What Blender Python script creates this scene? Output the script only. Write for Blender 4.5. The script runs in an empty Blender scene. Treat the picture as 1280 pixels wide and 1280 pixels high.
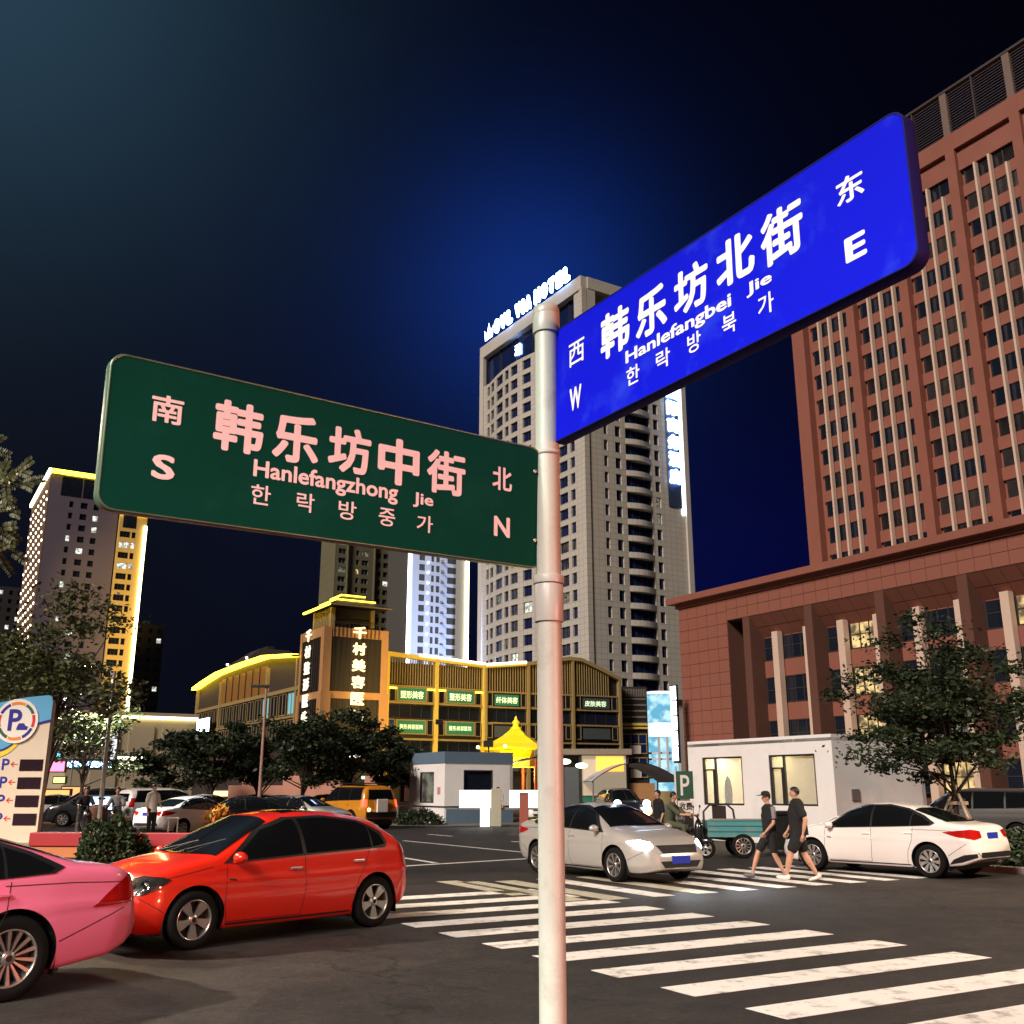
import bpy, bmesh, math, random
import numpy as np
from mathutils import Vector, Matrix
from mathutils.bvhtree import BVHTree
random.seed(7); RNG = np.random.default_rng(7)
R = math.radians
SC = bpy.context.scene
COL = SC.collection

# ------------------------------------------------------------------ camera
F_PX, EYE, PITCH = 1250.0, 1.75, math.atan(345 / 1250.0)
cd = bpy.data.cameras.new('camera'); cam = bpy.data.objects.new('camera', cd); COL.objects.link(cam)
cd.sensor_width = 36; cd.lens = 36 * F_PX / 1280; cd.clip_start = .05; cd.clip_end = 3000
cam.location = (0, 0, EYE); cam.rotation_euler = (math.pi / 2 + PITCH, 0, 0)
SC.camera = cam
SC.view_settings.view_transform = 'Standard'; SC.view_settings.look = 'None'
SC.view_settings.exposure = 0.2; SC.view_settings.gamma = 1; SC.view_settings.use_curve_mapping = False
SC.render.engine = 'CYCLES'
SC.cycles.use_denoising = True
SC.cycles.max_bounces = 6; SC.cycles.diffuse_bounces = 3; SC.cycles.glossy_bounces = 3
SC.cycles.sample_clamp_indirect = 4.0
SC.cycles.caustics_reflective = False; SC.cycles.caustics_refractive = False

# ------------------------------------------------------------------ night sky (dark sky, city glow, painted hotel halo and flare)
W = bpy.data.worlds.new('World'); SC.world = W; W.use_nodes = True
wn = W.node_tree.nodes; wl = W.node_tree.links; wn.clear()
w_out = wn.new('ShaderNodeOutputWorld'); w_bg = wn.new('ShaderNodeBackground'); wl.new(w_bg.outputs[0], w_out.inputs[0])
tc = wn.new('ShaderNodeTexCoord')
nrm = wn.new('ShaderNodeVectorMath'); nrm.operation = 'NORMALIZE'; wl.new(tc.outputs['Generated'], nrm.inputs[0])
nz = wn.new('ShaderNodeTexNoise'); nz.inputs['Scale'].default_value = 1.6; nz.inputs['Detail'].default_value = 3
wl.new(nrm.outputs[0], nz.inputs['Vector'])
acc = None
def sky_add(col, fac=None):
    global acc
    m = wn.new('ShaderNodeVectorMath'); m.operation = 'SCALE'; m.inputs[0].default_value = col
    if fac is None: m.inputs['Scale'].default_value = 1.0
    else: wl.new(fac, m.inputs['Scale'])
    if acc is None: acc = m.outputs[0]
    else:
        a = wn.new('ShaderNodeVectorMath'); a.operation = 'ADD'; wl.new(acc, a.inputs[0]); wl.new(m.outputs[0], a.inputs[1]); acc = a.outputs[0]
def lobe(d, k):
    d = Vector(d).normalized()
    a = wn.new('ShaderNodeVectorMath'); a.operation = 'DOT_PRODUCT'; wl.new(nrm.outputs[0], a.inputs[0]); a.inputs[1].default_value = d
    b = wn.new('ShaderNodeMath'); b.operation = 'MAXIMUM'; wl.new(a.outputs['Value'], b.inputs[0]); b.inputs[1].default_value = 0
    c = wn.new('ShaderNodeMath'); c.operation = 'POWER'; wl.new(b.outputs[0], c.inputs[0]); c.inputs[1].default_value = k
    e = wn.new('ShaderNodeMath'); e.operation = 'MULTIPLY'
    f = wn.new('ShaderNodeMath'); f.operation = 'MULTIPLY_ADD'; wl.new(nz.outputs['Fac'], f.inputs[0]); f.inputs[1].default_value = .8; f.inputs[2].default_value = .6
    wl.new(c.outputs[0], e.inputs[0]); wl.new(f.outputs[0], e.inputs[1])
    return e.outputs[0]
sky_add((.0008, .0008, .0030))
sky_add((.003, .0038, .006), lobe((-.75, .9, .25), 6))        # greyish murk over the town, left
sky_add((.0007, .0035, .020), lobe((-.02, .87, .42), 30))
sky_add((.002, .014, .110), lobe((.02, .87, .46), 150))      # hotel sign halo painted into the sky as a blue lobe
sky_add((.0004, .0008, .026), lobe((.22, .95, .17), 60))        # deep blue behind the hotel, low right
sky_add((.017, .043, .066), lobe((-.52, .72, .78), 34))       # soft lens flare glow painted into the sky, upper left
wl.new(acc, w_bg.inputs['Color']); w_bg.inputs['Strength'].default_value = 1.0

# one soft warm sun-type lamp: the town's own light coming over the crossing from behind the camera, left
sl = bpy.data.lights.new('city_light', 'SUN'); so = bpy.data.objects.new('city_light', sl); COL.objects.link(so)
sl.energy = 3.3; sl.angle = R(14); sl.color = (1.0, .85, .74)
so.rotation_euler = Vector((.50, .66, -.56)).to_track_quat('-Z', 'Y').to_euler()

# ------------------------------------------------------------------ helpers
XH = Vector((.522, -.853)); YH = Vector((.853, .522)); GROT = math.atan2(-.853, .522)
TH_C, TH_S = math.cos(PITCH), math.sin(PITCH)
def ray(x, y):
    u = (x - 640) / F_PX; v = (640 - y) / F_PX
    return Vector((u, TH_C - v * TH_S, TH_S + v * TH_C))
def at(x, y, Y):                    # world point on the sight line of photo point (x, y) at distance Y
    d = ray(x, y); t = Y / d.y; return Vector((d.x * t, Y, EYE + d.z * t))
def gp(x, y, z=0.0):                # world point on the ground
    d = ray(x, y); t = (z - EYE) / d.z; return Vector((d.x * t, d.y * t, z))

def tag(o, label=None, cat=None, group=None, kind=None):
    if label: o['label'] = label
    if cat: o['category'] = cat
    if group: o['group'] = group
    if kind: o['kind'] = kind
    return o
def thing(name, label, cat, loc=(0, 0, 0), rz=0.0, group=None, kind=None, parent=None):
    o = bpy.data.objects.new(name, None); COL.objects.link(o); o.location = loc; o.rotation_euler = (0, 0, rz)
    if parent: o.parent = parent
    o.empty_display_size = .2
    return tag(o, label, cat, group, kind)
def addobj(name, me, parent=None, loc=None, rot=None, kind=None):
    o = bpy.data.objects.new(name, me); COL.objects.link(o)
    if parent is not None: o.parent = parent
    if loc is not None: o.location = loc
    if rot is not None: o.rotation_euler = rot
    if kind: o['kind'] = kind
    return o
def copy_tree(o, parent=None):
    c = o.copy(); COL.objects.link(c); c.parent = parent
    for ch in list(o.children): copy_tree(ch, c)
    return c

class MB:
    """collects boxes, tubes, quads into one mesh"""
    def __init__(s): s.v = []; s.f = []; s.m = []; s.sm = []
    def add(s, vs, fs, mi=0, smooth=False):
        n = len(s.v); s.v.extend([tuple(a) for a in vs]); s.f.extend([tuple(i + n for i in f) for f in fs]); s.m.extend([mi] * len(fs)); s.sm.extend([smooth] * len(fs)); return s
    def box(s, x0, x1, y0, y1, z0, z1, mi=0, M=None):
        vs = [Vector((x, y, z)) for z in (z0, z1) for y in (y0, y1) for x in (x0, x1)]
        if M is not None: vs = [M @ a for a in vs]
        return s.add(vs, [(0, 2, 3, 1), (4, 5, 7, 6), (0, 1, 5, 4), (1, 3, 7, 5), (3, 2, 6, 7), (2, 0, 4, 6)], mi)
    def cyl(s, p0, p1, r0, r1=None, n=10, mi=0, caps=True, smooth=True):
        return s.tube([p0, p1], [r0, r0 if r1 is None else r1], n, mi, caps, smooth)
    def tube(s, pts, rads, n=8, mi=0, caps=True, smooth=True):
        pts = [Vector(p) for p in pts]
        if not hasattr(rads, '__len__'): rads = [rads] * len(pts)
        base = []; up = None; vs = []
        for i, p in enumerate(pts):
            d = (pts[min(i + 1, len(pts) - 1)] - pts[max(i - 1, 0)]).normalized()
            if up is None: up = Vector((0, 0, 1)) if abs(d.z) < .9 else Vector((1, 0, 0))
            a = d.cross(up).normalized(); b = a.cross(d).normalized(); up = b
            for k in range(n):
                t = 2 * math.pi * k / n; vs.append(p + (a * math.cos(t) + b * math.sin(t)) * rads[i])
        fs = [(i * n + k, i * n + (k + 1) % n, (i + 1) * n + (k + 1) % n, (i + 1) * n + k) for i in range(len(pts) - 1) for k in range(n)]
        s.add(vs, fs, mi, smooth)
        if caps:
            s.add(vs[:n], [tuple(range(n))], mi); s.add(vs[-n:], [tuple(reversed(range(n)))], mi)
        return s
    def lathe(s, prof, n=24, mi=0, M=None, smooth=True):      # prof: (radius, height) round local z
        vs = []
        for r, h in prof:
            for k in range(n):
                t = 2 * math.pi * k / n; p = Vector((r * math.cos(t), r * math.sin(t), h)); vs.append(M @ p if M is not None else p)
        fs = [(i * n + k, i * n + (k + 1) % n, (i + 1) * n + (k + 1) % n, (i + 1) * n + k) for i in range(len(prof) - 1) for k in range(n)]
        return s.add(vs, fs, mi, smooth)
    def prism(s, poly, z0, z1, mi=0, M=None):                 # poly in xy
        n = len(poly); vs = [Vector((x, y, z0)) for x, y in poly] + [Vector((x, y, z1)) for x, y in poly]
        if M is not None: vs = [M @ a for a in vs]
        return s.add(vs, [tuple(reversed(range(n))), tuple(range(n, 2 * n))] + [(i, (i + 1) % n, n + (i + 1) % n, n + i) for i in range(n)], mi)
    def ball(s, c, r, seg=12, ring=8, mi=0, M=None):
        c = Vector(c); r = Vector(r) if hasattr(r, '__len__') else Vector((r, r, r)); vs = []; fs = []
        for i in range(ring + 1):
            ph = math.pi * i / ring
            for k in range(seg):
                t = 2 * math.pi * k / seg
                p = Vector((r.x * math.sin(ph) * math.cos(t), r.y * math.sin(ph) * math.sin(t), r.z * math.cos(ph)))
                vs.append((M @ p if M is not None else p) + c)
        for i in range(ring):
            for k in range(seg): fs.append((i * seg + k, (i + 1) * seg + k, (i + 1) * seg + (k + 1) % seg, i * seg + (k + 1) % seg))
        return s.add(vs, fs, mi, True)
    def mesh(s, name, mats, bev=0, weld=False):
        me = bpy.data.meshes.new(name); me.from_pydata(s.v, [], s.f)
        for m in (mats if isinstance(mats, (list, tuple)) else [mats]): me.materials.append(m)
        me.polygons.foreach_set('material_index', s.m); me.polygons.foreach_set('use_smooth', s.sm)
        if bev or weld:
            bm = bmesh.new(); bm.from_mesh(me); bmesh.ops.remove_doubles(bm, verts=bm.verts, dist=1e-4)
            if bev: bmesh.ops.bevel(bm, geom=[e for e in bm.edges if len(e.link_faces) == 2 and e.calc_face_angle(0) > .6], offset=bev, segments=2, affect='EDGES', profile=.6)
            bm.to_mesh(me); bm.free()
        me.update(); return me
    def build(s, name, mats, parent=None, loc=None, rot=None, kind=None, bev=0):
        return addobj(name, s.mesh(name, mats, bev), parent, loc, rot, kind)

# ------------------------------------------------------------------ materials
def _base(name):
    m = bpy.data.materials.new(name); m.use_nodes = True
    return m, m.node_tree.nodes, m.node_tree.links, m.node_tree.nodes['Principled BSDF']
def mat(name, col, rough=.6, metal=0.0, var=.12, scale=3.0, bump=0.0, bscale=40.0, coat=0.0, spec=.5, wear=None, wear_scale=1.5, wear_amt=.5):
    m, n, l, b = _base(name)
    b.inputs['Roughness'].default_value = rough; b.inputs['Metallic'].default_value = metal
    b.inputs['Coat Weight'].default_value = coat; b.inputs['Coat Roughness'].default_value = .06
    b.inputs['Specular IOR Level'].default_value = spec
    t = n.new('ShaderNodeTexCoord')
    z = n.new('ShaderNodeTexNoise'); z.inputs['Scale'].default_value = scale; z.inputs['Detail'].default_value = 6; l.new(t.outputs['Object'], z.inputs['Vector'])
    mx = n.new('ShaderNodeMix'); mx.data_type = 'RGBA'
    mx.inputs['A'].default_value = (*[c * (1 - var) for c in col], 1); mx.inputs['B'].default_value = (*[min(1, c * (1 + var)) for c in col], 1)
    l.new(z.outputs['Fac'], mx.inputs['Factor']); out = mx.outputs['Result']
    if wear:
        w = n.new('ShaderNodeTexNoise'); w.inputs['Scale'].default_value = wear_scale; w.inputs['Detail'].default_value = 9; w.inputs['Roughness'].default_value = .7; l.new(t.outputs['Object'], w.inputs['Vector'])
        r = n.new('ShaderNodeValToRGB'); r.color_ramp.elements[0].position = .52; r.color_ramp.elements[1].position = .72; l.new(w.outputs['Fac'], r.inputs[0])
        k = n.new('ShaderNodeMath'); k.operation = 'MULTIPLY'; l.new(r.outputs[0], k.inputs[0]); k.inputs[1].default_value = wear_amt
        m2 = n.new('ShaderNodeMix'); m2.data_type = 'RGBA'; l.new(k.outputs[0], m2.inputs['Factor']); l.new(out, m2.inputs['A']); m2.inputs['B'].default_value = (*wear, 1); out = m2.outputs['Result']
    l.new(out, b.inputs['Base Color'])
    if bump:
        z2 = n.new('ShaderNodeTexNoise'); z2.inputs['Scale'].default_value = bscale; z2.inputs['Detail'].default_value = 4; l.new(t.outputs['Object'], z2.inputs['Vector'])
        bp = n.new('ShaderNodeBump'); bp.inputs['Strength'].default_value = bump; bp.inputs['Distance'].default_value = .02; l.new(z2.outputs['Fac'], bp.inputs['Height']); l.new(bp.outputs[0], b.inputs['Normal'])
    return m
def emit(name, col, s, sample=True, base=None):
    m, n, l, b = _base(name)
    b.inputs['Base Color'].default_value = (*(base or col), 1); b.inputs['Emission Color'].default_value = (*col, 1); b.inputs['Emission Strength'].default_value = s
    b.inputs['Roughness'].default_value = .4
    if not sample: m.cycles.emission_sampling = 'NONE'
    return m
def lit_room(name, c1, c2, s, scale=1.2):
    """a lit room behind a pane: patchy light, unlit furniture shapes"""
    m, n, l, b = _base(name)
    t = n.new('ShaderNodeTexCoord'); o = n.new('ShaderNodeObjectInfo')
    a = n.new('ShaderNodeVectorMath'); a.operation = 'ADD'; l.new(t.outputs['Object'], a.inputs[0])
    cmb = n.new('ShaderNodeCombineXYZ'); mu = n.new('ShaderNodeMath'); mu.operation = 'MULTIPLY'; mu.inputs[1].default_value = 37; l.new(o.outputs['Random'], mu.inputs[0])
    l.new(mu.outputs[0], cmb.inputs[0]); l.new(cmb.outputs[0], a.inputs[1])
    v = n.new('ShaderNodeTexNoise'); v.inputs['Scale'].default_value = scale; v.inputs['Detail'].default_value = 3; l.new(a.outputs[0], v.inputs['Vector'])
    rp = n.new('ShaderNodeValToRGB'); rp.color_ramp.elements[0].position = .42; rp.color_ramp.elements[1].position = .60; l.new(v.outputs['Fac'], rp.inputs[0])
    sx = n.new('ShaderNodeSeparateColor'); l.new(rp.outputs[0], sx.inputs[0])
    mx = n.new('ShaderNodeMix'); mx.data_type = 'RGBA'; mx.inputs['A'].default_value = (*c1, 1); mx.inputs['B'].default_value = (*c2, 1); l.new(sx.outputs[0], mx.inputs['Factor'])
    l.new(mx.outputs['Result'], b.inputs['Emission Color']); b.inputs['Emission Strength'].default_value = s
    b.inputs['Base Color'].default_value = (.02, .02, .02, 1); b.inputs['Roughness'].default_value = .15
    m.cycles.emission_sampling = 'NONE'
    return m
def panelled(name, col, grout, sx, sz, rough=.7, var=.15):   # far facades: panel joints too fine to pick apart
    m = mat(name, col, rough, var=var, scale=.35)
    n, l = m.node_tree.nodes, m.node_tree.links; b = n['Principled BSDF']
    src = b.inputs['Base Color'].links[0].from_socket
    t = n.new('ShaderNodeTexCoord'); s = n.new('ShaderNodeSeparateXYZ'); l.new(t.outputs['Object'], s.inputs[0])
    ad = n.new('ShaderNodeMath'); l.new(s.outputs[0], ad.inputs[0]); l.new(s.outputs[1], ad.inputs[1])
    outs = []
    for sock, size in ((ad.outputs[0], sx), (s.outputs[2], sz)):
        d = n.new('ShaderNodeMath'); d.operation = 'DIVIDE'; l.new(sock, d.inputs[0]); d.inputs[1].default_value = size
        f = n.new('ShaderNodeMath'); f.operation = 'FRACT'; l.new(d.outputs[0], f.inputs[0])
        c = n.new('ShaderNodeMath'); c.operation = 'LESS_THAN'; l.new(f.outputs[0], c.inputs[0]); c.inputs[1].default_value = .07 / size * 1.2; outs.append(c.outputs[0])
    mxm = n.new('ShaderNodeMath'); mxm.operation = 'MAXIMUM'; l.new(outs[0], mxm.inputs[0]); l.new(outs[1], mxm.inputs[1])
    mx = n.new('ShaderNodeMix'); mx.data_type = 'RGBA'; l.new(mxm.outputs[0], mx.inputs['Factor']); l.new(src, mx.inputs['A']); mx.inputs['B'].default_value = (*grout, 1)
    l.new(mx.outputs['Result'], b.inputs['Base Color']); return m

M = dict(
 sign_bolt=mat('sign_bolt', (.5, .5, .48), .3, metal=.9),
 white_paint=mat('white_paint', (.72, .70, .66), .55, var=.05),
 pole=mat('painted_steel_pole', (.44, .45, .40), .38, var=.06, scale=6, wear=(.22, .17, .13), wear_scale=3.5, wear_amt=.55, bump=.06, bscale=120),
 collar=mat('steel_collar', (.42, .42, .39), .35, var=.05),
 green=mat('green_sign_face', (.001, .050, .033), .75, spec=.06, var=.10, scale=1.5, wear=(.01, .10, .07), wear_scale=2.2, wear_amt=.25),
 blue=mat('blue_sign_face', (.001, .003, .52), .7, spec=.1, var=.05, scale=1.5, wear=(.03, .07, .62), wear_scale=3.2, wear_amt=.45),
 green_rim=mat('green_sign_rim', (.10, .16, .11), .35, metal=.4, var=.2, scale=8),
 blue_rim=mat('blue_sign_rim', (.006, .006, .09), .75, var=.1, spec=.15),
 letter=mat('white_reflective_letters', (.80, .74, .75), .6, var=.03),
 dark=mat('black_plastic', (.012, .012, .013), .5, var=.2),
 rubber=mat('tyre_rubber', (.008, .008, .008), .85, var=.2, bump=.1, spec=.15),
 alloy=mat('alloy_rim', (.55, .54, .52), .30, metal=.85, var=.05),
 carglass=mat('tinted_car_glass', (.006, .007, .008), .05, var=.05, spec=.7, coat=.6),
 chrome=mat('chrome_trim', (.7, .68, .66), .15, metal=1, var=.03),
 redlens=mat('red_lens', (.42, .008, .006), .12, coat=1, var=.2, scale=14),
 headlens=mat('headlamp_lens', (.30, .28, .26), .12, metal=.9, coat=1, var=.9, scale=11), reflector=mat('lamp_reflector', (.85, .80, .72), .12, metal=1, var=.1),
 plate=mat('blue_number_plate', (.02, .04, .45), .4, var=.05),
 glass=mat('dark_window_glass', (.010, .014, .026), .12, var=.5, scale=.6, spec=.6),
 glass_blue=mat('blue_window_glass', (.008, .016, .07), .12, var=.5, scale=.5, spec=.6),
 frame=mat('dark_window_frame', (.03, .028, .026), .5, var=.1),
 frame_light=mat('pale_window_frame', (.35, .34, .32), .5, var=.1),
 bark=mat('bark', (.055, .04, .03), .9, var=.35, scale=9, bump=.6, bscale=30),
 concrete=mat('concrete', (.26, .24, .22), .85, var=.15, scale=2, bump=.2, wear=(.13, .12, .11), wear_amt=.5),
)
LIT = [lit_room('lit_room_warm', (.9, .62, .25), (.12, .08, .04), 1.1), lit_room('lit_room_white', (.8, .85, .75), (.2, .2, .16), 1.3), lit_room('lit_room_dim', (.20, .20, .14), (.03, .03, .03), .8)]

def leaf_mat(name, c1, c2, c3):
    m, n, l, b = _base(name)
    g = n.new('ShaderNodeNewGeometry'); r = n.new('ShaderNodeValToRGB'); l.new(g.outputs['Random Per Island'], r.inputs[0])
    r.color_ramp.elements[0].color = (*c1, 1); r.color_ramp.elements[1].color = (*c3, 1); e = r.color_ramp.elements.new(.55); e.color = (*c2, 1)
    l.new(r.outputs[0], b.inputs['Base Color']); b.inputs['Roughness'].default_value = .5
    b.inputs['Specular IOR Level'].default_value = .35
    return m
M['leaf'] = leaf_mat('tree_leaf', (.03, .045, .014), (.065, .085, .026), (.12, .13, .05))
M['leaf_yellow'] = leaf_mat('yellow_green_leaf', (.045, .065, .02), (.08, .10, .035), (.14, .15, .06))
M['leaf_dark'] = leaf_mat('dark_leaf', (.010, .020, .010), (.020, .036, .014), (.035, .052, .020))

# ------------------------------------------------------------------ text
def text_mesh(s, mt, bold=0.0, depth=0.0, name='lettering'):
    cu = bpy.data.curves.new('t', 'FONT'); cu.body = s; cu.size = 1; cu.offset = bold; cu.extrude = depth; cu.resolution_u = 3
    o = bpy.data.objects.new('t', cu); COL.objects.link(o)
    dg = bpy.context.evaluated_depsgraph_get(); me = bpy.data.meshes.new_from_object(o.evaluated_get(dg))
    bpy.data.objects.remove(o); bpy.data.curves.remove(cu)
    me.name = name; me.materials.clear(); me.materials.append(mt)
    return me
def text_fit(s, mt, box, parent, mtx, bold=0.0, depth=.0, name='lettering', lift=.004):
    """text stretched to box (x0,z0,x1,z1) on the local plane (x right, z up, outward -y) given by mtx"""
    me = text_mesh(s, mt, 0.0, 1.0 if depth else 0.0, name)
    n = len(me.vertices); co = np.empty(n * 3, np.float32); me.vertices.foreach_get('co', co); co = co.reshape(-1, 3)
    lo, hi = co.min(0), co.max(0)
    x0, z0, x1, z1 = box
    out = np.empty_like(co); ux, uz = bold, bold                 # heavy weight: copies of the strokes set round each other
    sx = (x1 - x0) / (hi[0] - lo[0] + 2 * ux); sz = (z1 - z0) / (hi[1] - lo[1] + 2 * uz)
    out[:, 0] = x0 + (co[:, 0] - lo[0] + ux) * sx
    out[:, 2] = z0 + (co[:, 1] - lo[1] + uz) * sz
    out[:, 1] = -lift - (co[:, 2] + 1) * .5 * depth
    me.vertices.foreach_set('co', out.ravel()); me.update()
    if bold:
        polys = [tuple(p.vertices) for p in me.polygons]; V, Fc = [], []
        K = 10; eps = max(1e-4, (z1 - z0) * 6e-4)
        for k in range(K + 1):
            a = 2 * math.pi * k / K; d = np.array([0, 0, 0]) if k == K else np.array([math.cos(a) * ux * sx, 0, math.sin(a) * uz * sz]); d = d + np.array([0, -eps * k, 0])
            V.append(out + d); Fc += [tuple(i + n * k for i in p) for p in polys]
        me = bpy.data.meshes.new(name); me.from_pydata(np.concatenate(V).tolist(), [], Fc); me.materials.append(mt); me.update()
    o = addobj(name, me, parent); o.matrix_local = mtx if mtx is not None else Matrix()
    return o

# ------------------------------------------------------------------ facades
WIN_CACHE = {}
def window_mesh(w, h, nx, ny, glass, frame, fw=.07, fd=.06):
    key = (round(w, 2), round(h, 2), nx, ny, glass.name, frame.name, fw)
    if key in WIN_CACHE: return WIN_CACHE[key]
    b = MB(); b.add([(-w / 2, 0, 0), (w / 2, 0, 0), (w / 2, 0, h), (-w / 2, 0, h)], [(0, 1, 2, 3)], 0)
    b.box(-w / 2, w / 2, -fd, -.002, 0, fw, 1); b.box(-w / 2, w / 2, -fd, -.002, h - fw, h, 1)
    for i in range(nx + 1):
        x = -w / 2 + fw / 2 + (w - fw) * i / nx; b.box(x - fw / 2, x + fw / 2, -fd, -.002, fw, h - fw, 1)
    for j in range(1, ny):
        z = h * j / ny
        for i in range(nx):
            xa = -w / 2 + fw + (w - fw) * i / nx; xb = -w / 2 + (w - fw) * (i + 1) / nx; b.box(xa, xb, -fd * .8, -.002, z - fw / 2, z + fw / 2, 1)
    me = b.mesh('window', [glass, frame]); WIN_CACHE[key] = me; return me
def facade(parent, o2, ang, cols, rows, recess, wall, pick, frame, bulge=None, name='wall', inner=None, fw=.07):
    """cols: (s0, s1, nx or 0), rows: (z0, z1, ny or 0); pick(i, j) -> glass material or None (plain wall)"""
    t = Vector((math.cos(ang), math.sin(ang))); nrm = Vector((-t.y, t.x)); o2 = Vector(o2)
    bg = bulge or (lambda s: 0.0)
    def P(s, d, z):
        q = o2 + t * s + nrm * (d - bg(s)); return (q.x, q.y, z)
    b = MB(); wins = []
    for i, (s0, s1, nx) in enumerate(cols):
        for j, (z0, z1, ny) in enumerate(rows):
            g = pick(i, j) if (nx and ny) else None
            if g is None: b.add([P(s0, 0, z0), P(s1, 0, z0), P(s1, 0, z1), P(s0, 0, z1)], [(0, 1, 2, 3)]); continue
            b.add([P(s0, 0, z0), P(s1, 0, z0), P(s1, 0, z1), P(s0, 0, z1), P(s0, recess, z0), P(s1, recess, z0), P(s1, recess, z1), P(s0, recess, z1)],
                  [(0, 1, 5, 4), (1, 2, 6, 5), (2, 3, 7, 6), (3, 0, 4, 7)])
            a, c = P(s0, recess, z0), P(s1, recess, z0)
            wa = math.atan2(c[1] - a[1], c[0] - a[0]); wd = math.hypot(c[0] - a[0], c[1] - a[1])
            o = addobj('window', window_mesh(wd, z1 - z0, nx, ny, g, frame, fw), parent, ((a[0] + c[0]) / 2, (a[1] + c[1]) / 2, z0), (0, 0, wa)); wins.append(o)
    w = b.build(name, wall, parent); return w, wins
def gframe(name, label, cat, C, group=None): return thing(name, label, cat, (C[0], C[1], 0), GROT, group)
def mix_pick(p_lit, base=None, seed=0):
    rr = random.Random(seed); base = base or M['glass']
    def f(i, j):
        return rr.choice(LIT) if rr.random() < p_lit else base
    return f
def use_world(m):
    n, l = m.node_tree.nodes, m.node_tree.links; g = n.new('ShaderNodeNewGeometry')
    for x in [x for x in n if x.type == 'TEX_COORD']:
        for k in list(x.outputs['Object'].links): l.new(g.outputs['Position'], k.to_socket)
    return m
# ------------------------------------------------------------------ ground
def asphalt():
    m, n, l, b = _base('asphalt')
    g = n.new('ShaderNodeNewGeometry')
    def noise(sc, det=6, ro=.6):
        z = n.new('ShaderNodeTexNoise'); z.inputs['Scale'].default_value = sc; z.inputs['Detail'].default_value = det; z.inputs['Roughness'].default_value = ro; l.new(g.outputs['Position'], z.inputs['Vector']); return z.outputs['Fac']
    def ramp(f, p0, c0, p1, c1):
        r = n.new('ShaderNodeValToRGB'); r.color_ramp.elements[0].position = p0; r.color_ramp.elements[0].color = (*c0, 1); r.color_ramp.elements[1].position = p1; r.color_ramp.elements[1].color = (*c1, 1); l.new(f, r.inputs[0]); return r.outputs[0]
    def mul(a, c, fac=1):
        x = n.new('ShaderNodeMix'); x.data_type = 'RGBA'; x.blend_type = 'MULTIPLY'; x.inputs['Factor'].default_value = fac; l.new(a, x.inputs['A']); l.new(c, x.inputs['B']); return x.outputs['Result']
    c = ramp(noise(.35), .3, (.020, .0185, .019), .7, (.034, .0315, .031))
    c = mul(c, ramp(noise(90, 2), .33, (.35, .35, .35), .68, (2.1, 2.05, 2.0)))
    c = mul(c, ramp(noise(14, 8, .85), .38, (.55, .55, .56), .66, (1.7, 1.66, 1.6)))
    v = n.new('ShaderNodeTexVoronoi'); v.inputs['Scale'].default_value = 9; l.new(g.outputs['Position'], v.inputs['Vector'])
    spots = ramp(v.outputs['Distance'], .03, (2.6, 2.4, 2.2), .06, (1, 1, 1)); c = mul(c, spots)
    c = mul(c, ramp(noise(2.2, 8, .7), .42, (.72, .72, .74), .60, (1.08, 1.05, 1.02)))
    # hairline cracks and sealed patches
    wv = n.new('ShaderNodeTexNoise'); wv.inputs['Scale'].default_value = 1.3; wv.inputs['Detail'].default_value = 5; l.new(g.outputs['Position'], wv.inputs['Vector'])
    av = n.new('ShaderNodeVectorMath'); av.operation = 'MULTIPLY_ADD'; l.new(wv.outputs['Color'], av.inputs[0]); av.inputs[1].default_value = (1.4, 1.4, 0); l.new(g.outputs['Position'], av.inputs[2])
    cr = n.new('ShaderNodeTexVoronoi'); cr.feature = 'DISTANCE_TO_EDGE'; cr.inputs['Scale'].default_value = .28; l.new(av.outputs[0], cr.inputs['Vector'])
    c = mul(c, ramp(cr.outputs['Distance'], .002, (.45, .45, .45), .006, (1, 1, 1)))
    pt_ = n.new('ShaderNodeTexVoronoi'); pt_.distance = 'CHEBYCHEV'; pt_.inputs['Scale'].default_value = .16; l.new(g.outputs['Position'], pt_.inputs['Vector'])
    sp_ = n.new('ShaderNodeSeparateColor'); l.new(pt_.outputs['Color'], sp_.inputs[0]); c = mul(c, ramp(sp_.outputs[0], .2, (.82, .82, .84), .9, (1.18, 1.15, 1.12)))
    l.new(c, b.inputs['Base Color']); b.inputs['Roughness'].default_value = .68; b.inputs['Specular IOR Level'].default_value = .3
    bp = n.new('ShaderNodeBump'); bp.inputs['Strength'].default_value = .5; bp.inputs['Distance'].default_value = .01; l.new(noise(70, 3), bp.inputs['Height']); l.new(bp.outputs[0], b.inputs['Normal'])
    return m
M['asphalt'] = asphalt()
M['paving'] = use_world(mat('forecourt_paving', (.17, .16, .15), .8, var=.25, scale=.8, bump=.2, wear=(.09, .085, .08), wear_scale=.6, wear_amt=.6))
M['plaza'] = use_world(mat('plaza_paving', (.30, .25, .21), .75, var=.2, scale=1.5, bump=.1))
M['paint'] = use_world(mat('worn_road_paint', (.78, .76, .73), .65, var=.08, scale=4, wear=(.07, .065, .06), wear_scale=3.4, wear_amt=1.0, bump=.2, bscale=60))
M['paint_dull'] = use_world(mat('dull_road_paint', (.46, .44, .34), .7, var=.1, scale=4, wear=(.10, .09, .085), wear_scale=3, wear_amt=.75))
def sheet(name, pts, z, m, parent=None, kind='structure'):
    me = bpy.data.meshes.new(name); me.from_pydata([(x, y, z) for x, y in pts], [], [tuple(range(len(pts)))]); me.materials.append(m)
    if me.polygons[0].normal.z < 0: me.flip_normals()
    return addobj(name, me, parent, kind=kind)
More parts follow.
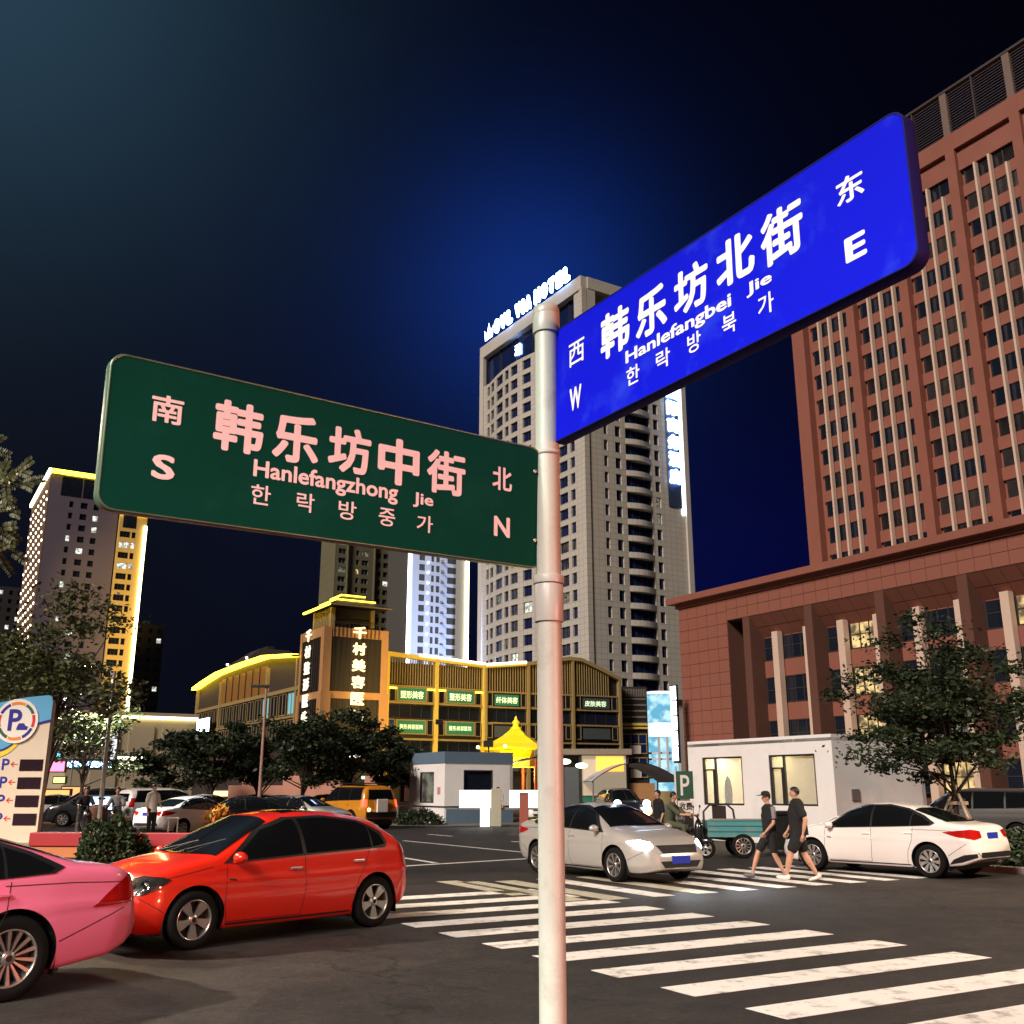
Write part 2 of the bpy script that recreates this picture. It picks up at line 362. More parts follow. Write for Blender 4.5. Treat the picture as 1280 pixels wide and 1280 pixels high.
sheet('ground', [(-1500, -300), (1500, -300), (1500, 2500), (-1500, 2500)], -.02, mat('dark_ground', (.05, .047, .045), .9, var=.2, scale=.02))
road = sheet('road', [(-60, -40), (60, -40), (60, 60), (-60, 60)], 0, M['asphalt'])
fc = sheet('forecourt', [(-60, 60.0), (60, 60.0), (60, 190), (-60, 190)], 0.0, M['paving'])
# pale concrete apron in front of the guard booth
P0 = Vector((-12.5, 48.5)); ap = [P0, P0 + XH * 0 + YH * 2, Vector((1.2, 50.5)), Vector((6, 52.5)), Vector((6, 59.96)), Vector((-14, 59.96))]
sheet('apron', [(p[0], p[1]) for p in ap], .004, M['paving'])

def strip_mesh(name, L, w, m):
    b = MB(); b.box(0, L, -w / 2, w / 2, 0, .003); return b.mesh(name, m)
ZM = .0042
stripe_me = strip_mesh('crosswalk_stripe', 4.08, .47, M['paint'])
D1 = Vector((-.537, .844)); D2 = Vector((.865, .502)); A2 = math.atan2(D2.y, D2.x); A1 = math.atan2(D1.y, D1.x)
cw = thing('crosswalk', None, None, kind='structure')
for k in range(-2, 10):
    S = Vector((2.16, 8.6)) + D1 * 1.055 * k - D1 * -.235
    o = addobj('crosswalk_stripe', stripe_me, cw, (S.x, S.y, ZM), (0, 0, A2))
cw2 = thing('crosswalk', None, None, kind='structure')
st2 = strip_mesh('crosswalk_stripe', 3.85, .44, M['paint']); st2b = strip_mesh('crosswalk_stripe', 3.0, .44, M['paint_dull']); st2c = strip_mesh('crosswalk_stripe', 3.85, .44, M['paint_dull'])
N0 = Vector((1.75, 17.35))
for j in range(-2, 9):
    N = N0 + Vector((.85, .52)) * .96 * j
    me = st2b if j == -2 else (st2c if j in (-1, 0, 2) else st2)
    if j == -2: N = Vector((.20, 18.05))
    if j == -1: N = Vector((1.05, 17.15))
    addobj('crosswalk_stripe', me, cw2, (N.x, N.y, ZM), (0, 0, math.atan2(.87, -.49)))
rm = thing('road_markings', None, None, kind='structure')
def line(p, q, w, m=None):
    p, q = Vector(p[:2]), Vector(q[:2]); d = q - p
    addobj('lane_line', strip_mesh('lane_line', d.length, w, m or M['paint']), rm, (p.x, p.y, ZM), (0, 0, math.atan2(d.y, d.x)))
line(gp(420, 1088), gp(735, 1069), .18)
line(gp(495, 1071), gp(545, 1079), .14); line(gp(505, 1051), gp(700, 1070), .12); line(gp(535, 1043), gp(565, 1045.5), .12); line(gp(640, 1052), gp(672, 1054), .12)
for p, q in [((1240, 1258), (1500, 1300)),]: pass

# right planting strip with kerb stones, left raised plaza with red edging
M['kerb'] = use_world(mat('kerb_stone', (.24, .20, .18), .8, var=.2, bump=.2))
M['soil'] = use_world(mat('soil', (.03, .026, .02), .95, var=.4, scale=6, bump=.6))
ka, kb = Vector((12.6, 19.4)), Vector((7.9, 27.0)); kd = (kb - ka).normalized(); kn = Vector((kd.y, -kd.x)) * 1.0
bed = sheet('planting_bed', [ka + kn * .15, kb + kn * .15, kb + kn * 5.5, ka + kn * 5.5], .10, M['soil'])
kerb = thing('kerb', None, None, kind='structure')
ks = MB().box(0, .98, 0, .15, 0, .14).mesh('kerb_stone', M['kerb'], bev=.012)
for i in range(9): addobj('kerb_stone', ks, kerb, (*(ka + kd * i), 0), (0, 0, math.atan2(kd.y, kd.x)))
for i in range(6): addobj('kerb_stone', ks, kerb, (*(ka + kn * (i)), 0), (0, 0, math.atan2(kn.y, kn.x)))
plz = [Vector((-26, 25)), gp(45, 1064).xy, gp(215, 1068).xy, gp(330, 1062).xy, Vector((-7.5, 36.5)), Vector((-30, 40))]
b = MB(); b.prism([(p.x, p.y) for p in plz], 0, .15); b.build('plaza', M['plaza'], kind='structure')

# ------------------------------------------------------------------ signpost and the two street-name signs
post = thing('signpost', 'pale steel pole standing nearest the camera, carrying the green and blue street signs', 'signpost', (.157, 4.2, 0))
pb = MB(); pb.cyl((0, 0, 0), (0, 0, 3.86), .053, n=40); pb.build('pole', M['pole'], post)
MB().lathe([(.12, 0), (.12, .02), (.06, .03)], 32).build('base_plate', M['collar'], post)
def collar(z0, z1, r, lip):
    b = MB(); b.lathe([(.052, z0), (r, z0), (r, z1), (.052, z1)], 40, smooth=False)
    if lip: b.lathe([(.055, z1), (r + lip, z1 + .001), (r + lip + .003, z1 + .012), (r + lip, z1 + .024), (.055, z1 + .026)], 40)
    for p in b.build('collar', M['collar'], post, bev=.002).data.polygons: p.use_smooth = abs(p.normal.z) < .5
cz = lambda y: at(684, y, 4.14).z
collar(cz(775), cz(728), .062, .0); collar(cz(727), cz(717), .066, .0)
collar(cz(411), cz(388), .062, .0)
b = MB(); b.lathe([(.052, 3.80), (.0615, 3.80), (.0615, 3.868), (.057, 3.884), (.035, 3.894), (.0, 3.896)], 40); b.build('cap', M['collar'], post)
b = MB(); b.lathe([(.052, cz(565)), (.056, cz(565)), (.056, cz(560)), (.052, cz(560))], 40); b.build('seam_ring', M['collar'], post)

def rounded(w, h, r, n=8):
    out = []
    for cx, cz_, a0 in ((w - r, h - r, 0), (r, h - r, 90), (r, r, 180), (w - r, r, 270)):
        for i in range(n + 1):
            a = R(a0 + 90 * i / n); out.append((cx + r * math.cos(a), cz_ + r * math.sin(a)))
    return out
def street_sign(name, label, o, u, v, thick, face, rim, texts, lip=0.008):
    o, u, v = Vector(o), Vector(u), Vector(v); w, h = u.length, v.length
    X = u.normalized(); Z = v.normalized(); Y = Z.cross(X)          # Y points away from the viewer
    r = bpy.data.objects.new(name, None); COL.objects.link(r); tag(r, label, 'street sign')
    r.matrix_world = Matrix.Translation(o) @ Matrix((X, Y, Z)).transposed().to_4x4()
    poly = rounded(w, h, .052)
    b = MB(); n = len(poly)
    vs = [(x, 0, z) for x, z in poly] + [(x, thick, z) for x, z in poly]
    b.add(vs[:n], [tuple(reversed(range(n)))]) ; b.add(vs[n:], [tuple(range(n))])
    b.build('panel', face, r)
    b = MB(); e = lip; po = rounded(w, h, .052)
    def off(k, yy):
        out = []
        for x, z in po:
            dx = x - w / 2; dz = z - h / 2; out.append((w / 2 + dx * (1 + 2 * k / w), yy, h / 2 + dz * (1 + 2 * k / h)))
        return out
    rings = [off(-.002, -.0015), off(.002, -.003), off(e * .5, .001), off(e * .5, thick * .5), off(e * .5, thick - .002), off(.002, thick + .003), off(-.002, thick + .0015)]
    vs = [p for q in rings for p in q]
    b.add(vs, [(i * n + k, i * n + (k + 1) % n, (i + 1) * n + (k + 1) % n, (i + 1) * n + k) for i in range(len(rings) - 1) for k in range(n)], 0, True)
    b.build('rim', rim, r)
    for s, (u0, v1, u1, v0), bold in texts:
        text_fit(s, M['letter'], (u0 * w, v0 * h, u1 * w, v1 * h), r, None, bold, 0, 'lettering', .0008)
    for z in (h * .22, h * .80):                                    # clamps holding the plate to the pole
        xa = .035 if u.y < 0 else w - .035
        b = MB(); b.box(xa - .05, xa + .05, -.006, .0, z - .014, z + .014) if False else b.box(xa - .03, xa + .03, thick, thick + .03, z - .02, z + .02); b.build('clamp', M['collar'], r, bev=.003)
        b = MB(); b.lathe([(.009, -.0), (.009, .004), (.006, .006), (0, .006)], 12, 0, Matrix.Translation((xa, -.001, z)) @ Matrix.Rotation(math.pi / 2, 4, 'X')); b.build('bolt', M['sign_bolt'], r)
    return r
BT = [('西', (.075, .79, .135, .582), .010), ('W', (.079, .39, .124, .188), .03),
      ('韩', (.197, .862, .298, .472), .034), ('乐', (.319, .838, .419, .467), .036), ('坊', (.441, .835, .541, .477), .034), ('北', (.564, .848, .665, .497), .036), ('街', (.682, .847, .783, .464), .030),
      ('东', (.859, .775, .916, .593), .024), ('E', (.866, .365, .909, .202), .035),
      ('Hanlefangbei', (.283, .447, .600, .312), .026), ('Jie', (.640, .440, .703, .332), .026),
      ('한', (.285, .297, .328, .150), .012), ('락', (.381, .297, .424, .150), .012), ('방', (.476, .297, .514, .150), .012), ('북', (.573, .297, .610, .150), .012), ('가', (.666, .297, .704, .150), .012)]
street_sign('street_name_sign', 'blue street name sign to the right of the pale pole, marked west and east', (.1684, 4.2, 3.2201), (1.0309, -1.5558, .03), (.0105, .0174, .5404), .055, M['blue'], M['blue_rim'], BT)
GT = [('南', (.077, .791, .137, .605), .022), ('S', (.087, .397, .130, .234), .035),
      ('韩', (.196, .85, .297, .497), .034), ('乐', (.316, .848, .417, .497), .036), ('坊', (.438, .835, .538, .497), .034), ('中', (.555, .83, .659, .472), .036), ('街', (.678, .812, .781, .468), .030),
      ('北', (.856, .778, .913, .584), .022), ('N', (.862, .370, .908, .206), .035),
      ('Hanlefangzhong', (.281, .478, .607, .320), .026), ('Jie', (.645, .447, .697, .330), .026),
      ('한', (.279, .305, .320, .168), .012), ('락', (.375, .300, .414, .164), .012), ('방', (.468, .293, .509, .155), .012), ('중', (.562, .286, .602, .152), .012), ('가', (.656, .279, .697, .149), .012)]
street_sign('street_name_sign', 'dark green street name sign reaching left of the pale pole, marked south and north', (-1.3303, 3.0854, 2.6177), (1.4536, 1.1146, .0419), (.004, -.0251, .5282), .045, M['green'], M['green_rim'], GT)

# ------------------------------------------------------------------ street lamps (modelled posts with lit heads, two unseen ones added)
M['lamp_warm'] = emit('lit_lamp_warm', (1, .72, .38), 30, False); M['lamp_white'] = emit('lit_lamp_white', (.85, 1, .92), 30, False)
M['galv'] = mat('galvanised_post', (.30, .27, .25), .45, metal=.3, var=.15)
def street_lamp(label, x, y, h, ang, reach, col, power, warm=True, group='street lamps round the crossing', lit=True, radius=.25, spot=150, point=False):
    t = thing('street_lamp', label, 'street lamp', (x, y, 0), ang, group)
    b = MB(); b.cyl((0, 0, 0), (0, 0, h), .09, .055, 14); b.tube([(0, 0, h - .3), (reach * .3, 0, h + .15), (reach, 0, h + .3)], [.045, .04, .035], 10); b.build('post', M['galv'], t)
    b = MB(); b.box(reach - .1, reach + .75, -.16, .16, h + .25, h + .36); b.build('lamp_head', M['galv'], t, bev=.03)
    b = MB(); b.box(reach, reach + .68, -.13, .13, h + .22, h + .246); b.build('lens', M['lamp_warm'] if warm else M['lamp_white'], t)
    if lit:
        ld = bpy.data.lights.new('street_lamp_light', 'POINT' if point else 'SPOT'); ld.energy = power; ld.color = col; ld.shadow_soft_size = radius
        if not point: ld.spot_size = R(spot); ld.spot_blend = .5
        lo = bpy.data.objects.new('lamp_light', ld); COL.objects.link(lo); lo.parent = t; lo.location = (reach + .34, 0, h + (.14 if not point else -.45))
    return t
street_lamp('tall reddish street lamp right of the camera', 10.2, -1.0, 3.0, math.pi * .97, 1.0, (1, .24, .12), 2500, point=True, radius=.5)
street_lamp('tall pinkish street lamp behind the camera', -2.0, -9.5, 7.5, math.pi * .5, 1.6, (1, .76, .72), 13000)
street_lamp('tall white street lamp behind the camera on the left', -9.0, -1.0, 8.0, .1, 1.6, (.80, 1, .86), 5500, False)
street_lamp('unseen street lamp added at the right kerb to light the white sedan', 17.5, 14.5, 8.5, math.pi * .88, 1.6, (1, .78, .55), 9000)  # added lamp outside the view, brightens sedan and booth
street_lamp('unseen street lamp added over the left lanes to light the plaza', -15.5, 15.0, 8.5, .05, 1.6, (1, .80, .62), 12000)  # added lamp outside the view for the plaza side
street_lamp('street lamp with a bright yellow head at the left edge, above the leaves', -11.3, 17.6, 5.6, .05, 1.2, (1, .80, .45), 1300)
lamp_mid = street_lamp('street lamp with a white lit head among the leaves in front of the grey tower', -15.0, 38, 6.0, math.pi * .9, .9, (.95, .95, .9), 5000, False)
# ------------------------------------------------------------------ building materials
M['brick_red'] = mat('red_stone_cladding', (.25, .088, .060), .7, var=.16, scale=.5, bump=.15)
M['brick_joint'] = mat('cladding_joint', (.11, .045, .03), .9)
M['fin'] = mat('pale_stone_fin', (.62, .47, .38), .6, var=.08)
M['post_dull'] = mat('screen_post_stone', (.16, .11, .09), .7)
M['mesh'] = mat('screen_louvre', (.06, .05, .055), .6, metal=.3)
M['hotel'] = panelled('pale_stone_cladding', (.47, .445, .40), (.28, .26, .235), 1.5, 1.21)
M['hotel_plain'] = mat('pale_stone', (.48, .455, .41), .7, var=.1, scale=.3)
M['neon_white'] = emit('neon_white_blue', (.40, .62, 1), 11)
M['neon_sign'] = emit('neon_sign_white', (.45, .66, 1), 5); M['neon_halo'] = emit('neon_blue_edge', (.12, .35, 1), 3.2)
M['led_yellow'] = emit('led_strip_yellow', (1, .70, .04), 6)
M['led_pale'] = emit('led_strip_pale', (1, .90, .50), 5)
M['led_white'] = emit('led_strip_white', (.85, .93, 1), 5)
M['led_dot'] = emit('led_dot', (1, .80, .55), 4, False)

# ------------------------------------------------------------------ red office building: podium
PO = Vector((15.13, 90.0))
pod = gframe('podium_building', 'low red stone building with deep window bays and white stone fins, under the red tower', 'building', PO)
L0, L1, DEP = 0.0, 49.0, 40
ps = [7.99 + 6.73 * k for k in range(7)]
b = MB()
b.box(0, 6.2, 0.001, DEP, 0, 17.4)                         # solid left end
b.box(6.2, L1, 1.9, DEP, 0, 17.4)                           # body behind the bays
b.box(6.2, L1, 0.001, 1.9, 15.5, 17.4)                      # frieze
for k in range(len(ps)):
    b.box(ps[k], ps[k] + .78, 0.001, 1.9, 0, 15.5)
for k in range(-1, len(ps) - 1):                            # sloping soffits
    x0 = 6.2 if k < 0 else ps[k] + .78; x1 = ps[0] if k < 0 else ps[k + 1]
    if k < 0: continue
    b.add([(x0, .001, 15.5), (x1, .001, 15.5), (x1, 1.6, 13.75), (x0, 1.6, 13.75), (x0, 1.9, 13.75), (x1, 1.9, 13.75)], [(0, 1, 2, 3), (3, 2, 5, 4)])
b.build('wall', M['brick_joint'], pod)
b = MB(); b.box(-.2, L1, -.2, DEP, 17.4, 17.8); b.box(-.8, L1, -.8, DEP, 17.8, 18.35); b.build('cornice', M['brick_red'], pod)
# cladding panels, one object each
def panel_me(w, h, name='panel'): return MB().box(.02, w - .02, -.035, 0, .02, h - .02).mesh(name, M['brick_red'])
pw = 1.235; pm = panel_me(pw, 1.02)
cnt = 0
for i in range(5):
    for j in range(17): addobj('panel', pm, pod, (i * pw + .02, 0, j * 1.02)); cnt += 1
pfr = panel_me(pw, .93)
for i in range(5, 34):
    addobj('panel', pfr, pod, (i * pw + .02, 0, 15.52))
    addobj('panel', pfr, pod, (i * pw + .02, 0, 16.45))
# left side (pilaster) recess panels sloping soffit joints
sp = MB()
for k in range(0, len(ps) - 1):
    x0, x1 = ps[k] + .78, ps[k + 1]; W_ = (x1 - x0)
    for a in range(5):
        for c in range(2):
            xa, xb = x0 + W_ * a / 5 + .02, x0 + W_ * (a + 1) / 5 - .02; t0, t1 = c / 2 + .01, (c + 1) / 2 - .01
            p = lambda x, t: (x, 1.6 * t - .02, 15.5 - 1.75 * t - .03)
            sp.add([p(xa, t0), p(xb, t0), p(xb, t1), p(xa, t1)], [(0, 1, 2, 3)])
sp.build('soffit_panels', M['brick_red'], pod, kind='stuff')
rows = [(z, z + 2.12) for z in (11.85, 8.38, 4.90, 1.4)]
rr = random.Random(4)
for k in range(0, len(ps) - 1):
    x0 = ps[k] + .78; zt = 13.72
    f1, f2 = x0 + 1.65, x0 + 5.0
    for f in (f1, f2): MB().box(f, f + .62, .75, 1.35, 0, zt + .35).build('fin', M['fin'], pod, bev=.02)
    for (z0, z1) in rows:
        for (a, c, nx) in ((x0 + .1, f1 - .05, 1), (f1 + .62, f2 - .05, 3), (f2 + .65, x0 + 5.93, 1)):
            if c - a < .25: continue
            g = M['glass']
            if k >= 1 and nx == 3 and rr.random() < .6: g = LIT[0] if rr.random() < .5 else LIT[2]
            addobj('window', window_mesh(c - a, 2.12, nx, 2, g, M['frame'], .08), pod, ((a + c) / 2, 1.52, z0))
    for z in (10.5, 7.02, 3.55): MB().box(x0 + .05, x0 + 5.9, 1.45, 1.9, z, z + 1.33).build('spandrel', M['brick_red'], pod)
    MB().box(x0 + .02, x0 + 5.93, 1.5, 1.9, 13.75, 13.98).build('lintel', M['brick_red'], pod)

# ------------------------------------------------------------------ red tower
M['curtained'] = mat('glass_over_blinds', (.018, .016, .018), .2, var=.9, scale=1.1); M['curtained2'] = mat('glass_half_blinds', (.035, .03, .03), .25, var=.9, scale=.7)
TO = PO + YH * 18
tow = gframe('office_tower', 'tall red office tower with vertical white fins, rising above the low red building', 'building', TO)
TL = 46; ZB, ZP, ZT = 18, 61.4, 66
b = MB(); b.box(-.25, TL, .9, 30, ZB, 60.2); b.box(-.25, 1.36, 0, 30, ZB, ZP); b.box(1.36, TL, .45, 30, 57.42, ZP - .02); b.box(1.36, TL, .02, .45, 59.6, ZP - .04)
pil = [7.10 + 6.49 * k for k in range(6)]
for x in pil: b.box(x, x + .95, 0, .9, ZB, ZP)
b.build('wall', M['brick_red'], tow)
fl = [20.05 + 2.76 * k for k in range(14)]
wt = window_mesh(4.7, 1.18, 4, 1, M['glass'], M['frame'], .07); wt2 = window_mesh(5.15, 1.18, 4, 1, M['glass'], M['frame'], .07)
xs = [(2.0, 6.85)] + [(x + 1.25, x + 6.35) for x in pil[:-1]]
for (a, c) in xs:
    for z in fl:
        w = window_mesh(c - a, 1.62, 4, 1, rr.choice([M['glass'], M['glass'], M['glass'], M['curtained'], M['curtained'], M['curtained2']]), M['frame'], .07)
        addobj('window', w, tow, ((a + c) / 2, .72, z - .12))
spd = {}
for (a, c) in xs:
    key = round(c - a, 2)
    if key not in spd:
        spd[key] = MB().box(-(c - a) / 2 - .25, (c - a) / 2 + .25, .60, .9, 0, 1.14).mesh('spandrel', M['brick_red'])
    for z in fl[:-1]: addobj('spandrel', spd[key], tow, ((a + c) / 2, 0, z + 1.50))
    for f in (.28, .56, .86):
        x = a + (c - a) * f; MB().box(x - .10, x + .10, .02, .5, ZB + 1, 57.2 if f != .86 else 55.5).build('fin', M['fin'], tow)
# rooftop louvre screen
b = MB()
for i in range(15): b.box(-.25, TL, .30, .36, ZP + .25 + i * .29, ZP + .32 + i * .29)
b.build('louvre', M['mesh'], tow, kind='stuff')
for x in [-.2] + [p + .1 for p in pil] + [p + 3.4 for p in pil]:
    w = .34 if abs((x - .1 - 7.10) / 6.49 - round((x - .1 - 7.10) / 6.49)) < .01 else .07
    MB().box(x, x + w * 2, .1, .5, ZP, ZT).build('screen_post', M['post_dull'] if w > .1 else M['mesh'], tow)
MB().box(-.3, TL, .05, .6, ZT, ZT + .25).build('coping', M['mesh'], tow)

# ------------------------------------------------------------------ hotel tower
HO = Vector((15.45, 200.0))
hot = gframe('hotel_tower', 'tall pale stone hotel tower with curved front and glowing white rooftop letters', 'building', HO)
ZR = 111.4
colsL = [(-45, -41.4, 0), (-41.4, -40.3, 1), (-40.3, -39.2, 0), (-39.2, -37.1, 1), (-37.1, -35.3, 0), (-35.3, -31.6, 2), (-31.6, -30.4, 0), (-30.4, -28.6, 1), (-28.6, -27.6, 0),
         (-27.6, -24.8, 2), (-24.8, -22.9, 0), (-22.9, -20.0, 2), (-20.0, -18.3, 0), (-18.3, -15.0, 2), (-15, -13.6, 0), (-13.6, -11.9, 1), (-11.9, -9.9, 0), (-9.9, -6.6, 2), (-6.6, -5.5, 0), (-5.5, -3.8, 1), (-3.8, 0, 0)]
rowsH = []; z = 19.6
while z < 99: rowsH += [(z, z + 1.25, 0), (z + 1.25, z + 3.62, 1)]; z += 3.62
ztop = rowsH[-1][1]; rowsH.append((ztop, ztop + .9, 0))
bul = lambda s: 1.6 * math.sin(math.pi * min(1, max(0, (s + 40.3) / 24))) if -40.3 < s < -16.3 else 0.0
hp = mix_pick(.0, M['glass_blue']); hr = random.Random(11)
def pickL(i, j):
    if j > 14: return M['glass_blue']
    return hr.choice([LIT[1], LIT[2], LIT[2]]) if hr.random() < .09 else M['glass_blue']
facade(hot, (0, 0), 0, colsL, rowsH, .45, M['hotel'], pickL, M['frame'], bul, fw=.12)
colsR = [(0, 4.95, 0), (4.95, 6.0, 1), (6.0, 8.0, 0), (8.0, 9.5, 1), (9.5, 10.8, 0), (10.8, 17.7, 4), (17.7, 18.8, 0), (18.8, 20.2, 1), (20.2, 22.3, 0), (22.3, 28.3, 0)]
bulR = lambda s: .5 * math.sin(math.pi * (s - 10.8) / 6.9) if 10.8 < s < 17.7 else 0
def pickR(i, j):
    if j == 22 and i == 5: return LIT[1]
    return LIT[2] if (hr.random() < .05 and j < 26) else M['glass_blue']
# the wide curved bay: spandrel drums stand proud of the glass
facade(hot, (0, 0), math.pi / 2, colsR, rowsH, .45, M['hotel'], pickR, M['frame'], fw=.12)
for (z0, z1, ny) in rowsH:
    if ny == 0 and z1 - z0 > 1:
        if 'drum' not in WIN_CACHE:
            d = MB(); N = 8
            pts = [(bulR(10.8 + 6.9 * i / N) * 1.6, 10.8 + 6.9 * i / N) for i in range(N + 1)]
            d.prism([(-.01, 10.8)] + [(x + .05, y) for x, y in pts] + [(-.01, 17.7)], 0, 1.25); WIN_CACHE['drum'] = d.mesh('spandrel', M['hotel'])
        addobj('spandrel', WIN_CACHE['drum'], hot, (0, 0, z0))
b = MB(); zc_ = rowsH[-1][1]
b.box(-45, -43.2, -.3, .6, 17, 108.2)                      # left edge pier
b.box(-3.2, -.0, .01, .9, zc_, 108.2)
b.box(-45, 0, -.3, 1.4, 108.2, ZR); b.box(-1.4, .3, 1.4, 28.3, 108.6, ZR)
b.box(-1.0, .2, 0, 3.4, zc_, 108.6); b.box(-.9, .2, 24.5, 28.3, zc_, 108.6)
b.build('frame_beam', M['hotel_plain'], hot)
MB().box(-43.2, -3.2, 1.2, 1.5, zc_ - .2, 108.2).build('glass_band', M['glass_blue'], hot)
MB().box(-1.3, -1.0, 3.4, 24.5, zc_ - .2, 108.6).build('glass_band', M['glass_blue'], hot)
for i in range(5): MB().box(-6.5 - i * 7.6, -6.3 - i * 7.6, .9, 1.2, zc_, 108.2).build('mullion', M['frame'], hot)
b = MB(); b.box(-44.9, -.9, 1.5, 28, 0, ZR - .3); b.build('core', M['hotel_plain'], hot)
# corner pilaster shaft and right-hand edge strip
MB().box(-.9, .25, -.25, 1.0, 17, 108.6).build('corner_pier', M['hotel'], hot)
MB().box(.0, .3, 26.1, 26.8, 60, 110).build('led_strip', M['led_white'], hot)
MB().box(.0, .5, 27.0, 28.3, 17, ZR).build('edge_pier', M['hotel_plain'], hot)
# rooftop letters (illegible glare in the photo beyond these shapes) and vertical sign
def neon(ch, a, c, z0, z1, parent, mtx=None, m='neon_white', bold=.10, name='letter'):
    o = text_fit(ch, M[m], (a, z0, c, z1), parent, mtx, bold, .35, name, .0); return o
b = MB()                                                    # crown mark at the left end
b.add([(-42.1, -.4, 112.2), (-38.4, -.4, 112.2), (-38.0, -.4, 115.2), (-39.3, -.4, 113.9), (-40.25, -.4, 116.6), (-41.2, -.4, 113.9), (-42.5, -.4, 115.2)], [(0, 1, 2, 3, 4, 5, 6)])
b.build('crown_mark', M['neon_white'], hot)
x = -37.0
for ch in 'OVL VIA HOTEL':
    if ch == ' ': x += .9; continue
    w = 1.1 if ch == 'I' else 2.5; neon(ch, x, x + w, 111.9, 115.8, hot, Matrix.Translation((0, -.5, 0))); x += w + .55
MB().box(-42, -1, .0, .1, 111.4, 111.75).build('letter_rail', M['galv'], hot)
ro = Matrix.Rotation(math.pi / 2, 4, 'Z')
for k, ch in enumerate('国际商务酒店'):
    zz = 86.2 - k * 4.05 + 4.3
    neon(ch, 22.5, 26.0, zz - 3.5, zz, hot, ro @ Matrix.Translation((0, -.35, 0)), m='neon_sign', bold=.075)
b = MB(); b.box(0.02, .22, 22.3, 26.2, 61.5, 95); b.build('sign_board', mat('lit_sign_board', (.03, .05, .10), .5), hot)
neon('洲', -29.6, -27.3, 103.5, 106.2, hot, Matrix.Translation((0, 1.1, 0)), bold=.02)

# ------------------------------------------------------------------ blue-white residential tower
BO = at(585, 690, 255).xy
br = gframe('apartment_tower', 'apartment tower washed in blue-white light with bright vertical edge strips', 'building', BO)
M['white_wall'] = mat('white_render', (.55, .57, .62), .7, var=.05)
rowsB = []; z = 12.0
while z < 63: rowsB += [(z, z + .95, 0), (z + .95, z + 2.62, 1)]; z += 2.62
rowsB.append((z, z + 1.2, 0)); ZBR = z + 1.2
colsB = [(-16.6, -14.0, 0), (-14.0, -12.4, 1), (-12.4, -10.6, 0), (-10.6, -9.8, 1), (-9.8, -9.2, 0), (-9.2, -8.2, 1), (-8.2, -6.0, 0), (-6.0, -3.4, 3), (-3.4, 0, 0)]
br_r = random.Random(5)
def pickB(i, j):
    if j < 14 and br_r.random() < .9: pass
    return LIT[1] if (i == 7 and j in (27, 29, 31)) or br_r.random() < .04 else M['glass_blue']
facade(br, (0, 0), math.pi / 2, colsB, rowsB, .25, M['white_wall'], pickB, M['frame_light'])
b = MB(); b.box(-14, -.1, -16.4, 0.0, 0, ZBR); b.build('core', mat('dark_render', (.06, .06, .055), .8), br)
for s in (-16.75, -.2): MB().box(-.1, .5, s - .35, s + .35, 12, ZBR - 1).build('led_strip', M['led_pale'] if s > -1 else M['led_white'], br)
for (z0, z1, ny) in rowsB:
    if ny: MB().ball((.12, -11.5, (z0 + z1) / 2 - 1.2), .28, 8, 6).build('facade_lamp', M['led_white'], br)
    if ny: MB().box(0, .7, -7.9, -7.0, z0 - .15, z0 - .05).build('ledge', M['frame'], br)
def flood(label, loc, target, power, col, size=50, group='floodlights on the roofs'):
    t = thing('floodlight', label, 'floodlight', loc, 0, group)
    d = (Vector(target) - Vector(loc)).normalized(); q = d.to_track_quat('-Z', 'Y').to_matrix().to_4x4()
    b = MB(); b.box(-.3, .3, -.2, .2, -.02, .2, 0, q); b.cyl((0, 0, -.6), (0, 0, 0), .05); b.build('housing', M['dark'], t)
    ld = bpy.data.lights.new('floodlight_light', 'SPOT'); ld.energy = power; ld.color = col; ld.spot_size = R(size); ld.spot_blend = .8; ld.shadow_soft_size = .4
    lo = bpy.data.objects.new('flood_lamp', ld); COL.objects.link(lo); lo.parent = t; lo.rotation_euler = d.to_track_quat('-Z', 'Y').to_euler(); lo.location = d * .15
def gl(C, x, y, z): q = Vector(C) + XH * x + YH * y; return Vector((q.x, q.y, z))
flood('floodlight aimed up at the blue-white apartment tower', gl(BO, 34, -8, 16.6), gl(BO, 0, -8, 47), 95000, (.48, .62, 1), 62)

# ------------------------------------------------------------------ olive apartment block
OO = at(420, 680, 280).xy
ol = gframe('apartment_block', 'dim olive apartment block with scattered lit windows left of the blue-white tower', 'building', OO)
M['olive'] = panelled('olive_render', (.13, .12, .07), (.08, .07, .05), 3, 2.7)
rowsO = []; z = 14.0
while z < 78: rowsO += [(z, z + 1.2, 0), (z + 1.2, z + 2.72, 1)]; z += 2.72
colsO = [(0, 1.0, 0), (1.0, 3.2, 2), (3.2, 6.4, 0), (6.4, 7.4, 1), (7.4, 8.2, 0), (8.2, 10.2, 2), (10.2, 12.8, 0), (12.8, 14.3, 1), (14.3, 15.0, 0), (15.0, 17.6, 2), (17.6, 19.8, 0), (19.8, 21.2, 1), (21.2, 23.6, 0)]
oR = random.Random(9)
facade(ol, (0, 0), math.pi / 2, colsO, rowsO, .4, M['olive'], lambda i, j: (LIT[oR.choice([0, 1, 2])] if oR.random() < .22 else M['glass']), M['frame_light'])
b = MB(); b.box(-12, -.5, 0.1, 23.5, 0, z); b.build('core', M['olive'], ol)
for y in (3.6, 12.0, 19.0): MB().box(0, .8, y - .15, y + .15, 14, z).build('fin', M['olive'], ol)
MB().box(.05, .4, 23.3, 23.6, 14, z).build('led_strip', M['led_yellow'], ol)

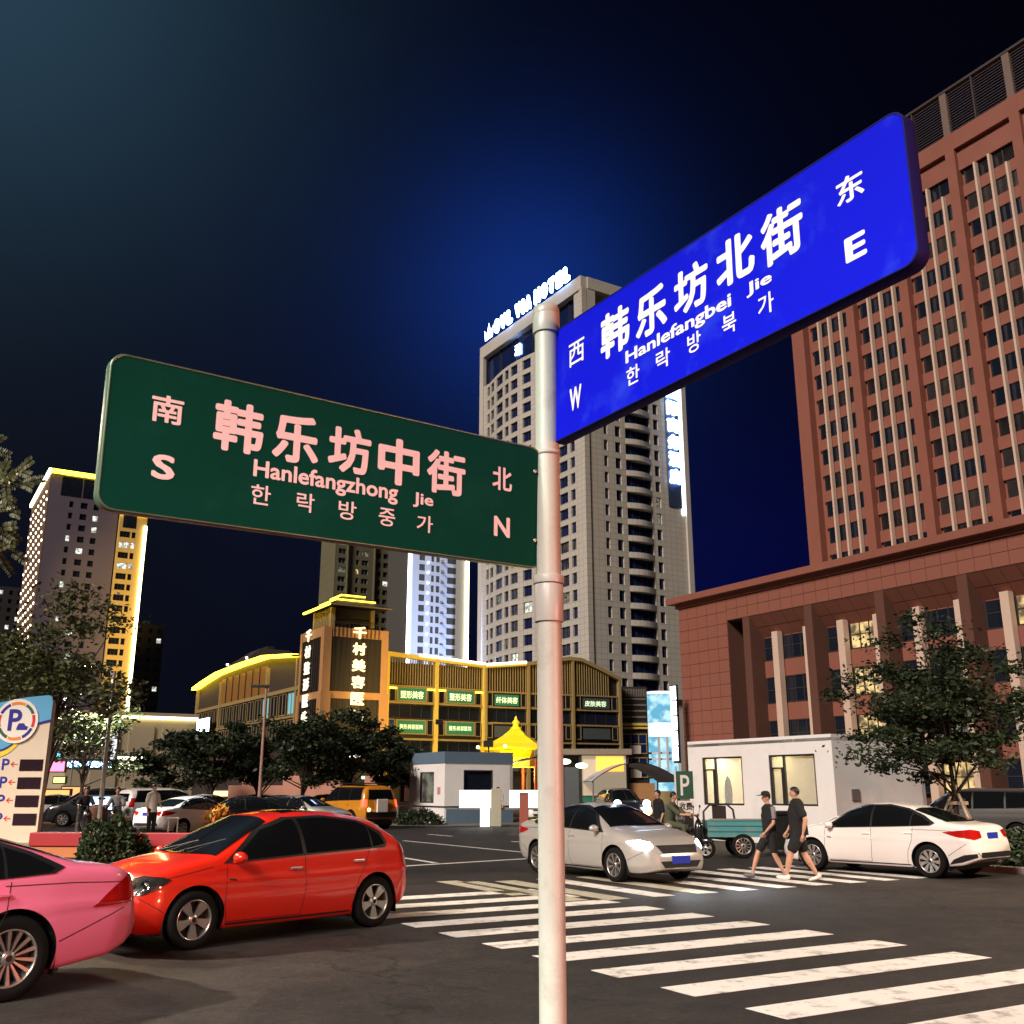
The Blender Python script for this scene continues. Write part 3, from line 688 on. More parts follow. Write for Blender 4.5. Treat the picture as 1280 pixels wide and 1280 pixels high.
# ------------------------------------------------------------------ grey tower and yellow wing (left)
LO = Vector((-120.5, 250.0))
lt = gframe('apartment_tower', 'grey apartment tower at the left with a yellow roof strip, its side dotted with lamps', 'building', LO)
M['grey_wall'] = mat('grey_render', (.125, .10, .135), .8, var=.08, scale=.2)
M['dot_wall'] = mat('brown_render', (.12, .07, .05), .8)
rowsT = []; z = 10.4
while z < 74: rowsT += [(z, z + 1.45, 0), (z + 1.45, z + 3.05, 1)]; z += 3.05
zt = z; rowsT += [(z, z + 1.3, 0)]
tR = random.Random(21)
facade(lt, (0, 0), math.pi / 2, [(0, 5.0, 0), (5.0, 6.0, 1), (6.0, 7.8, 0), (7.8, 9.5, 1), (9.5, 11.0, 0), (11.0, 12.4, 1), (12.4, 17.3, 0)], rowsT, .3, M['grey_wall'],
       lambda i, j: (LIT[1] if tR.random() < .16 else M['glass']), M['frame'])
b = MB(); b.box(-40, -.4, .05, 17.2, 0, 82); b.box(-.4, 0, 0, 2.6, zt + 1.3, 82); b.box(-.4, 0, 7.6, 8.0, zt + 1.3, 82); b.box(-.4, 0, 16.6, 17.3, zt + 1.3, 82); b.box(-.4, 0, 0, 17.3, 81, 82)
b.build('core', M['grey_wall'], lt)
MB().box(-40, -.05, -.25, 0, 8, 81).build('side_wall', M['dot_wall'], lt)
for y0_, y1_ in ((2.6, 7.6), (8.0, 16.6)): MB().box(0.0, .06, y0_, y1_, zt + 1.3, 80.9).build('cavity_shade_panel', M['glass'], lt)  # dark panels painting deep shade into the shallow roof cavities
b = MB()
for i in range(14):
    for j in range(24):
        if (i + j) % 2: continue
        x = -1.5 - i * 2.75; zz = 14 + j * 2.75
        b.ball((x, -.4, zz), (.42, .2, .42), 6, 4)
b.build('facade_lamps', M['led_dot'], lt, kind='stuff')
b = MB(); b.box(-40, .3, -.9, -.3, 81.4, 82.6); b.build('led_strip', M['led_pale'], lt); b = MB(); b.box(.1, .6, -.4, 17.3, 81.4, 82.5); b.build('led_strip', M['led_yellow'], lt)
YO = LO + YH * 17.6 - XH * -1.5
yw = gframe('apartment_tower', 'narrow yellow-lit apartment wing with a bright vertical strip, right of the grey tower', 'building', YO)
M['yellow_wall'] = mat('yellow_render', (.62, .42, .13), .8, var=.08, scale=.3)
rowsY = []; z = 8.0
while z < 66: rowsY += [(z, z + 1.2, 0), (z + 1.2, z + 2.85, 1)]; z += 2.85
zy = z; rowsY += [(z, z + 1, 0)]
facade(yw, (0, 0), math.pi / 2, [(0, .4, 0), (.4, 3.0, 3), (3.0, 3.4, 0), (3.4, 4.4, 1), (4.4, 7.0, 0)], rowsY, .3, M['yellow_wall'], lambda i, j: (LIT[1] if (j in (39, 35)) else M['glass']), M['frame'])
b = MB(); b.box(-10, -.4, .05, 6.9, 0, zy + 5); b.box(-.4, 0, 0, .9, zy + 1, zy + 5); b.box(-.4, 0, 4.3, 7, zy + 1, zy + 5); b.box(-.4, 0, 0, 7, zy + 4.4, zy + 5.2); b.build('core', M['yellow_wall'], yw)
b = MB(); b.box(.05, .5, 6.3, 7.1, 8, zy + 2); b.build('led_strip', M['led_pale'], yw)
MB().box(0, .06, .9, 4.3, zy + 1, zy + 4.4).build('cavity_shade_panel', M['glass'], yw)  # dark panel for the shade in the wing's roof opening
MB().box(.05, .5, 0, 7, zy + 4.6, zy + 5.3).build('led_strip', M['led_yellow'], yw)
flood('floodlight aimed up at the yellow apartment wing', gl(YO, 60, 8, 10), gl(YO, 0, 4, 45), 150000, (1, .66, .16), 34)
# dim far towers
for i, (x, y, Y, w, lab) in enumerate([(168, 775, 300, 9, 'dim far apartment tower just right of the yellow-lit wing'), (-6, 735, 330, 9, 'dim far tower cut by the left edge of the picture')]):
    q = at(x, y, Y); ft = gframe('apartment_tower', lab, 'building', q.xy)
    rws = []; z = 8.0
    while z < q.z - 3: rws += [(z, z + 1.4, 0), (z + 1.4, z + 2.9, 1)]; z += 2.9
    rws += [(z, z + 1.2, 0)]
    fr = random.Random(i)
    facade(ft, (0, 0), math.pi / 2, [(0, 1, 0), (1, 2.6, 2), (2.6, 4.4, 0), (4.4, 5.6, 1), (5.6, 7, 0), (7, 8.4, 2), (8.4, w, 0)], rws, .3, mat('far_render', (.022, .02, .022), .8), lambda i, j: (LIT[1] if fr.random() < .07 else M['glass']), M['frame'])
    MB().box(-9, -.4, .1, w - .1, 0, z + 1).build('core', M['frame'], ft)
# ------------------------------------------------------------------ hospital tower and the mall
M['dark_panel'] = mat('dark_brown_panel', (.020, .014, .011), .6, var=.2)
M['orange_post'] = mat('orange_brown_post', (.42, .22, .09), .6, var=.15, scale=2)
M['beige_frame'] = mat('beige_frame', (.28, .21, .09), .6, var=.1)
M['roof_tile'] = mat('dark_roof_tile', (.03, .025, .022), .6)
M['brown_panel'] = mat('brown_fascia', (.035, .024, .022), .7, var=.1, scale=1)
M['sign_gold'] = emit('lit_gold_letters', (1, .82, .48), 1.1)
M['sign_cream'] = emit('lit_cream_letters', (.95, .88, .70), .75)
M['teal_board'] = mat('teal_board', (.03, .20, .14), .5)
M['board_text'] = emit('board_letters', (.75, .95, .6), .75, False)
M['glow_amber'] = emit('lit_curtain_amber', (.75, .30, .05), .20, False, (.06, .03, .015))
QO = Vector((-18.79, 100.0))
qt = gframe('hospital_tower', 'square dark tower with orange posts, lit pagoda top and vertical Chinese lettering', 'building', QO)
b = MB(); b.box(-6.4, -.0, 0.0, 6.4, 0, 17.2); b.build('core', M['dark_panel'], qt)
for (x0, x1, y0, y1) in ((-.72, .12, -.12, .74), (-.5, .12, 6.2, 6.95), (-6.7, -6.2, -.12, .4)):
    b = MB(); b.box(x0, x1, y0, y1, 11, 17.45); b.box(x0 - .12, x1 + .12, y0 - .1, y1 + .12, 0, 11); b.build('post', M['orange_post'], qt, bev=.02)
for z0, z1 in ((16.5, 17.45), (10.35, 11.05)):
    b = MB(); b.box(-6.1, -.72, -.08, 0, z0, z1); b.build('band', M['orange_post'], qt)
    b = MB(); b.box(0, .08, .86, 6.2, z0, z1); b.build('band', M['orange_post'], qt)
rib = MB().box(-.04, .04, -.12, 0, 0, 5.4).mesh('rib', M['dark_panel']); rib2 = MB().box(0, .12, -.04, .04, 0, 5.4).mesh('rib', M['dark_panel'])
for z in (11.07, 4.9):
    for i in range(9): addobj('rib', rib, qt, (-5.9 + i * .62, 0, z)); addobj('rib', rib2, qt, (0, 1.0 + i * .62, z))
ribo = MB().box(0, .05, -.05, .05, 0, .9).mesh('rib', M['dark_panel'])
for i in range(12): addobj('rib', ribo, qt, (.085, 1.0 + i * .44, 16.53))
# upper pavilion
b = MB(); b.box(-5.6, -.9, 1.0, 5.4, 17.45, 19.6); b.build('upper_core', M['dark_panel'], qt)
for (x, y) in ((-.9, .75), (-.9, 5.1), (-5.6, .75)): MB().box(x - .0, x + .45, y, y + .45, 17.45, 19.55).build('upper_post', M['beige_frame'], qt)
for i in range(9): MB().box(-5.1 + i * .45, -4.98 + i * .45, .85, .98, 17.45, 19.5).build('screen_bar', M['beige_frame'], qt)
def hip(b, x0, x1, y0, y1, z0, z1, inset, mi=0):
    b.add([(x0, y0, z0), (x1, y0, z0), (x1, y1, z0), (x0, y1, z0), (x0 + inset, y0 + inset, z1), (x1 - inset, y0 + inset, z1), (x1 - inset, y1 - inset, z1), (x0 + inset, y1 - inset, z1)],
          [(0, 1, 5, 4), (1, 2, 6, 5), (2, 3, 7, 6), (3, 0, 4, 7), (4, 5, 6, 7), (3, 2, 1, 0)], mi)
b = MB(); hip(b, -6.6, .8, 0, 6.9, 19.72, 20.35, 1.3); hip(b, -5.3, -.5, 1.3, 5.6, 20.5, 21.0, .9); b.build('roof', M['roof_tile'], qt)
b = MB(); b.box(-6.6, .85, -.06, .15, 19.55, 19.73); b.build('eave_light', M['led_yellow'], qt); b = MB(); b.box(.7, .85, .15, 6.9, 19.58, 19.7); b.build('eave', M['beige_frame'], qt)
for q in ((-5.3, 1.25, -.5, 1.35), ): MB().box(q[0], q[2], q[1], q[3], 20.36, 20.5).build('eave_light', M['led_yellow'], qt)
MB().box(-.55, -.45, 1.3, 5.6, 20.36, 20.48).build('eave_light', M['led_yellow'], qt)
MB().box(-4.5, -1.3, 2.1, 2.2, 21.0, 21.12).build('eave_light', M['led_yellow'], qt); MB().box(-1.4, -1.3, 2.2, 4.8, 21.0, 21.12).build('eave_light', M['led_yellow'], qt)
for k in range(14): MB().cyl((.1, .9 + k * .42, 17.45), (.1, .9 + k * .42, 17.95), .02, n=5).build('railing_bar', M['frame'], qt)
MB().box(.07, .13, .8, 6.6, 17.93, 18.0).build('railing', M['frame'], qt)
for k, ch in enumerate('千村美容医院'):
    z1 = 17.65 - k * 1.66; text_fit(ch, M['sign_gold'], (2.95, z1 - 1.25, 4.4, z1), qt, ro @ Matrix.Translation((0, -.22, 0)), .035, .12, 'letter')
for k, ch in enumerate('千村整形医院'):
    z1 = 17.55 - k * 1.66; text_fit(ch, M['sign_cream'], (-4.6, z1 - 1.25, -3.1, z1), qt, Matrix.Translation((0, -.22, 0)), .035, .12, 'letter')

# left wing, running away from the hospital tower
lw = gframe('shopping_mall', 'dark mall wing left of the hospital tower with a bending yellow roof strip', 'building', QO)
prof = [(-48.3, 15.0), (-44, 15.5), (-37, 16.1), (-27, 16.25), (-17.6, 16.2), (-7.6, 15.3)]
b = MB(); b.prism([(-6.6, 15.25), (-6.6, 0), (-48.3, 0)][::-1] + [] if False else [(x, z) for x, z in prof] + [(-6.6, 15.2), (-6.6, 0), (-48.3, 0)], -20, -.3, 0, Matrix(((1, 0, 0, 0), (0, 0, -1, 0), (0, 1, 0, 0), (0, 0, 0, 1))))
b.build('wall', M['brown_panel'], lw)
for (x0, z0), (x1, z1) in zip(prof, prof[1:]):
    q = MB(); q.add([(x0, -.75, z0 - .12), (x1, -.75, z1 - .12), (x1, -.75, z1 + .18), (x0, -.75, z0 + .18), (x0, .2, z0 + .18), (x1, .2, z1 + .18), (x0, .2, z0 - .12), (x1, .2, z1 - .12)], [(0, 1, 2, 3), (3, 2, 5, 4), (1, 0, 6, 7)]); q.build('roof_strip', M['led_yellow'], lw)
for x in (-7.7, -17.6, -36.5, -48): MB().box(x - .22, x + .22, -.05, .3, 0, 15.0).build('post', M['beige_frame'], lw)
b = MB(); b.box(-36.3, -17.9, .1, .29, 12.1, 15.3); b.build('lit_curtain', M['glow_amber'], lw)
for i in range(6): MB().box(-20.5 - i * 2.7, -20.3 - i * 2.7, .0, .1, 12.0, 15.3).build('mullion', M['dark_panel'], lw)
for z0, z1 in ((11.7, 12.1), (8.9, 9.15), (6.0, 6.3)): MB().box(-48.2, -7.0, -.02, .3, z0, z1).build('band', M['beige_frame'], lw)
wr = random.Random(3)
M['cyan_poster'] = emit('backlit_poster', (.15, .45, .55), .45, False)
for z0 in (9.15, 6.3):
    for i in range(14):
        x = -9.3 - i * 2.85
        if x < -47: break
        g = M['cyan_poster'] if (i in (0, 3) and z0 > 9) else M['glass']
        addobj('window', window_mesh(2.3, 2.4, 2, 1, g, M['beige_frame'], .12), lw, (x, .2, z0 + .1))
M['shop_glow'] = emit('shop_sign_glare', (.75, .85, 1), 7)
# rooftop pavilion behind the left wing
rp = gframe('roof_pavilion', 'small dark tiled pavilion on the roof behind the left mall wing', 'pavilion', QO + XH * -42 + YH * 5)
b = MB(); b.box(-3, 3, 0, 6, 10, 18.2); b.build('wall', mat('dim_plaster', (.16, .15, .15), .8), rp); b = MB(); hip(b, -4.6, 4.6, -1.6, 7.6, 18.2, 20.2, 2.6); b.build('roof', M['roof_tile'], rp)
MB().box(-2, 2, 2.0, 3.0, 20.2, 20.6).build('ridge', M['roof_tile'], rp)
for x in (-4.5, 4.4): MB().ball((x, -1.5, 18.5), .18, 8, 6).build('roof_lamp', M['led_white'], rp)
# glowing shop sign on the left wing
def billboard(name, label, c, w, h, ang, rim, face, text=None, tm=None, tb=None, depth=.25, cat='shop sign', group=None):
    t = thing(name, label, cat, c, ang, group); b = MB(); b.box(-w / 2, w / 2, 0, depth, 0, h); b.build('case', rim, t, bev=.02)
    MB().box(-w / 2 + .08, w / 2 - .08, -.012, -.002, .08, h - .08).build('face', face, t)
    if text: text_fit(text, tm, tb or (-w * .42, h * .2, w * .42, h * .8), t, Matrix.Translation((0, -.015, 0)), .02, .02)
    return t
q = Vector(gl(QO, -45, -1.0, 9.0)); 
billboard('shop_sign', 'glaring white shop sign on the far left end of the dark mall wing', (*gl(QO, -42.5, -.9, 8.7).xy, 8.7), 11.0, 1.9, GROT, M['dark'], M['shop_glow'])
billboard('shop_sign', 'small glaring sign below the big white one on the dark mall wing', (*gl(QO, -40.5, -.9, 7.2).xy, 7.2), 6.0, 1.1, GROT, M['dark'], M['shop_glow'])

# main mall block: facade A runs along YH, facade B/C faces the camera
AO = Vector((-13.01, 105.0)); AL = 11.65; BP = AO + YH * AL
ma = gframe('shopping_mall', 'yellow-lit mall front with slatted screens and green hospital boards, left of the pale pole', 'building', AO)
M['yellow_frame'] = mat('yellow_frame', (.62, .46, .09), .6, var=.1)
bd = [(-.001, 15.5), (AL, 14.9)]
def zr(y): return 15.55 - .6 * y / AL
b = MB(); b.box(-14, -.4, 0, AL, 0, 14.4); b.build('core', M['dark_panel'], ma)
slat = MB().box(0, .12, -.035, .035, 0, 2.75).mesh('slat', M['beige_frame'])
for i in range(38):
    y = .25 + i * .30
    if abs(y - 5.7) < .25: continue
    addobj('slat', slat, ma, (-.05, y, zr(y) - .45 - 2.75))
for y in (.0, 5.75, AL - .05): MB().box(-.3, .3, y - .17, y + .17, 0, zr(y)).build('post', M['yellow_frame'], ma)
q = MB(); q.add([(.25, 0, zr(0) - .45), (.25, AL, zr(AL) - .45), (.25, AL, zr(AL)), (.25, 0, zr(0)), (-.5, 0, zr(0)), (-.5, AL, zr(AL)), (-.3, 0, zr(0) - .45), (-.3, AL, zr(AL) - .45)], [(0, 1, 2, 3), (3, 2, 5, 4), (1, 0, 6, 7)]); q.build('fascia', M['yellow_frame'], ma)
for a, c in ((3.6, AL),):
    q = MB(); q.add([(.3, a, zr(a) - .12), (.3, c, zr(c) - .12), (.3, c, zr(c) + .12), (.3, a, zr(a) + .12), (.1, a, zr(a) + .12), (.1, c, zr(c) + .12)], [(0, 1, 2, 3), (3, 2, 5, 4)]); q.build('led_strip', M['led_pale'], ma)
q = MB(); q.box(-.1, .1, .2, AL, zr(5) - 3.55, zr(5) - 3.40); q.build('led_strip', M['led_yellow'], ma)  # strip added under the slats to cast yellow light on the front
for z in (12.05, 10.35, 6.65, 4.9): MB().box(-.25, .12, 0, AL, z - .10, z + .10).build('rail', M['beige_frame'], ma)
def bay(par, y0, y1, side):
    w = y1 - y0
    for z0, z1, txt, kind in ((10.5, 11.95, side, 1), (7.15, 8.6, None, 2)):
        MB().box(-.18, .12, y0 + w * .17, y0 + w * .83, z0 - .02, z1 + .05).build('board_case', M['beige_frame'], par)
        MB().box(.122, .13, y0 + w * .2, y0 + w * .8, z0 + .1, z1 - .08).build('board', M['teal_board'], par)
        text_fit(txt or '整形美容医院', M['board_text'], (y0 + w * .25, z0 + (.3 if kind == 1 else .5), y0 + w * .75, z1 - (.35 if kind == 1 else .45)), par, ro @ Matrix.Translation((0, -.132, 0)), .02 if kind == 1 else .01, 0)
        for a in (y0 + w * .02, y0 + w * .85):
            o = addobj('window', window_mesh(w * .13, 1.55, 1, 1, M['glass'], M['beige_frame'], .06), par, (.0, a + w * .065, z0 - .05), (0, 0, math.pi / 2))
    for z0 in (8.75, 5.1):
        addobj('window', window_mesh(w * .97, 1.45, 4, 1, M['glass'], M['dark_panel'], .07), par, (-.2, (y0 + y1) / 2, z0), (0, 0, math.pi / 2))
bay(ma, .2, 5.55, '塑形美容'); bay(ma, 5.95, AL - .25, '整形美容')
# facade B/C
mb_ = thing('shopping_mall', 'dark slatted mall front with a gabled roof line, right of the pale pole', 'building', (BP.x, BP.y, 0), math.atan2(118 - BP.y, 12.57 - BP.x))
BL = (Vector((12.57, 118)) - BP).length
top = [(0, 14.9), (5.0, 15.4), (10.6, 16.3), (12.1, 16.2), (BL, 14.2)]
def tz(x):
    for (a, za), (c, zc2) in zip(top, top[1:]):
        if a <= x <= c: return za + (zc2 - za) * (x - a) / (c - a)
    return 14.2
VX = Matrix(((1, 0, 0, 0), (0, 0, -1, 0), (0, 1, 0, 0), (0, 0, 0, 1)))
b = MB(); b.prism(top + [(BL, 0), (0, 0)], -14, -.35, 0, VX); b.build('core', M['dark_panel'], mb_)
for (a, za), (c, zc2) in zip(top, top[1:]):
    q = MB(); q.add([(a, -.35, za - .4), (c, -.35, zc2 - .4), (c, -.35, zc2), (a, -.35, za), (a, .4, za), (c, .4, zc2), (a, .3, za - .4), (c, .3, zc2 - .4)], [(0, 1, 2, 3), (3, 2, 5, 4), (1, 0, 6, 7)]); q.build('fascia', M['yellow_frame'] if a < 5 else M['beige_frame'], mb_)
q = MB(); q.add([(.1, -.4, 14.75), (5, -.4, 15.25), (5, -.4, 15.5), (.1, -.4, 15.0)], [(0, 1, 2, 3)]); q.build('led_strip', M['led_pale'], mb_)
for i in range(50):
    x = .35 + i * .31
    if x > BL - .2: break
    h = tz(x) - .4 - 12.0
    if h > .3: MB().box(x - .035, x + .035, -.12, 0, 12.0, 12.0 + h).build('slat', M['beige_frame'], mb_)
for x in (.15, 5.3, 10.9, BL - .1): MB().box(x - .15, x + .15, -.3, .3, 0, tz(x)).build('post', M['beige_frame'], mb_)
for z in (11.95, 10.3, 8.6, 6.6, 4.9): MB().box(0, BL, -.12, .25, z - .08, z + .08).build('rail', M['beige_frame'], mb_)
for (x0, x1) in ((.3, 5.15), (5.45, 10.75), (11.05, BL - .3)):
    w = x1 - x0
    for z0 in (10.4, 7.0, 3.4):
        for a in (x0 + w * .02, x0 + w * .85): addobj('window', window_mesh(w * .13, 1.5, 1, 1, M['glass'], M['beige_frame'], .07), mb_, (a + w * .065, -.02, z0))
        MB().box(x0 + w * .2, x0 + w * .8, -.1, .0, z0 + .1, z0 + 1.3).build('board', M['teal_board'] if z0 > 10 and x0 < 1 else mat('dim_board', (.06, .075, .085), .5), mb_)
    for z0 in (8.7, 5.0): addobj('window', window_mesh(w * .97, 1.5, 4, 1, M['glass'], M['dark_panel'], .07), mb_, ((x0 + x1) / 2, .15, z0))
text_fit('纤体美容', M['board_text'], (1.4, 10.75, 4.0, 11.45), mb_, Matrix.Translation((0, -.12, 0)), .02, 0)
text_fit('皮肤美容', M['board_text'], (12.4, 10.75, 15.2, 11.4), mb_, Matrix.Translation((0, -.12, 0)), .02, 0)
text_fit('口腔美容', M['board_text'], (6.8, 10.75, 9.4, 11.4), mb_, Matrix.Translation((0, -.12, 0)), .02, 0)
# dark link with railings, then the curved cyan-lit corner
lk = thing('shopping_mall', 'dark recessed mall bay with roof railings between the slatted front and the cyan-lit corner', 'building', (12.9, 120, 0), .1)
b = MB(); b.box(0, 3.2, .3, 12, 0, 13.4); b.build('core', M['dark_panel'], lk)
for z in (11.9, 11.2, 10.5, 9.8, 9.1): MB().box(.1, 3.0, -.02, .02, z, z + .06).build('rail', M['frame_light'], lk)
for k in range(15): MB().box(.1 + k * .2, .14 + k * .2, -.03, .0, 12.2, 13.1).build('railing_bar', M['sign_cream'] if False else M['frame_light'], lk)
for z in (8.45, 8.85): MB().box(0, 3.1, -.1, .3, z, z + .22).build('band', M['yellow_frame'], lk)
for z0 in (5.6, 2.9):
    addobj('window', window_mesh(2.9, 2.3, 3, 2, M['glass_blue'], M['beige_frame'], .1), lk, (1.55, .2, z0))
    MB().box(.9, 2.2, -.02, .18, z0, z0 + .95).build('board', M['hotel_plain'], lk)
MB().box(0, 3.6, -.5, .3, 0, 2.3).build('lower_band', M['orange_post'], lk)
cc = thing('corner_shop', 'rounded corner shop front lit cyan and white beside the red building', 'building', (16.2, 120.5, 0), .1)
M['cyan_glass'] = lit_room('cyan_lit_glass', (.12, .42, .62), (.55, .85, .95), 1.0, .8)
M['white_glow'] = emit('lit_fascia', (.85, .90, .86), .95)
def arc(r, z0, z1, m, nm, n=10, cx=1.9, cy=3.0):
    b = MB(); pts = [(cx - 1.9 * math.cos(math.pi * i / n) * r, cy - 3.0 * math.sin(math.pi * (i / n)) ** .6 * r) for i in range(n + 1)]
    b.add([(x, y, z) for z in (z0, z1) for x, y in pts], [(i, i + 1, n + 2 + i, n + 1 + i) for i in range(n)], 0, True); b.add([(x, y, z1) for x, y in pts], [tuple(range(n + 1))]); b.build(nm, m, cc)
arc(1.0, 9.2, 12.6, M['cyan_glass'], 'glazing'); arc(1.06, 12.6, 12.9, M['white_glow'], 'rim'); arc(1.04, 7.6, 9.2, M['white_glow'], 'fascia'); arc(1.0, 1.2, 7.6, M['cyan_glass'], 'glazing')
for z in (5.6, 4.9, 2.8): arc(1.05, z, z + .22, M['white_wall'], 'rail')
for i in (0.6, 1.6, 3.0): MB().box(.3 + i, .55 + i, -.35, -.1, 3.2, 7.6).build('mullion', M['white_wall'], cc)
arc(1.08, -.0, 1.4, M['beige_frame'], 'plinth')
vb = thing('shop_sign', 'narrow vertical white neon sign against the left edge of the red building', 'shop sign', (at(848, 940, 88).x, 88, 3.8), GROT)
b = MB(); b.box(-.3, .3, -.3, .0, 0, 6.6); b.build('case', M['dark'], vb)
for k in range(5): MB().box(-.34, .34, -.34, -.3, .2 + k * 1.28, 1.35 + k * 1.28).build('letter_panel', M['shop_glow'], vb)

# pale low building on the left with a yellow cornice light
lb = gframe('low_building', 'low cream building behind the left trees with a pale yellow cornice strip', 'building', at(90, 888, 90).xy)
M['cream'] = mat('cream_render', (.45, .38, .27), .8, var=.1, scale=.5)
b = MB(); b.box(-30, 0, 0, 11, 0, 8.3); b.build('wall', M['cream'], lb)
for y in (2.0, 5.0, 7.9): MB().box(0, .12, y, y + 2.2, 1.2, 7.2).build('wall_panel', M['cream'], lb)
MB().box(0, .5, -.4, 11, 8.1, 8.4).build('cornice', M['cream'], lb); MB().box(.12, .3, -.2, 11, 7.85, 8.08).build('led_strip', M['led_pale'], lb); MB().box(-14, 0, -.3, -.1, 7.85, 8.08).build('led_strip', M['led_pale'], lb)
billboard('shop_sign', 'bright cream shop sign low on the cream building behind the man in white', (*at(167, 962, 84).xy, at(167, 962, 84).z), 3.6, 1.1, GROT + math.pi / 2, M['dark'], emit('shop_sign_cream', (1, .93, .72), 6))
billboard('shop_sign', 'row of pale blue lit shop letters left of the bright cream sign', (*at(112, 962, 80).xy, at(112, 962, 80).z), 4.2, .8, GROT + math.pi / 2, M['dark'], M['teal_board'], '时尚百货商城', M['neon_white'])
gb = thing('globe_lamp', 'round white globe lamp shining through the left trees', 'lamp', at(95, 917, 70)); MB().ball((0, 0, 0), .42, 16, 10).build('globe', M['neon_white'], gb); MB().cyl((0, 0, -4), (0, 0, -.4), .05).build('stem', M['galv'], gb)

flood('warm floodlight added behind the guard booth to turn the mall front golden', (-6.0, 84, 7.0), gl(AO, 0, 5, 10.5), 26000, (1, .66, .18), 70)  # added fill lamp, gives the mall front its golden light
# yellow pavilion
pv = thing('pavilion', 'bright yellow tiled pagoda pavilion glowing behind the left guard booth', 'pavilion', (at(645, 960, 75).x, 75, 0))
M['yellow_tile'] = mat('yellow_glazed_tile', (.75, .55, .02), .4, var=.1, scale=4)
def pag(b, n, rings, mi=0):
    vs = [];
    for r, z in rings:
        for k in range(n * 4):
            a = 2 * math.pi * k / (n * 4) + .25; f = 1 / max(.001, math.cos(((a - .25) % (2 * math.pi / n)) - math.pi / n)); ff = (f * math.cos(math.pi / n)); lift = (ff - math.cos(math.pi / n)) * r * .22
            vs.append((r * ff * math.cos(a), r * ff * math.sin(a), z + lift))
    m_ = n * 4; b.add(vs, [(i * m_ + k, i * m_ + (k + 1) % m_, (i + 1) * m_ + (k + 1) % m_, (i + 1) * m_ + k) for i in range(len(rings) - 1) for k in range(m_)], mi)
b = MB(); pag(b, 6, [(2.75, 4.35), (2.8, 4.5), (1.9, 4.85), (1.0, 5.4), (.4, 5.9)]); b.lathe([(.4, 5.9), (.42, 6.0), (.25, 6.1), (.22, 6.3), (.3, 6.4), (.12, 6.6), (.1, 6.75), (0, 6.9)], 12); b.build('roof', M['yellow_tile'], pv)
pl = MB(); pl.lathe([(2.0, 3.9), (2.3, 4.35)], 6, smooth=False); pl.build('eave', M['yellow_tile'], pv)
for k in range(6):
    a = 2 * math.pi * k / 6 + .25; MB().cyl((2.0 * math.cos(a), 2.0 * math.sin(a), 0), (2.0 * math.cos(a), 2.0 * math.sin(a), 4.0), .12, n=10).build('column', mat('red_column', (.35, .04, .02), .5) if k == 0 else bpy.data.materials['red_column'], pv)
    MB().ball((2.85 * math.cos(a), 2.85 * math.sin(a), 4.6), .12, 8, 6).build('eave_lamp', M['led_pale'], pv)
MB().lathe([(1.95, 3.2), (1.95, 3.9)], 6, smooth=False).build('lattice', M['yellow_frame'], pv)
pld = bpy.data.lights.new('pavilion_lamp_light', 'POINT'); pld.energy = 900; pld.color = (1, .78, .15); pld.shadow_soft_size = .3; plo = bpy.data.objects.new('pavilion_lamp', pld); COL.objects.link(plo); plo.parent = pv; plo.location = (0, -.3, 2.7)
flood('small floodlight aimed at the yellow pavilion roof', (-1.5, 66, 4.5), (.3, 75, 5.2), 5200, (1, .80, .15), 40)

# arched canopies, kiosk
def canopy(label, c, w, d, h, rise, ang, m):
    t = thing('canopy', label, 'canopy', c, ang); N = 12; b = MB()
    pts = [(-w / 2 + w * i / N, h + rise * math.sin(math.pi * i / N) ** .9) for i in range(N + 1)]
    b.add([(x, y, z) for y in (0, d) for x, z in pts], [(i, i + 1, N + 2 + i, N + 1 + i) for i in range(N)], 0, True)
    b.add([(x, y, z - .06) for y in (0, d) for x, z in pts], [(i + 1, i, N + 1 + i, N + 2 + i) for i in range(N)], 0, True); b.build('roof', m, t)
    for x in (-w / 2 + .1, w / 2 - .1):
        for y in (.1, d - .1): MB().cyl((x, y, 0), (x, y, h), .05, n=8).build('leg', M['galv'], t)
    return t
M['canopy_blue'] = mat('pale_blue_canopy', (.45, .5, .7), .5); M['canopy_grey'] = mat('grey_canopy', (.38, .38, .46), .5)
canopy('pale blue arched canopy below the yellow pavilion', (at(680, 985, 66).x, 66, 0), 8.6, 3, 2.2, 1.5, 0, M['canopy_blue'])
canopy('grey arched canopy left of the green parking sign', (at(797, 985, 62).x, 62, 0), 5.6, 5, 2.15, 1.1, .15, M['canopy_grey'])
kk = thing('kiosk', 'glass-fronted kiosk with an orange lit ceiling, right of the pale pole', 'kiosk', (at(728, 985, 64).x, 64, 0), .02)
b = MB(); b.box(-2.6, 2.9, .2, 4, 0, .9); b.box(-2.8, 3.1, -.2, 4, 3.75, 4.1); b.box(-2.6, 2.9, 3.7, 4, .9, 3.75); b.build('body', mat('kiosk_wall', (.28, .22, .17), .7), kk)
for x in (-2.6, -1.25, -.1, 2.85): MB().box(x - .07, x + .07, .0, .2, 0, 3.75).build('mullion', M['frame'], kk)
for x0, x1, g in ((-2.5, -1.35, None), (0, 2.75, None)):
    m = g or bpy.data.materials.get('kiosk_interior') or emit('kiosk_interior', (.50, .40, .28), .55, False); MB().box(x0, x1, .12, .15, 1.3, 3.7).build('pane', m, kk)
MB().box(.9, 2.6, .08, .11, 2.75, 3.65).build('lit_menu', emit('orange_menu', (1, .45, .06), 1.6), kk)
MB().box(-2.45, -1.4, .08, .11, 2.2, 3.3).build('lit_menu', bpy.data.materials['orange_menu'], kk)
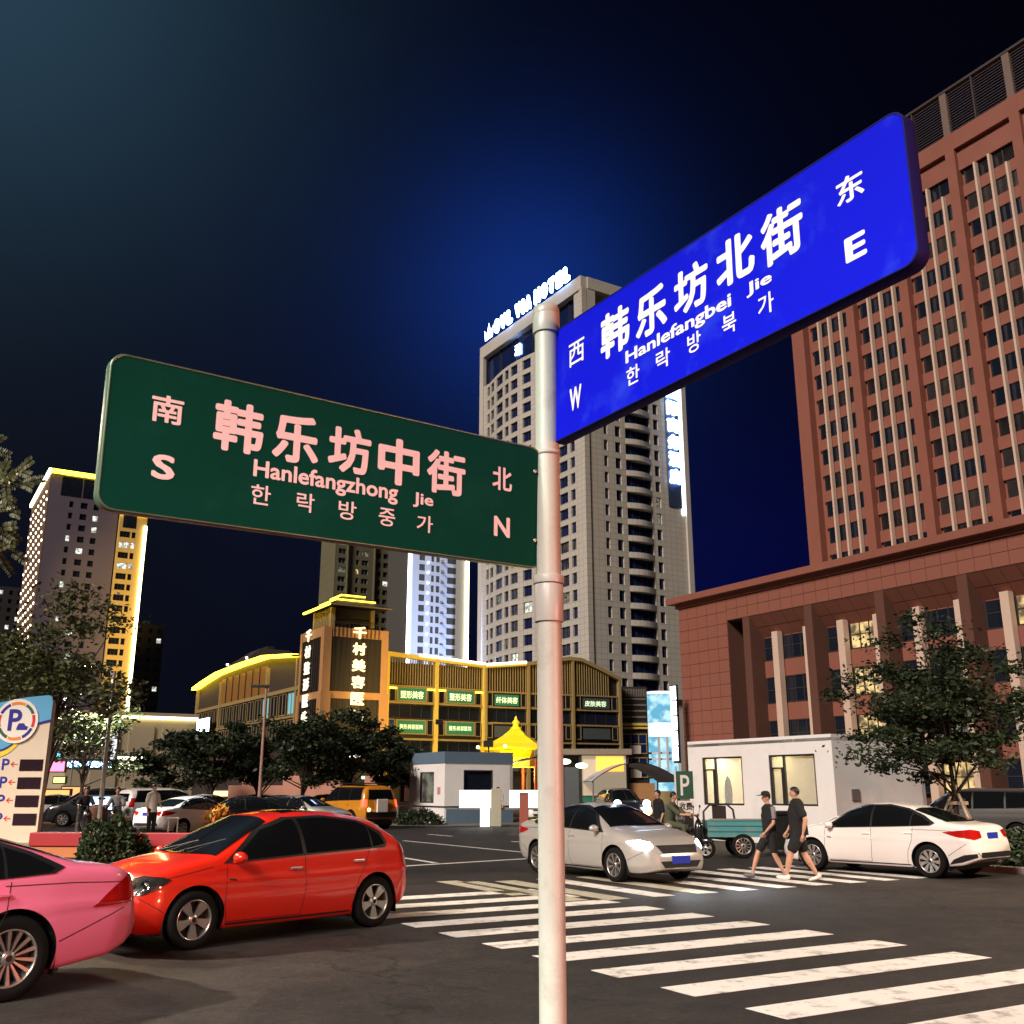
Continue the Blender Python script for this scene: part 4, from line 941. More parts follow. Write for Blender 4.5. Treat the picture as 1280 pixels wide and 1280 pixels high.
MB().box(-1.15, -.2, .1, .16, .1, 3.0).build('door', mat('kiosk_door', (.10, .11, .12), .8), kk); MB().box(0, 2.8, .0, .2, .9, 1.25).build('counter', M['teal_board'], kk)
for x, y, c in ((706, 952, 0), (727, 957, 0)):
    q = at(x, y, 62); t = thing('lantern', 'greenish white lantern above the kiosk door, ' + ('nearest the pole' if x == 706 else 'second from the pole'), 'lantern', q); MB().ball((0, 0, 0), (.38, .2, .16), 10, 6).build('globe', emit('lantern_green', (.65, 1, .6), 5) if x == 706 else bpy.data.materials['lantern_green'], t)
# ------------------------------------------------------------------ vehicles
def paint(name, col, metal=0.0, rough=.28): return mat(name, col, rough, metal, var=.03, coat=.8, scale=2)
M['red_paint'] = paint('red_car_paint', (.72, .022, .008)); M['pink_paint'] = paint('pink_car_paint', (.95, .20, .36), rough=.3); M['silver_paint'] = paint('silver_car_paint', (.55, .54, .52), .35, .3)
M['white_carpaint'] = paint('white_car_paint', (.86, .83, .80)); M['black_paint'] = paint('black_car_paint', (.012, .012, .014)); M['grey_paint'] = paint('grey_car_paint', (.10, .10, .10), .3); M['yellow_paint'] = paint('yellow_car_paint', (.62, .25, .02)); M['blue_trike'] = mat('worn_teal_paint', (.06, .26, .28), .6, wear=(.25, .22, .18), wear_scale=3, wear_amt=.7)
M['head_on'] = emit('headlamp_on', (.85, .95, 1), 22); M['tail_on'] = emit('tail_lamp_on', (1, .05, .02), 4); M['amber_on'] = emit('amber_lamp_on', (1, .6, .2), 4); M['tail_hot'] = emit('brake_lamp_hot', (1, .75, .5), 7)
def smooth_interp(pts, xs, r=.05):
    p = sorted(pts); px_ = [a[0] for a in p]; pz = [a[1] for a in p]
    return sum(np.interp(np.clip(xs + d, px_[0], px_[-1]), px_, pz) for d in (-r, -r / 2, 0, r / 2, r)) / 5
def car_body_mesh(S, nx=136, nl=19, nu=18):
    x0, x1 = S['top'][0][0], S['top'][-1][0]
    t = np.linspace(0, 1, nx); xs = x0 + (x1 - x0) * (.5 - .5 * np.cos(math.pi * t)) * .35 + (x1 - x0) * t * .65
    top = smooth_interp(S['top'], xs, S.get('soft', .06)); belt = smooth_interp(S['belt'], xs, .08); sill = smooth_interp(S['sill'], xs, .04); wid = smooth_interp(S['width'], xs, .06)
    top = np.maximum(top, belt + .012)
    verts = []; K = 0
    n = S.get('n', 2.9)
    for i, x in enumerate(xs):
        sec = []; w, zb, zs, zt = wid[i], belt[i], sill[i], top[i]; h = zt - zb
        for k in range(nl):
            u = k / (nl - 1); z = zs + (zb - zs) * u
            y = w * (.955 + .055 * math.sin(math.pi * min(1, u * .85 + .12)) - .05 * (1 - u) ** 4) + (.012 * math.exp(-((z - S['crease']) / .03) ** 2) if 'crease' in S else 0)
            sec.append((y, z))
        yb = sec[-1][0]; tum = S['tumble'] * min(1, h / .45)
        for k in range(1, nu + 1):
            th = (math.pi / 2) * (k / nu); c, s_ = math.cos(th), math.sin(th)
            y = yb * max(0, c) ** (2 / n); z = h * max(0, s_) ** (2 / n)
            y *= 1 - tum * (z / max(h, 1e-4)); sec.append((y, zb + z))
        half = [(sec[0][0] * .6, zs + .005)] + sec
        ring = [(x, y, z) for y, z in half] + [(x, -y, z) for y, z in reversed(half[:-1])]
        K = len(ring); verts += ring
    faces = [(i * K + k, i * K + (k + 1) % K, (i + 1) * K + (k + 1) % K, (i + 1) * K + k) for i in range(nx - 1) for k in range(K)]
    faces += [tuple(range(K)), tuple(reversed(range((nx - 1) * K, nx * K)))]
    return verts, faces, K
def drape(name, poly, org, du, dv, dirv, bvh, off, mt, parent, step=.07, slots=None, thick=0):
    """cuts the outline poly (u, v) and lays it on the body along dirv"""
    bm = bmesh.new(); vs = [bm.verts.new((u, v, 0)) for u, v in poly]; f = bm.faces.new(vs)
    bmesh.ops.triangulate(bm, faces=[f])
    us = [p[0] for p in poly]; vv = [p[1] for p in poly]
    for ax, lo, hi in ((0, min(us), max(us)), (1, min(vv), max(vv))):
        k = max(1, int((hi - lo) / step))
        for i in range(1, k + 1):
            c = lo + (hi - lo) * i / (k + 1); co = (c, 0, 0) if ax == 0 else (0, c, 0); no = (1, 0, 0) if ax == 0 else (0, 1, 0)
            bmesh.ops.bisect_plane(bm, geom=bm.verts[:] + bm.edges[:] + bm.faces[:], plane_co=co, plane_no=no)
    org, du, dv, dirv = Vector(org), Vector(du).normalized(), Vector(dv).normalized(), Vector(dirv).normalized()
    dead = []
    for v in bm.verts:
        p = org + du * v.co.x + dv * v.co.y - dirv * 5; hit = bvh.ray_cast(p, dirv)
        if hit[0] is None: dead.append(v); continue
        nr = hit[1]; nr = nr if nr.dot(dirv) < 0 else -nr
        v.co = hit[0] + (nr * .5 - dirv * .5).normalized() * off
    bmesh.ops.delete(bm, geom=dead, context='VERTS')
    bmesh.ops.recalc_face_normals(bm, faces=bm.faces)
    if bm.faces and sum(f.normal.dot(dirv) for f in bm.faces) > 0: bmesh.ops.reverse_faces(bm, faces=bm.faces)
    me = bpy.data.meshes.new(name); bm.to_mesh(me); bm.free(); me.materials.append(mt)
    for p in me.polygons: p.use_smooth = True
    return addobj(name, me, parent)
def tyre_mesh(r, w):
    b = MB(); p = [(r * .66, -w / 2 * .9), (r * .78, -w / 2), (r * .93, -w / 2), (r, -w / 2 * .72), (r * 1.0, 0), (r, w / 2 * .72), (r * .93, w / 2), (r * .78, w / 2), (r * .66, w / 2 * .9)]
    b.lathe(p, 40); return b.mesh('tyre', M['rubber'])
def rim_mesh(r, w, spokes, sw=.16, y=None):
    b = MB(); ro_ = r * .69
    b.lathe([(ro_, -w * .42), (ro_, w * .46), (ro_ * .94, w * .47), (ro_ * .91, w * .40), (ro_ * .90, -w * .3)], 40, 0)
    b.lathe([(ro_ * .9, -.02), (.0, -.02)], 24, 1)
    b.lathe([(.0, w * .40), (.045, w * .40), (.06, w * .34), (.065, w * .1)], 20, 0)
    for k in range(spokes):
        a = 2 * math.pi * k / spokes + .3; c, s_ = math.cos(a), math.sin(a); q = Matrix(((c, -s_, 0, 0), (s_, c, 0, 0), (0, 0, 1, 0), (0, 0, 0, 1)))
        r0, r1 = .04, ro_ * .95; w0, w1 = sw * .35 * r, sw * r; z0, z1 = w * .34, w * .42
        vs = [(r0, -w0, z0), (r1, -w1, z1), (r1, w1, z1), (r0, w0, z0), (r0, -w0, z0 - .03), (r1, -w1, z1 - .035), (r1, w1, z1 - .035), (r0, w0, z0 - .03)]
        b.add([q @ Vector(v) for v in vs], [(0, 1, 2, 3), (4, 7, 6, 5), (0, 4, 5, 1), (3, 2, 6, 7), (1, 5, 6, 2)], 0)
    b.lathe([(.028, w * .41), (.0, w * .42)], 12, 1)
    return b.mesh('rim', [M['alloy'], M['dark']])
def car(name, label, S, paint_m, loc, heading, cat='car', group=None, detail=True):
    root = thing(name, label, cat, (loc[0], loc[1], loc[2] if len(loc) > 2 else 0), math.atan2(heading[1], heading[0]), group)
    verts, faces, K = car_body_mesh(S) if detail else car_body_mesh(S, 80, 11, 10)
    bvh = BVHTree.FromPolygons([Vector(v) for v in verts], faces)
    wr_, ar = S['wheel_r'], S['arch_r']; ax = S['axles']; zc = wr_
    A = np.array(verts); keepsnap = np.zeros(len(A), bool); killv = np.zeros(len(A), bool); cell = .062 if detail else .10
    for cx in ax:
        d = np.hypot(A[:, 0] - cx, A[:, 2] - zc); side = np.abs(A[:, 1]) > .52
        near = side & (d < ar + cell * .35); killv |= side & (d < ar - cell * .75)
        sn = near & ~killv; k = ar / np.maximum(d[sn], 1e-5); A[sn, 0] = cx + (A[sn, 0] - cx) * k; A[sn, 2] = zc + (A[sn, 2] - zc) * k
        keepsnap |= sn
    fs = [f for f in faces if not (len(f) == 4 and (any(killv[i] for i in f) or all(keepsnap[i] for i in f)))]
    me = bpy.data.meshes.new('body'); me.from_pydata([tuple(a) for a in A], [], fs); me.materials.append(paint_m)
    bm = bmesh.new(); bm.from_mesh(me); bmesh.ops.delete(bm, geom=[v for v in bm.verts if not v.link_faces], context='VERTS'); bmesh.ops.remove_doubles(bm, verts=bm.verts, dist=.0015); bmesh.ops.recalc_face_normals(bm, faces=bm.faces); bm.to_mesh(me); bm.free()
    for p in me.polygons: p.use_smooth = True
    addobj('body', me, root)
    W_ = max(w for _, w in S['width'])
    # wheel wells, underside
    b = MB(); 
    for cx in ax:
        for sg in (-1, 1):
            n_ = 14; pts = [(cx + (ar + .004) * math.cos(math.pi * i / n_), zc + (ar + .004) * math.sin(math.pi * i / n_)) for i in range(n_ + 1)]
            pts = [(pts[0][0], .16)] + pts + [(pts[-1][0], .16)]
            ya, yb_ = sg * (W_ - .05), sg * .45
            m_ = len(pts); b.add([(x, ya, z) for x, z in pts] + [(x, yb_, z) for x, z in pts], [(i, i + 1, m_ + i + 1, m_ + i) for i in range(m_ - 1)] + [tuple(range(m_, 2 * m_))])
    b.box(ax[1] - ar - .10, ax[0] + ar + .10, -W_ * .80, W_ * .80, .17, .27); b.box(S['top'][0][0] + .25, S['top'][-1][0] - .3, -W_ * .62, W_ * .62, .24, .36)
    b.build('underbody', M['dark'], root)
    ty, rm_ = S['_tyre'], S['_rim']
    for cx in ax:
        for sg in (1, -1):
            w = addobj('wheel', ty, root, (cx, sg * (W_ - .125), wr_), (-sg * math.pi / 2, 0, 0)); addobj('rim', rm_, w)
    U, V3 = (1, 0, 0), (0, 0, 1)
    def side(nm, poly, off, m, sg, step=.07): return drape(nm, poly, (0, 0, 0), U, V3, (0, -sg, 0), bvh, off, m, root, step)
    st = .07 if detail else .14
    for sg in (1, -1):
        for tp in S.get('trim', []): side('window_trim', tp, .008, M['dark'], sg, .045 if detail else .12)
        for g in S['glass']: side('side_window', g, .013, M['carglass'], sg, .045 if detail else .12)
        for sm in (S['seams'] if detail else []):
            for (a, c) in zip(sm, sm[1:]):
                a, c = Vector(a), Vector(c); d = (c - a).normalized(); nn = Vector((-d.y, d.x)) * .004; side('door_seam', [a + nn, a - nn, c - nn, c + nn], .0022, M['dark'], sg)
        for (hx, hz) in (S['handles'] if detail else []):
            hit = bvh.ray_cast(Vector((hx, sg * 3, hz)), Vector((0, -sg, 0)))
            if hit[0]: b = MB(); b.box(-.085, .085, -.012, .018, -.014, .014); b.build('door_handle', S.get('handle_m', paint_m), root, (hx, hit[0].y + sg * .012, hz), bev=.006)
        if 'mirror' in S:
            mx, mz = S['mirror']; b = MB(); b.ball((0, sg * .11, .03), (.075, .11, .068), 14, 8); b.box(-.02, .03, min(0, sg * .08), max(0, sg * .08), -.03, .0); b.build('mirror', paint_m if detail else paint_m, root, (mx, sg * (W_ - .06), mz))
        for (poly, off, m) in S.get('side_patches', []): side('trim_patch', poly, off, m, sg, st)
    for nm, poly, ang, m in S['corner_lights']:
        for sg in (1, -1):
            a = R(ang) * sg; dr = Vector((-math.cos(R(ang)), -sg * math.sin(R(ang)), 0)); du = Vector((-sg * math.sin(R(ang)), math.cos(R(ang)), 0)) * 1.0
            if ang < 0: pass
            du = Vector((0, 0, 1)).cross(dr) * (1 if sg > 0 else -1)
            cx0, cy0 = S.get('corner_f', (2.05, .70)) if ang < 90 else S.get('corner_r', (-2.12, .74))
            drape(nm, poly, (cx0, cy0 * sg, 0), du, V3, dr, bvh, .009, m, root, .035 if detail else .1)
    if detail:
        for sg in (1, -1):
            for (u_, z_, r_) in S.get('bulbs', ((-.06, .705, .052), (.08, .69, .045))):
                cx0, cy0 = S.get('corner_f', (2.05, .70)); dr = Vector((-math.cos(R(40)), -sg * math.sin(R(40)), 0)); du = Vector((0, 0, 1)).cross(dr) * sg
                drape('lamp_reflector', [(u_ + r_ * math.cos(t_ * math.pi / 6), z_ + r_ * math.sin(t_ * math.pi / 6)) for t_ in range(12)], (cx0, cy0 * sg, 0), du, V3, dr, bvh, .013, M['reflector'] if 'headlight' and S['corner_lights'][0][3] is M['headlens'] else M['head_on'], root, .06)
    for nm, poly, dr, m, off in S['face_patches']:      # front (dr=+1 seen from +x) or rear, poly in (y, z)
        drape(nm, poly, (0, 0, 0), (0, 1, 0), V3, (-dr, 0, 0), bvh, off, m, root, .07 if detail else .14)
    for nm, poly, m, off in S['top_patches']:           # windscreen and rear window, poly in (x, y) seen from above
        drape(nm, poly, (0, 0, 0), (1, 0, 0), (0, 1, 0), (0, 0, -1), bvh, off * 1.8, m, root, .06 if detail else .16)
    for nm, x, z, dr in S.get('plates', []):
        hit = bvh.ray_cast(Vector((x + dr * 3, 0, z)), Vector((-dr, 0, 0)))
        if hit[0]: MB().box(-.006, .006, -.22, .22, -.07, .07).build('number_plate', M['plate'], root, (hit[0].x + dr * .012, 0, z))
    return root
def mir(poly): return [(x, -y) for x, y in reversed(poly)]
def windscreen(xa, ya, xb, yb, bow=.10):
    """cowl at xa (half width ya), roof edge at xb (half width yb)"""
    n = 8; lo = [(xa + (bow if xa > xb else -bow) * (1 - (2 * i / n - 1) ** 2), -ya + 2 * ya * i / n) for i in range(n + 1)]; hi = [(xb, yb - 2 * yb * i / 4) for i in range(5)]
    return lo + hi
# --- red hatchback
HATCH = dict(top=[(-2.03, .55), (-2.0, .80), (-1.93, .98), (-1.80, 1.14), (-1.45, 1.36), (-.9, 1.45), (-.3, 1.475), (.2, 1.42), (.55, 1.27), (1.05, 1.00), (1.5, .92), (1.85, .82), (2.05, .70), (2.14, .58), (2.17, .48)],
    belt=[(-2.03, .50), (-1.95, .80), (-1.8, .95), (-1.2, .98), (0, .93), (.9, .87), (1.5, .80), (1.9, .68), (2.17, .44)], sill=[(-2.03, .34), (-1.7, .24), (-1.3, .19), (1.3, .19), (1.9, .20), (2.17, .28)],
    width=[(-2.03, .58), (-1.97, .72), (-1.80, .81), (-1.3, .87), (0, .88), (1.3, .87), (1.75, .82), (2.0, .72), (2.12, .60), (2.17, .50)], tumble=.24, n=3.7, crease=.70, wheel_r=.315, arch_r=.37, axles=(1.31, -1.31),
    trim=[[(.98, .895), (.40, 1.28), (0, 1.39), (-.6, 1.405), (-1.15, 1.335), (-1.47, 1.18), (-1.53, 1.05), (-1.48, .985), (-.5, .955)]],
    glass=[[(.86, .92), (.37, 1.25), (-.03, 1.36), (-.115, 1.364), (-.13, .962)], [(-.19, .965), (-.175, 1.368), (-.6, 1.375), (-1.1, 1.31), (-1.23, 1.25), (-1.23, .995)], [(-1.26, 1.0), (-1.26, 1.235), (-1.42, 1.14), (-1.48, 1.03)]],
    seams=[[(.93, .88), (.95, .45), (.90, .26)], [(-.16, .95), (-.17, .60), (-.13, .26)], [(-.13, .26), (.90, .26)], [(-1.2, .99), (-1.12, .80), (-1.0, .60), (-.92, .26)], [(1.1, .87), (1.7, .76)]],
    handles=[(-.02, .80), (-1.0, .84)], mirror=(.82, .93), handle_m=M['alloy'],
    corner_lights=[('headlight', [(-.30, .755), (-.22, .785), (0, .80), (.16, .76), (.21, .67), (.12, .60), (-.06, .61), (-.20, .67)], 40, M['headlens']), ('tail_light', [(-.10, .68), (-.12, .95), (.0, 1.04), (.10, 1.0), (.10, .80), (.02, .68)], 140, M['redlens'])],
    face_patches=[('grille', [(-.42, .30), (.42, .30), (.48, .44), (-.48, .44)], 1, M['dark'], .006), ('upper_grille', [(-.30, .56), (.30, .56), (.36, .66), (-.36, .66)], 1, M['dark'], .006)],
    top_patches=[('windscreen', windscreen(1.02, .70, .24, .52), M['carglass'], .006), ('rear_window', windscreen(-1.86, .60, -1.48, .50, .03), M['carglass'], .006), ('sunroof', [(-.1, -.36), (-.1, .36), (-.62, .38), (-.62, -.38)], M['carglass'], .005)],
    plates=[('p', 0, .5, 1)])
HATCH['corner_f'] = (1.92, .68); HATCH['corner_r'] = (-1.88, .74); HATCH['_tyre'] = tyre_mesh(.315, .20); HATCH['_rim'] = rim_mesh(.315, .20, 5, .20)
red = car('hatchback_car', 'bright red five-door hatchback waiting at the crossing behind the pink car', HATCH, M['red_paint'], (-2.74 - .57, 13.1 + .53 , 0), (-.68, -.733))
# wiper, cloth on the dash behind the screen of the red car are read as pale shapes on the glass base
b = MB()
b.tube([(1.05, .1, 1.035), (.75, .48, 1.155)], .008, 6); b.tube([(1.08, -.45, 1.01), (.82, -.02, 1.13)], .008, 6); b.build('wiper', M['dark'], red)
# --- sedan family
def sedan(wr_=.33, rim=5, sw=.14, lights_on=False, tail_on=False):
    S = dict(top=[(-2.32, .58), (-2.30, .82), (-2.22, 1.00), (-2.05, 1.055), (-1.72, 1.09), (-1.25, 1.26), (-.80, 1.40), (-.25, 1.462), (.1, 1.445), (.5, 1.33), (1.12, 1.03), (1.6, .95), (1.98, .84), (2.18, .72), (2.28, .60), (2.31, .50)],
    belt=[(-2.32, .54), (-2.28, .80), (-2.18, .96), (-1.7, 1.0), (-.8, .97), (0, .94), (1.0, .88), (1.6, .82), (2.05, .70), (2.31, .46)], sill=[(-2.32, .40), (-2.0, .27), (-1.35, .19), (1.35, .19), (2.0, .20), (2.31, .27)],
    width=[(-2.32, .62), (-2.24, .76), (-2.05, .84), (-1.4, .885), (0, .90), (1.35, .885), (1.85, .83), (2.12, .73), (2.25, .62), (2.31, .50)], tumble=.25, n=3.7, crease=.74, wheel_r=wr_, arch_r=wr_ + .055, axles=(1.35, -1.35),
    trim=[[(1.02, .905), (.46, 1.30), (.08, 1.405), (-.4, 1.415), (-.85, 1.34), (-1.25, 1.20), (-1.52, 1.06), (-1.42, 1.01), (-.5, .965)]],
    glass=[[(.90, .925), (.43, 1.27), (.05, 1.375), (-.07, 1.378), (-.09, .965)], [(-.14, .968), (-.12, 1.38), (-.45, 1.378), (-.83, 1.31), (-.98, 1.26), (-.98, 1.0)], [(-1.01, 1.0), (-1.01, 1.24), (-1.22, 1.165), (-1.42, 1.06), (-1.38, 1.025)]],
    seams=[[(1.0, .88), (1.02, .45), (.95, .26)], [(-.11, .95), (-.12, .60), (-.08, .26)], [(-.08, .26), (.95, .26)], [(-1.05, 1.0), (-1.02, .72), (-.92, .50), (-.88, .26)], [(-1.0, .93), (-1.6, .925), (-2.1, .90)]],
    handles=[(.0, .82), (-.95, .86)], mirror=(.84, .95),
    corner_lights=[('headlight', [(-.32, .75), (-.24, .78), (-.05, .79), (.14, .75), (.19, .67), (.08, .61), (-.12, .64)], 38, M['head_on'] if lights_on else M['headlens']), ('tail_light', [(-.30, .80), (-.30, .92), (-.05, .955), (.15, .93), (.38, .89), (.20, .81), (-.1, .76)], 140, M['redlens'])],
    face_patches=[('grille', [(-.40, .30), (.40, .30), (.50, .42), (-.50, .42)], 1, M['dark'], .006), ('upper_grille', [(-.42, .56), (.42, .56), (.50, .70), (-.50, .70)], 1, M['dark'], .006), ('rear_diffuser', [(-.62, .42), (.62, .42), (.70, .52), (-.70, .52)], -1, M['dark'], .006)],
    top_patches=[('windscreen', windscreen(1.09, .72, .26, .53), M['carglass'], .006), ('rear_window', windscreen(-1.70, .66, -.98, .54, .08), M['carglass'], .006)],
    plates=[('p', 0, .44, 1), ('p', 0, .82, -1)])
    S['_tyre'] = tyre_mesh(wr_, .21); S['_rim'] = rim_mesh(wr_, .21, rim, sw); return S
SW = sedan(.325, 9, .13)
SW['side_patches'] = [([(-1.74, .28), (-1.84, .38), (-2.05, .47), (-2.27, .50), (-2.27, .43), (-2.0, .33)], .006, M['dark'])]
white = car('sedan_car', 'white four-door sedan parked at the right kerb beside the tree', SW, M['white_carpaint'], (7.60 + .60, 22.42 + .50, 0), (-.655, .756), group=None)
SP = sedan(.345, 14, .05); SP['axles'] = (1.35, -1.10)
SP['corner_lights'][1] = ('tail_light', [(.34, .70), (.16, .86), (.0, .965), (-.16, .95), (-.20, .80), (-.05, .72)], 130, M['redlens'])
pinkc = car('sedan_car', 'pink sedan cut by the left edge of the picture, its tail towards the red hatchback', SP, M['pink_paint'], (-4.78 - .68 * 1.35 + .02, 10.0 - .733 * 1.35 + .02, 0), (-.68, -.733))
MB().ball((0, 0, 0), (.05, .045, .06), 10, 8).build('lit_bulb', M['tail_hot'], pinkc, (-2.235, .60, .90))
SV = sedan(.32, 8, .10, lights_on=True)
hv = Vector((.53, -.848)).normalized(); nl_ = Vector((-hv.y, hv.x))
fw = Vector((2.02, 20.45)); cen = fw - hv * 1.35 + nl_ * .80
silver = car('sedan_car', 'silver sedan driving over the far crosswalk with glaring white headlights', SV, M['silver_paint'], (cen.x, cen.y, 0), hv)
for sg in (-1, 1):
    ld = bpy.data.lights.new('headlamp_beam', 'SPOT'); ld.energy = 260; ld.color = (.85, .93, 1); ld.spot_size = R(80); ld.spot_blend = .9; ld.shadow_soft_size = .08
    lo = bpy.data.objects.new('headlamp_beam', ld); COL.objects.link(lo); lo.parent = silver; lo.location = (2.42, sg * .62, .68); lo.rotation_euler = Vector((1, 0, -.10)).to_track_quat('-Z', 'Y').to_euler()
# --- SUV
SUVS = dict(top=[(-2.40, .70), (-2.38, 1.10), (-2.30, 1.50), (-2.18, 1.80), (-1.9, 1.87), (-.5, 1.91), (.35, 1.86), (.62, 1.72), (1.12, 1.24), (1.25, 1.19), (2.1, 1.10), (2.32, .98), (2.40, .80), (2.42, .60)],
    belt=[(-2.40, .66), (-2.34, 1.1), (-2.2, 1.22), (0, 1.18), (1.0, 1.12), (2.2, 1.0), (2.42, .56)], sill=[(-2.40, .46), (-2.1, .36), (2.1, .36), (2.42, .46)],
    width=[(-2.40, .80), (-2.32, .90), (-2.1, .95), (0, .97), (1.9, .95), (2.25, .88), (2.42, .72)], tumble=.17, n=4.2, crease=.85, wheel_r=.39, arch_r=.46, axles=(1.42, -1.42),
    trim=[[(1.04, 1.15), (.60, 1.66), (.3, 1.79), (-2.0, 1.78), (-2.16, 1.24), (-.5, 1.21)]],
    glass=[[(.95, 1.18), (.57, 1.62), (.28, 1.745), (-.18, 1.755), (-.18, 1.22)], [(-.24, 1.23), (-.24, 1.755), (-1.15, 1.75), (-1.15, 1.245)], [(-1.21, 1.25), (-1.21, 1.75), (-1.98, 1.74), (-2.1, 1.27)]],
    seams=[[(1.02, 1.1), (1.02, .6)], [(-.21, 1.2), (-.21, .6)], [(-1.18, 1.2), (-1.1, .8)]], handles=[(-.1, 1.04), (-1.05, 1.07)], mirror=(.9, 1.22),
    corner_lights=[('headlight', [(-.22, .85), (-.22, 1.02), (.2, 1.06), (.2, .88)], 38, M['headlens']), ('tail_light', [(-.16, .95), (-.16, 1.25), (.12, 1.25), (.12, .95)], 140, M['tail_on'])],
    face_patches=[('grille', [(-.5, .75), (.5, .75), (.5, .98), (-.5, .98)], 1, M['chrome'], .006), ('rear_window', [(-.66, 1.26), (.66, 1.26), (.58, 1.68), (-.58, 1.68)], -1, M['carglass'], .006), ('rear_bumper', [(-.8, .5), (.8, .5), (.8, .74), (-.8, .74)], -1, M['dark'], .012)],
    top_patches=[('windscreen', windscreen(1.18, .80, .5, .66, .05), M['carglass'], .006)], plates=[('p', 0, .95, -1)])
SUVS['_tyre'] = tyre_mesh(.39, .26); SUVS['_rim'] = rim_mesh(.39, .26, 6, .2)
suv = car('offroad_car', 'boxy yellow and black off-road car with lit tail lamps left of the guard booth', SUVS, M['yellow_paint'], (-7.3, 47.6, 0), (-.655, .756))
MB().box(-2.5, -2.405, -.28, .28, .72, 1.28).build('spare_wheel_box', M['white_carpaint'], suv, bev=.03)
MB().box(-1.9, .2, -.7, .7, 1.93, 1.97).build('roof_rack', M['dark'], suv)
MB().ball((0, 0, 0), (.06, .07, .07), 8, 6).build('lit_bulb', M['tail_hot'], suv, (-2.42, .66, .84))
# --- minivan template and the parked rows
VAN = dict(top=[(-2.3, .6), (-2.28, 1.2), (-2.1, 1.66), (-1.6, 1.74), (0, 1.76), (.7, 1.66), (1.5, 1.14), (1.95, 1.0), (2.22, .8), (2.3, .55)], belt=[(-2.3, .55), (-2.2, 1.05), (0, 1.06), (1.2, 1.0), (2.0, .85), (2.3, .5)], sill=[(-2.3, .36), (-2, .24), (2, .22), (2.3, .3)],
    width=[(-2.3, .75), (-2.15, .86), (0, .92), (1.6, .88), (2.1, .78), (2.3, .6)], tumble=.2, n=3.6, crease=.8, wheel_r=.33, arch_r=.39, axles=(1.38, -1.42),
    trim=[[(1.3, 1.05), (.7, 1.52), (.3, 1.66), (-1.8, 1.64), (-2.05, 1.12), (0, 1.09)]], glass=[[(1.2, 1.07), (.68, 1.49), (.3, 1.62), (-.1, 1.63), (-.1, 1.1)], [(-.16, 1.1), (-.16, 1.63), (-1.1, 1.62), (-1.1, 1.12)], [(-1.16, 1.12), (-1.16, 1.61), (-1.75, 1.6), (-1.98, 1.15)]],
    seams=[], handles=[], mirror=(1.0, 1.08), corner_lights=[('headlight', [(-.25, .72), (-.2, .88), (.25, .92), (.2, .74)], 38, M['headlens']), ('tail_light', [(-.1, .9), (-.1, 1.3), (.1, 1.3), (.12, .9)], 140, M['redlens'])],
    face_patches=[('grille', [(-.4, .5), (.4, .5), (.45, .66), (-.45, .66)], 1, M['dark'], .006), ('rear_window', [(-.6, 1.15), (.6, 1.15), (.5, 1.5), (-.5, 1.5)], -1, M['carglass'], .006)], top_patches=[('windscreen', windscreen(1.42, .76, .72, .62, .06), M['carglass'], .006)], plates=[('p', 0, .8, -1)])
VAN['_tyre'] = tyre_mesh(.33, .2); VAN['_rim'] = rim_mesh(.33, .2, 8, .1)
SB = sedan(.32, 7, .12)
tmpl = car('sedan_car', 'tmp', SB, M['white_carpaint'], (0, 0, 0), (1, 0), detail=False)
tmpv = car('minivan_car', 'tmp', VAN, M['silver_paint'], (0, 0, 0), (1, 0), detail=False)
_used = set()
def place_car(tp, label, x, y, Y, ang, pm, group):
    r = tp if tp.name not in _used else copy_tree(tp)
    if r is tp: _used.add(tp.name)
    X = (x - 640) / F_PX * (Y * TH_C + (-.9) * TH_S)
    r.location = (X, Y, 0); r.rotation_euler = (0, 0, R(ang)); r['label'] = label; r['group'] = group
    for c in r.children:
        if c.name.startswith(('body', 'mirror')):
            c.material_slots[0].link = 'OBJECT'; c.material_slots[0].material = pm
    return r
g1 = 'cars parked in the lot behind the red hatchback'
CA = [(tmpl, 'white sedan in the parked row just right of the man in white', 242, 40, 62, 'white_carpaint'), (tmpv, 'white minivan parked behind the first white sedan of the row', 205, 50, 50, 'white_carpaint'),
      (tmpl, 'black sedan in the parked row above the red car roof', 300, 41, 200, 'black_paint'), (tmpl, 'dark grey sedan in the parked row between the black car and the lamp post', 345, 46, 215, 'grey_paint'),
      (tmpl, 'silver sedan in the parked row just left of the boxy yellow car', 377, 44, -28, 'silver_paint'), (tmpl, 'black sedan parked at the back of the row under the dark trees', 402, 53, 190, 'black_paint'),
      (tmpv, 'black minivan parked behind the two riders', 122, 50, 195, 'black_paint'), (tmpl, 'silver sedan half hidden behind the far tree trunk on the left', 76, 52, 20, 'silver_paint'),
      (tmpl, 'white sedan deep in the parked row beneath the trees', 262, 52, 30, 'white_carpaint'), (tmpl, 'grey sedan deep in the parked row beneath the trees', 322, 56, 150, 'grey_paint')]
for tp, lab, x, Y, ang, pm in CA: place_car(tp, lab, x, 0, Y, ang, M[pm], g1)
g2 = 'cars parked by the red building'
for tp, lab, x, Y, ang, pm in [(tmpv, 'grey minivan parked behind the staked tree', 1222, 35, 139, 'grey_paint'), (tmpl, 'dark sedan at the right edge behind the silver minivan', 1290, 41, 150, 'grey_paint')]: place_car(tp, lab, x, 0, Y, ang, M[pm], g2)
g3 = 'cars behind the entrance barrier'
place_car(tmpl, 'white car entering behind the barrier, mostly behind the pale pole', 662, 0, 58, -75, M['white_carpaint'], g3)
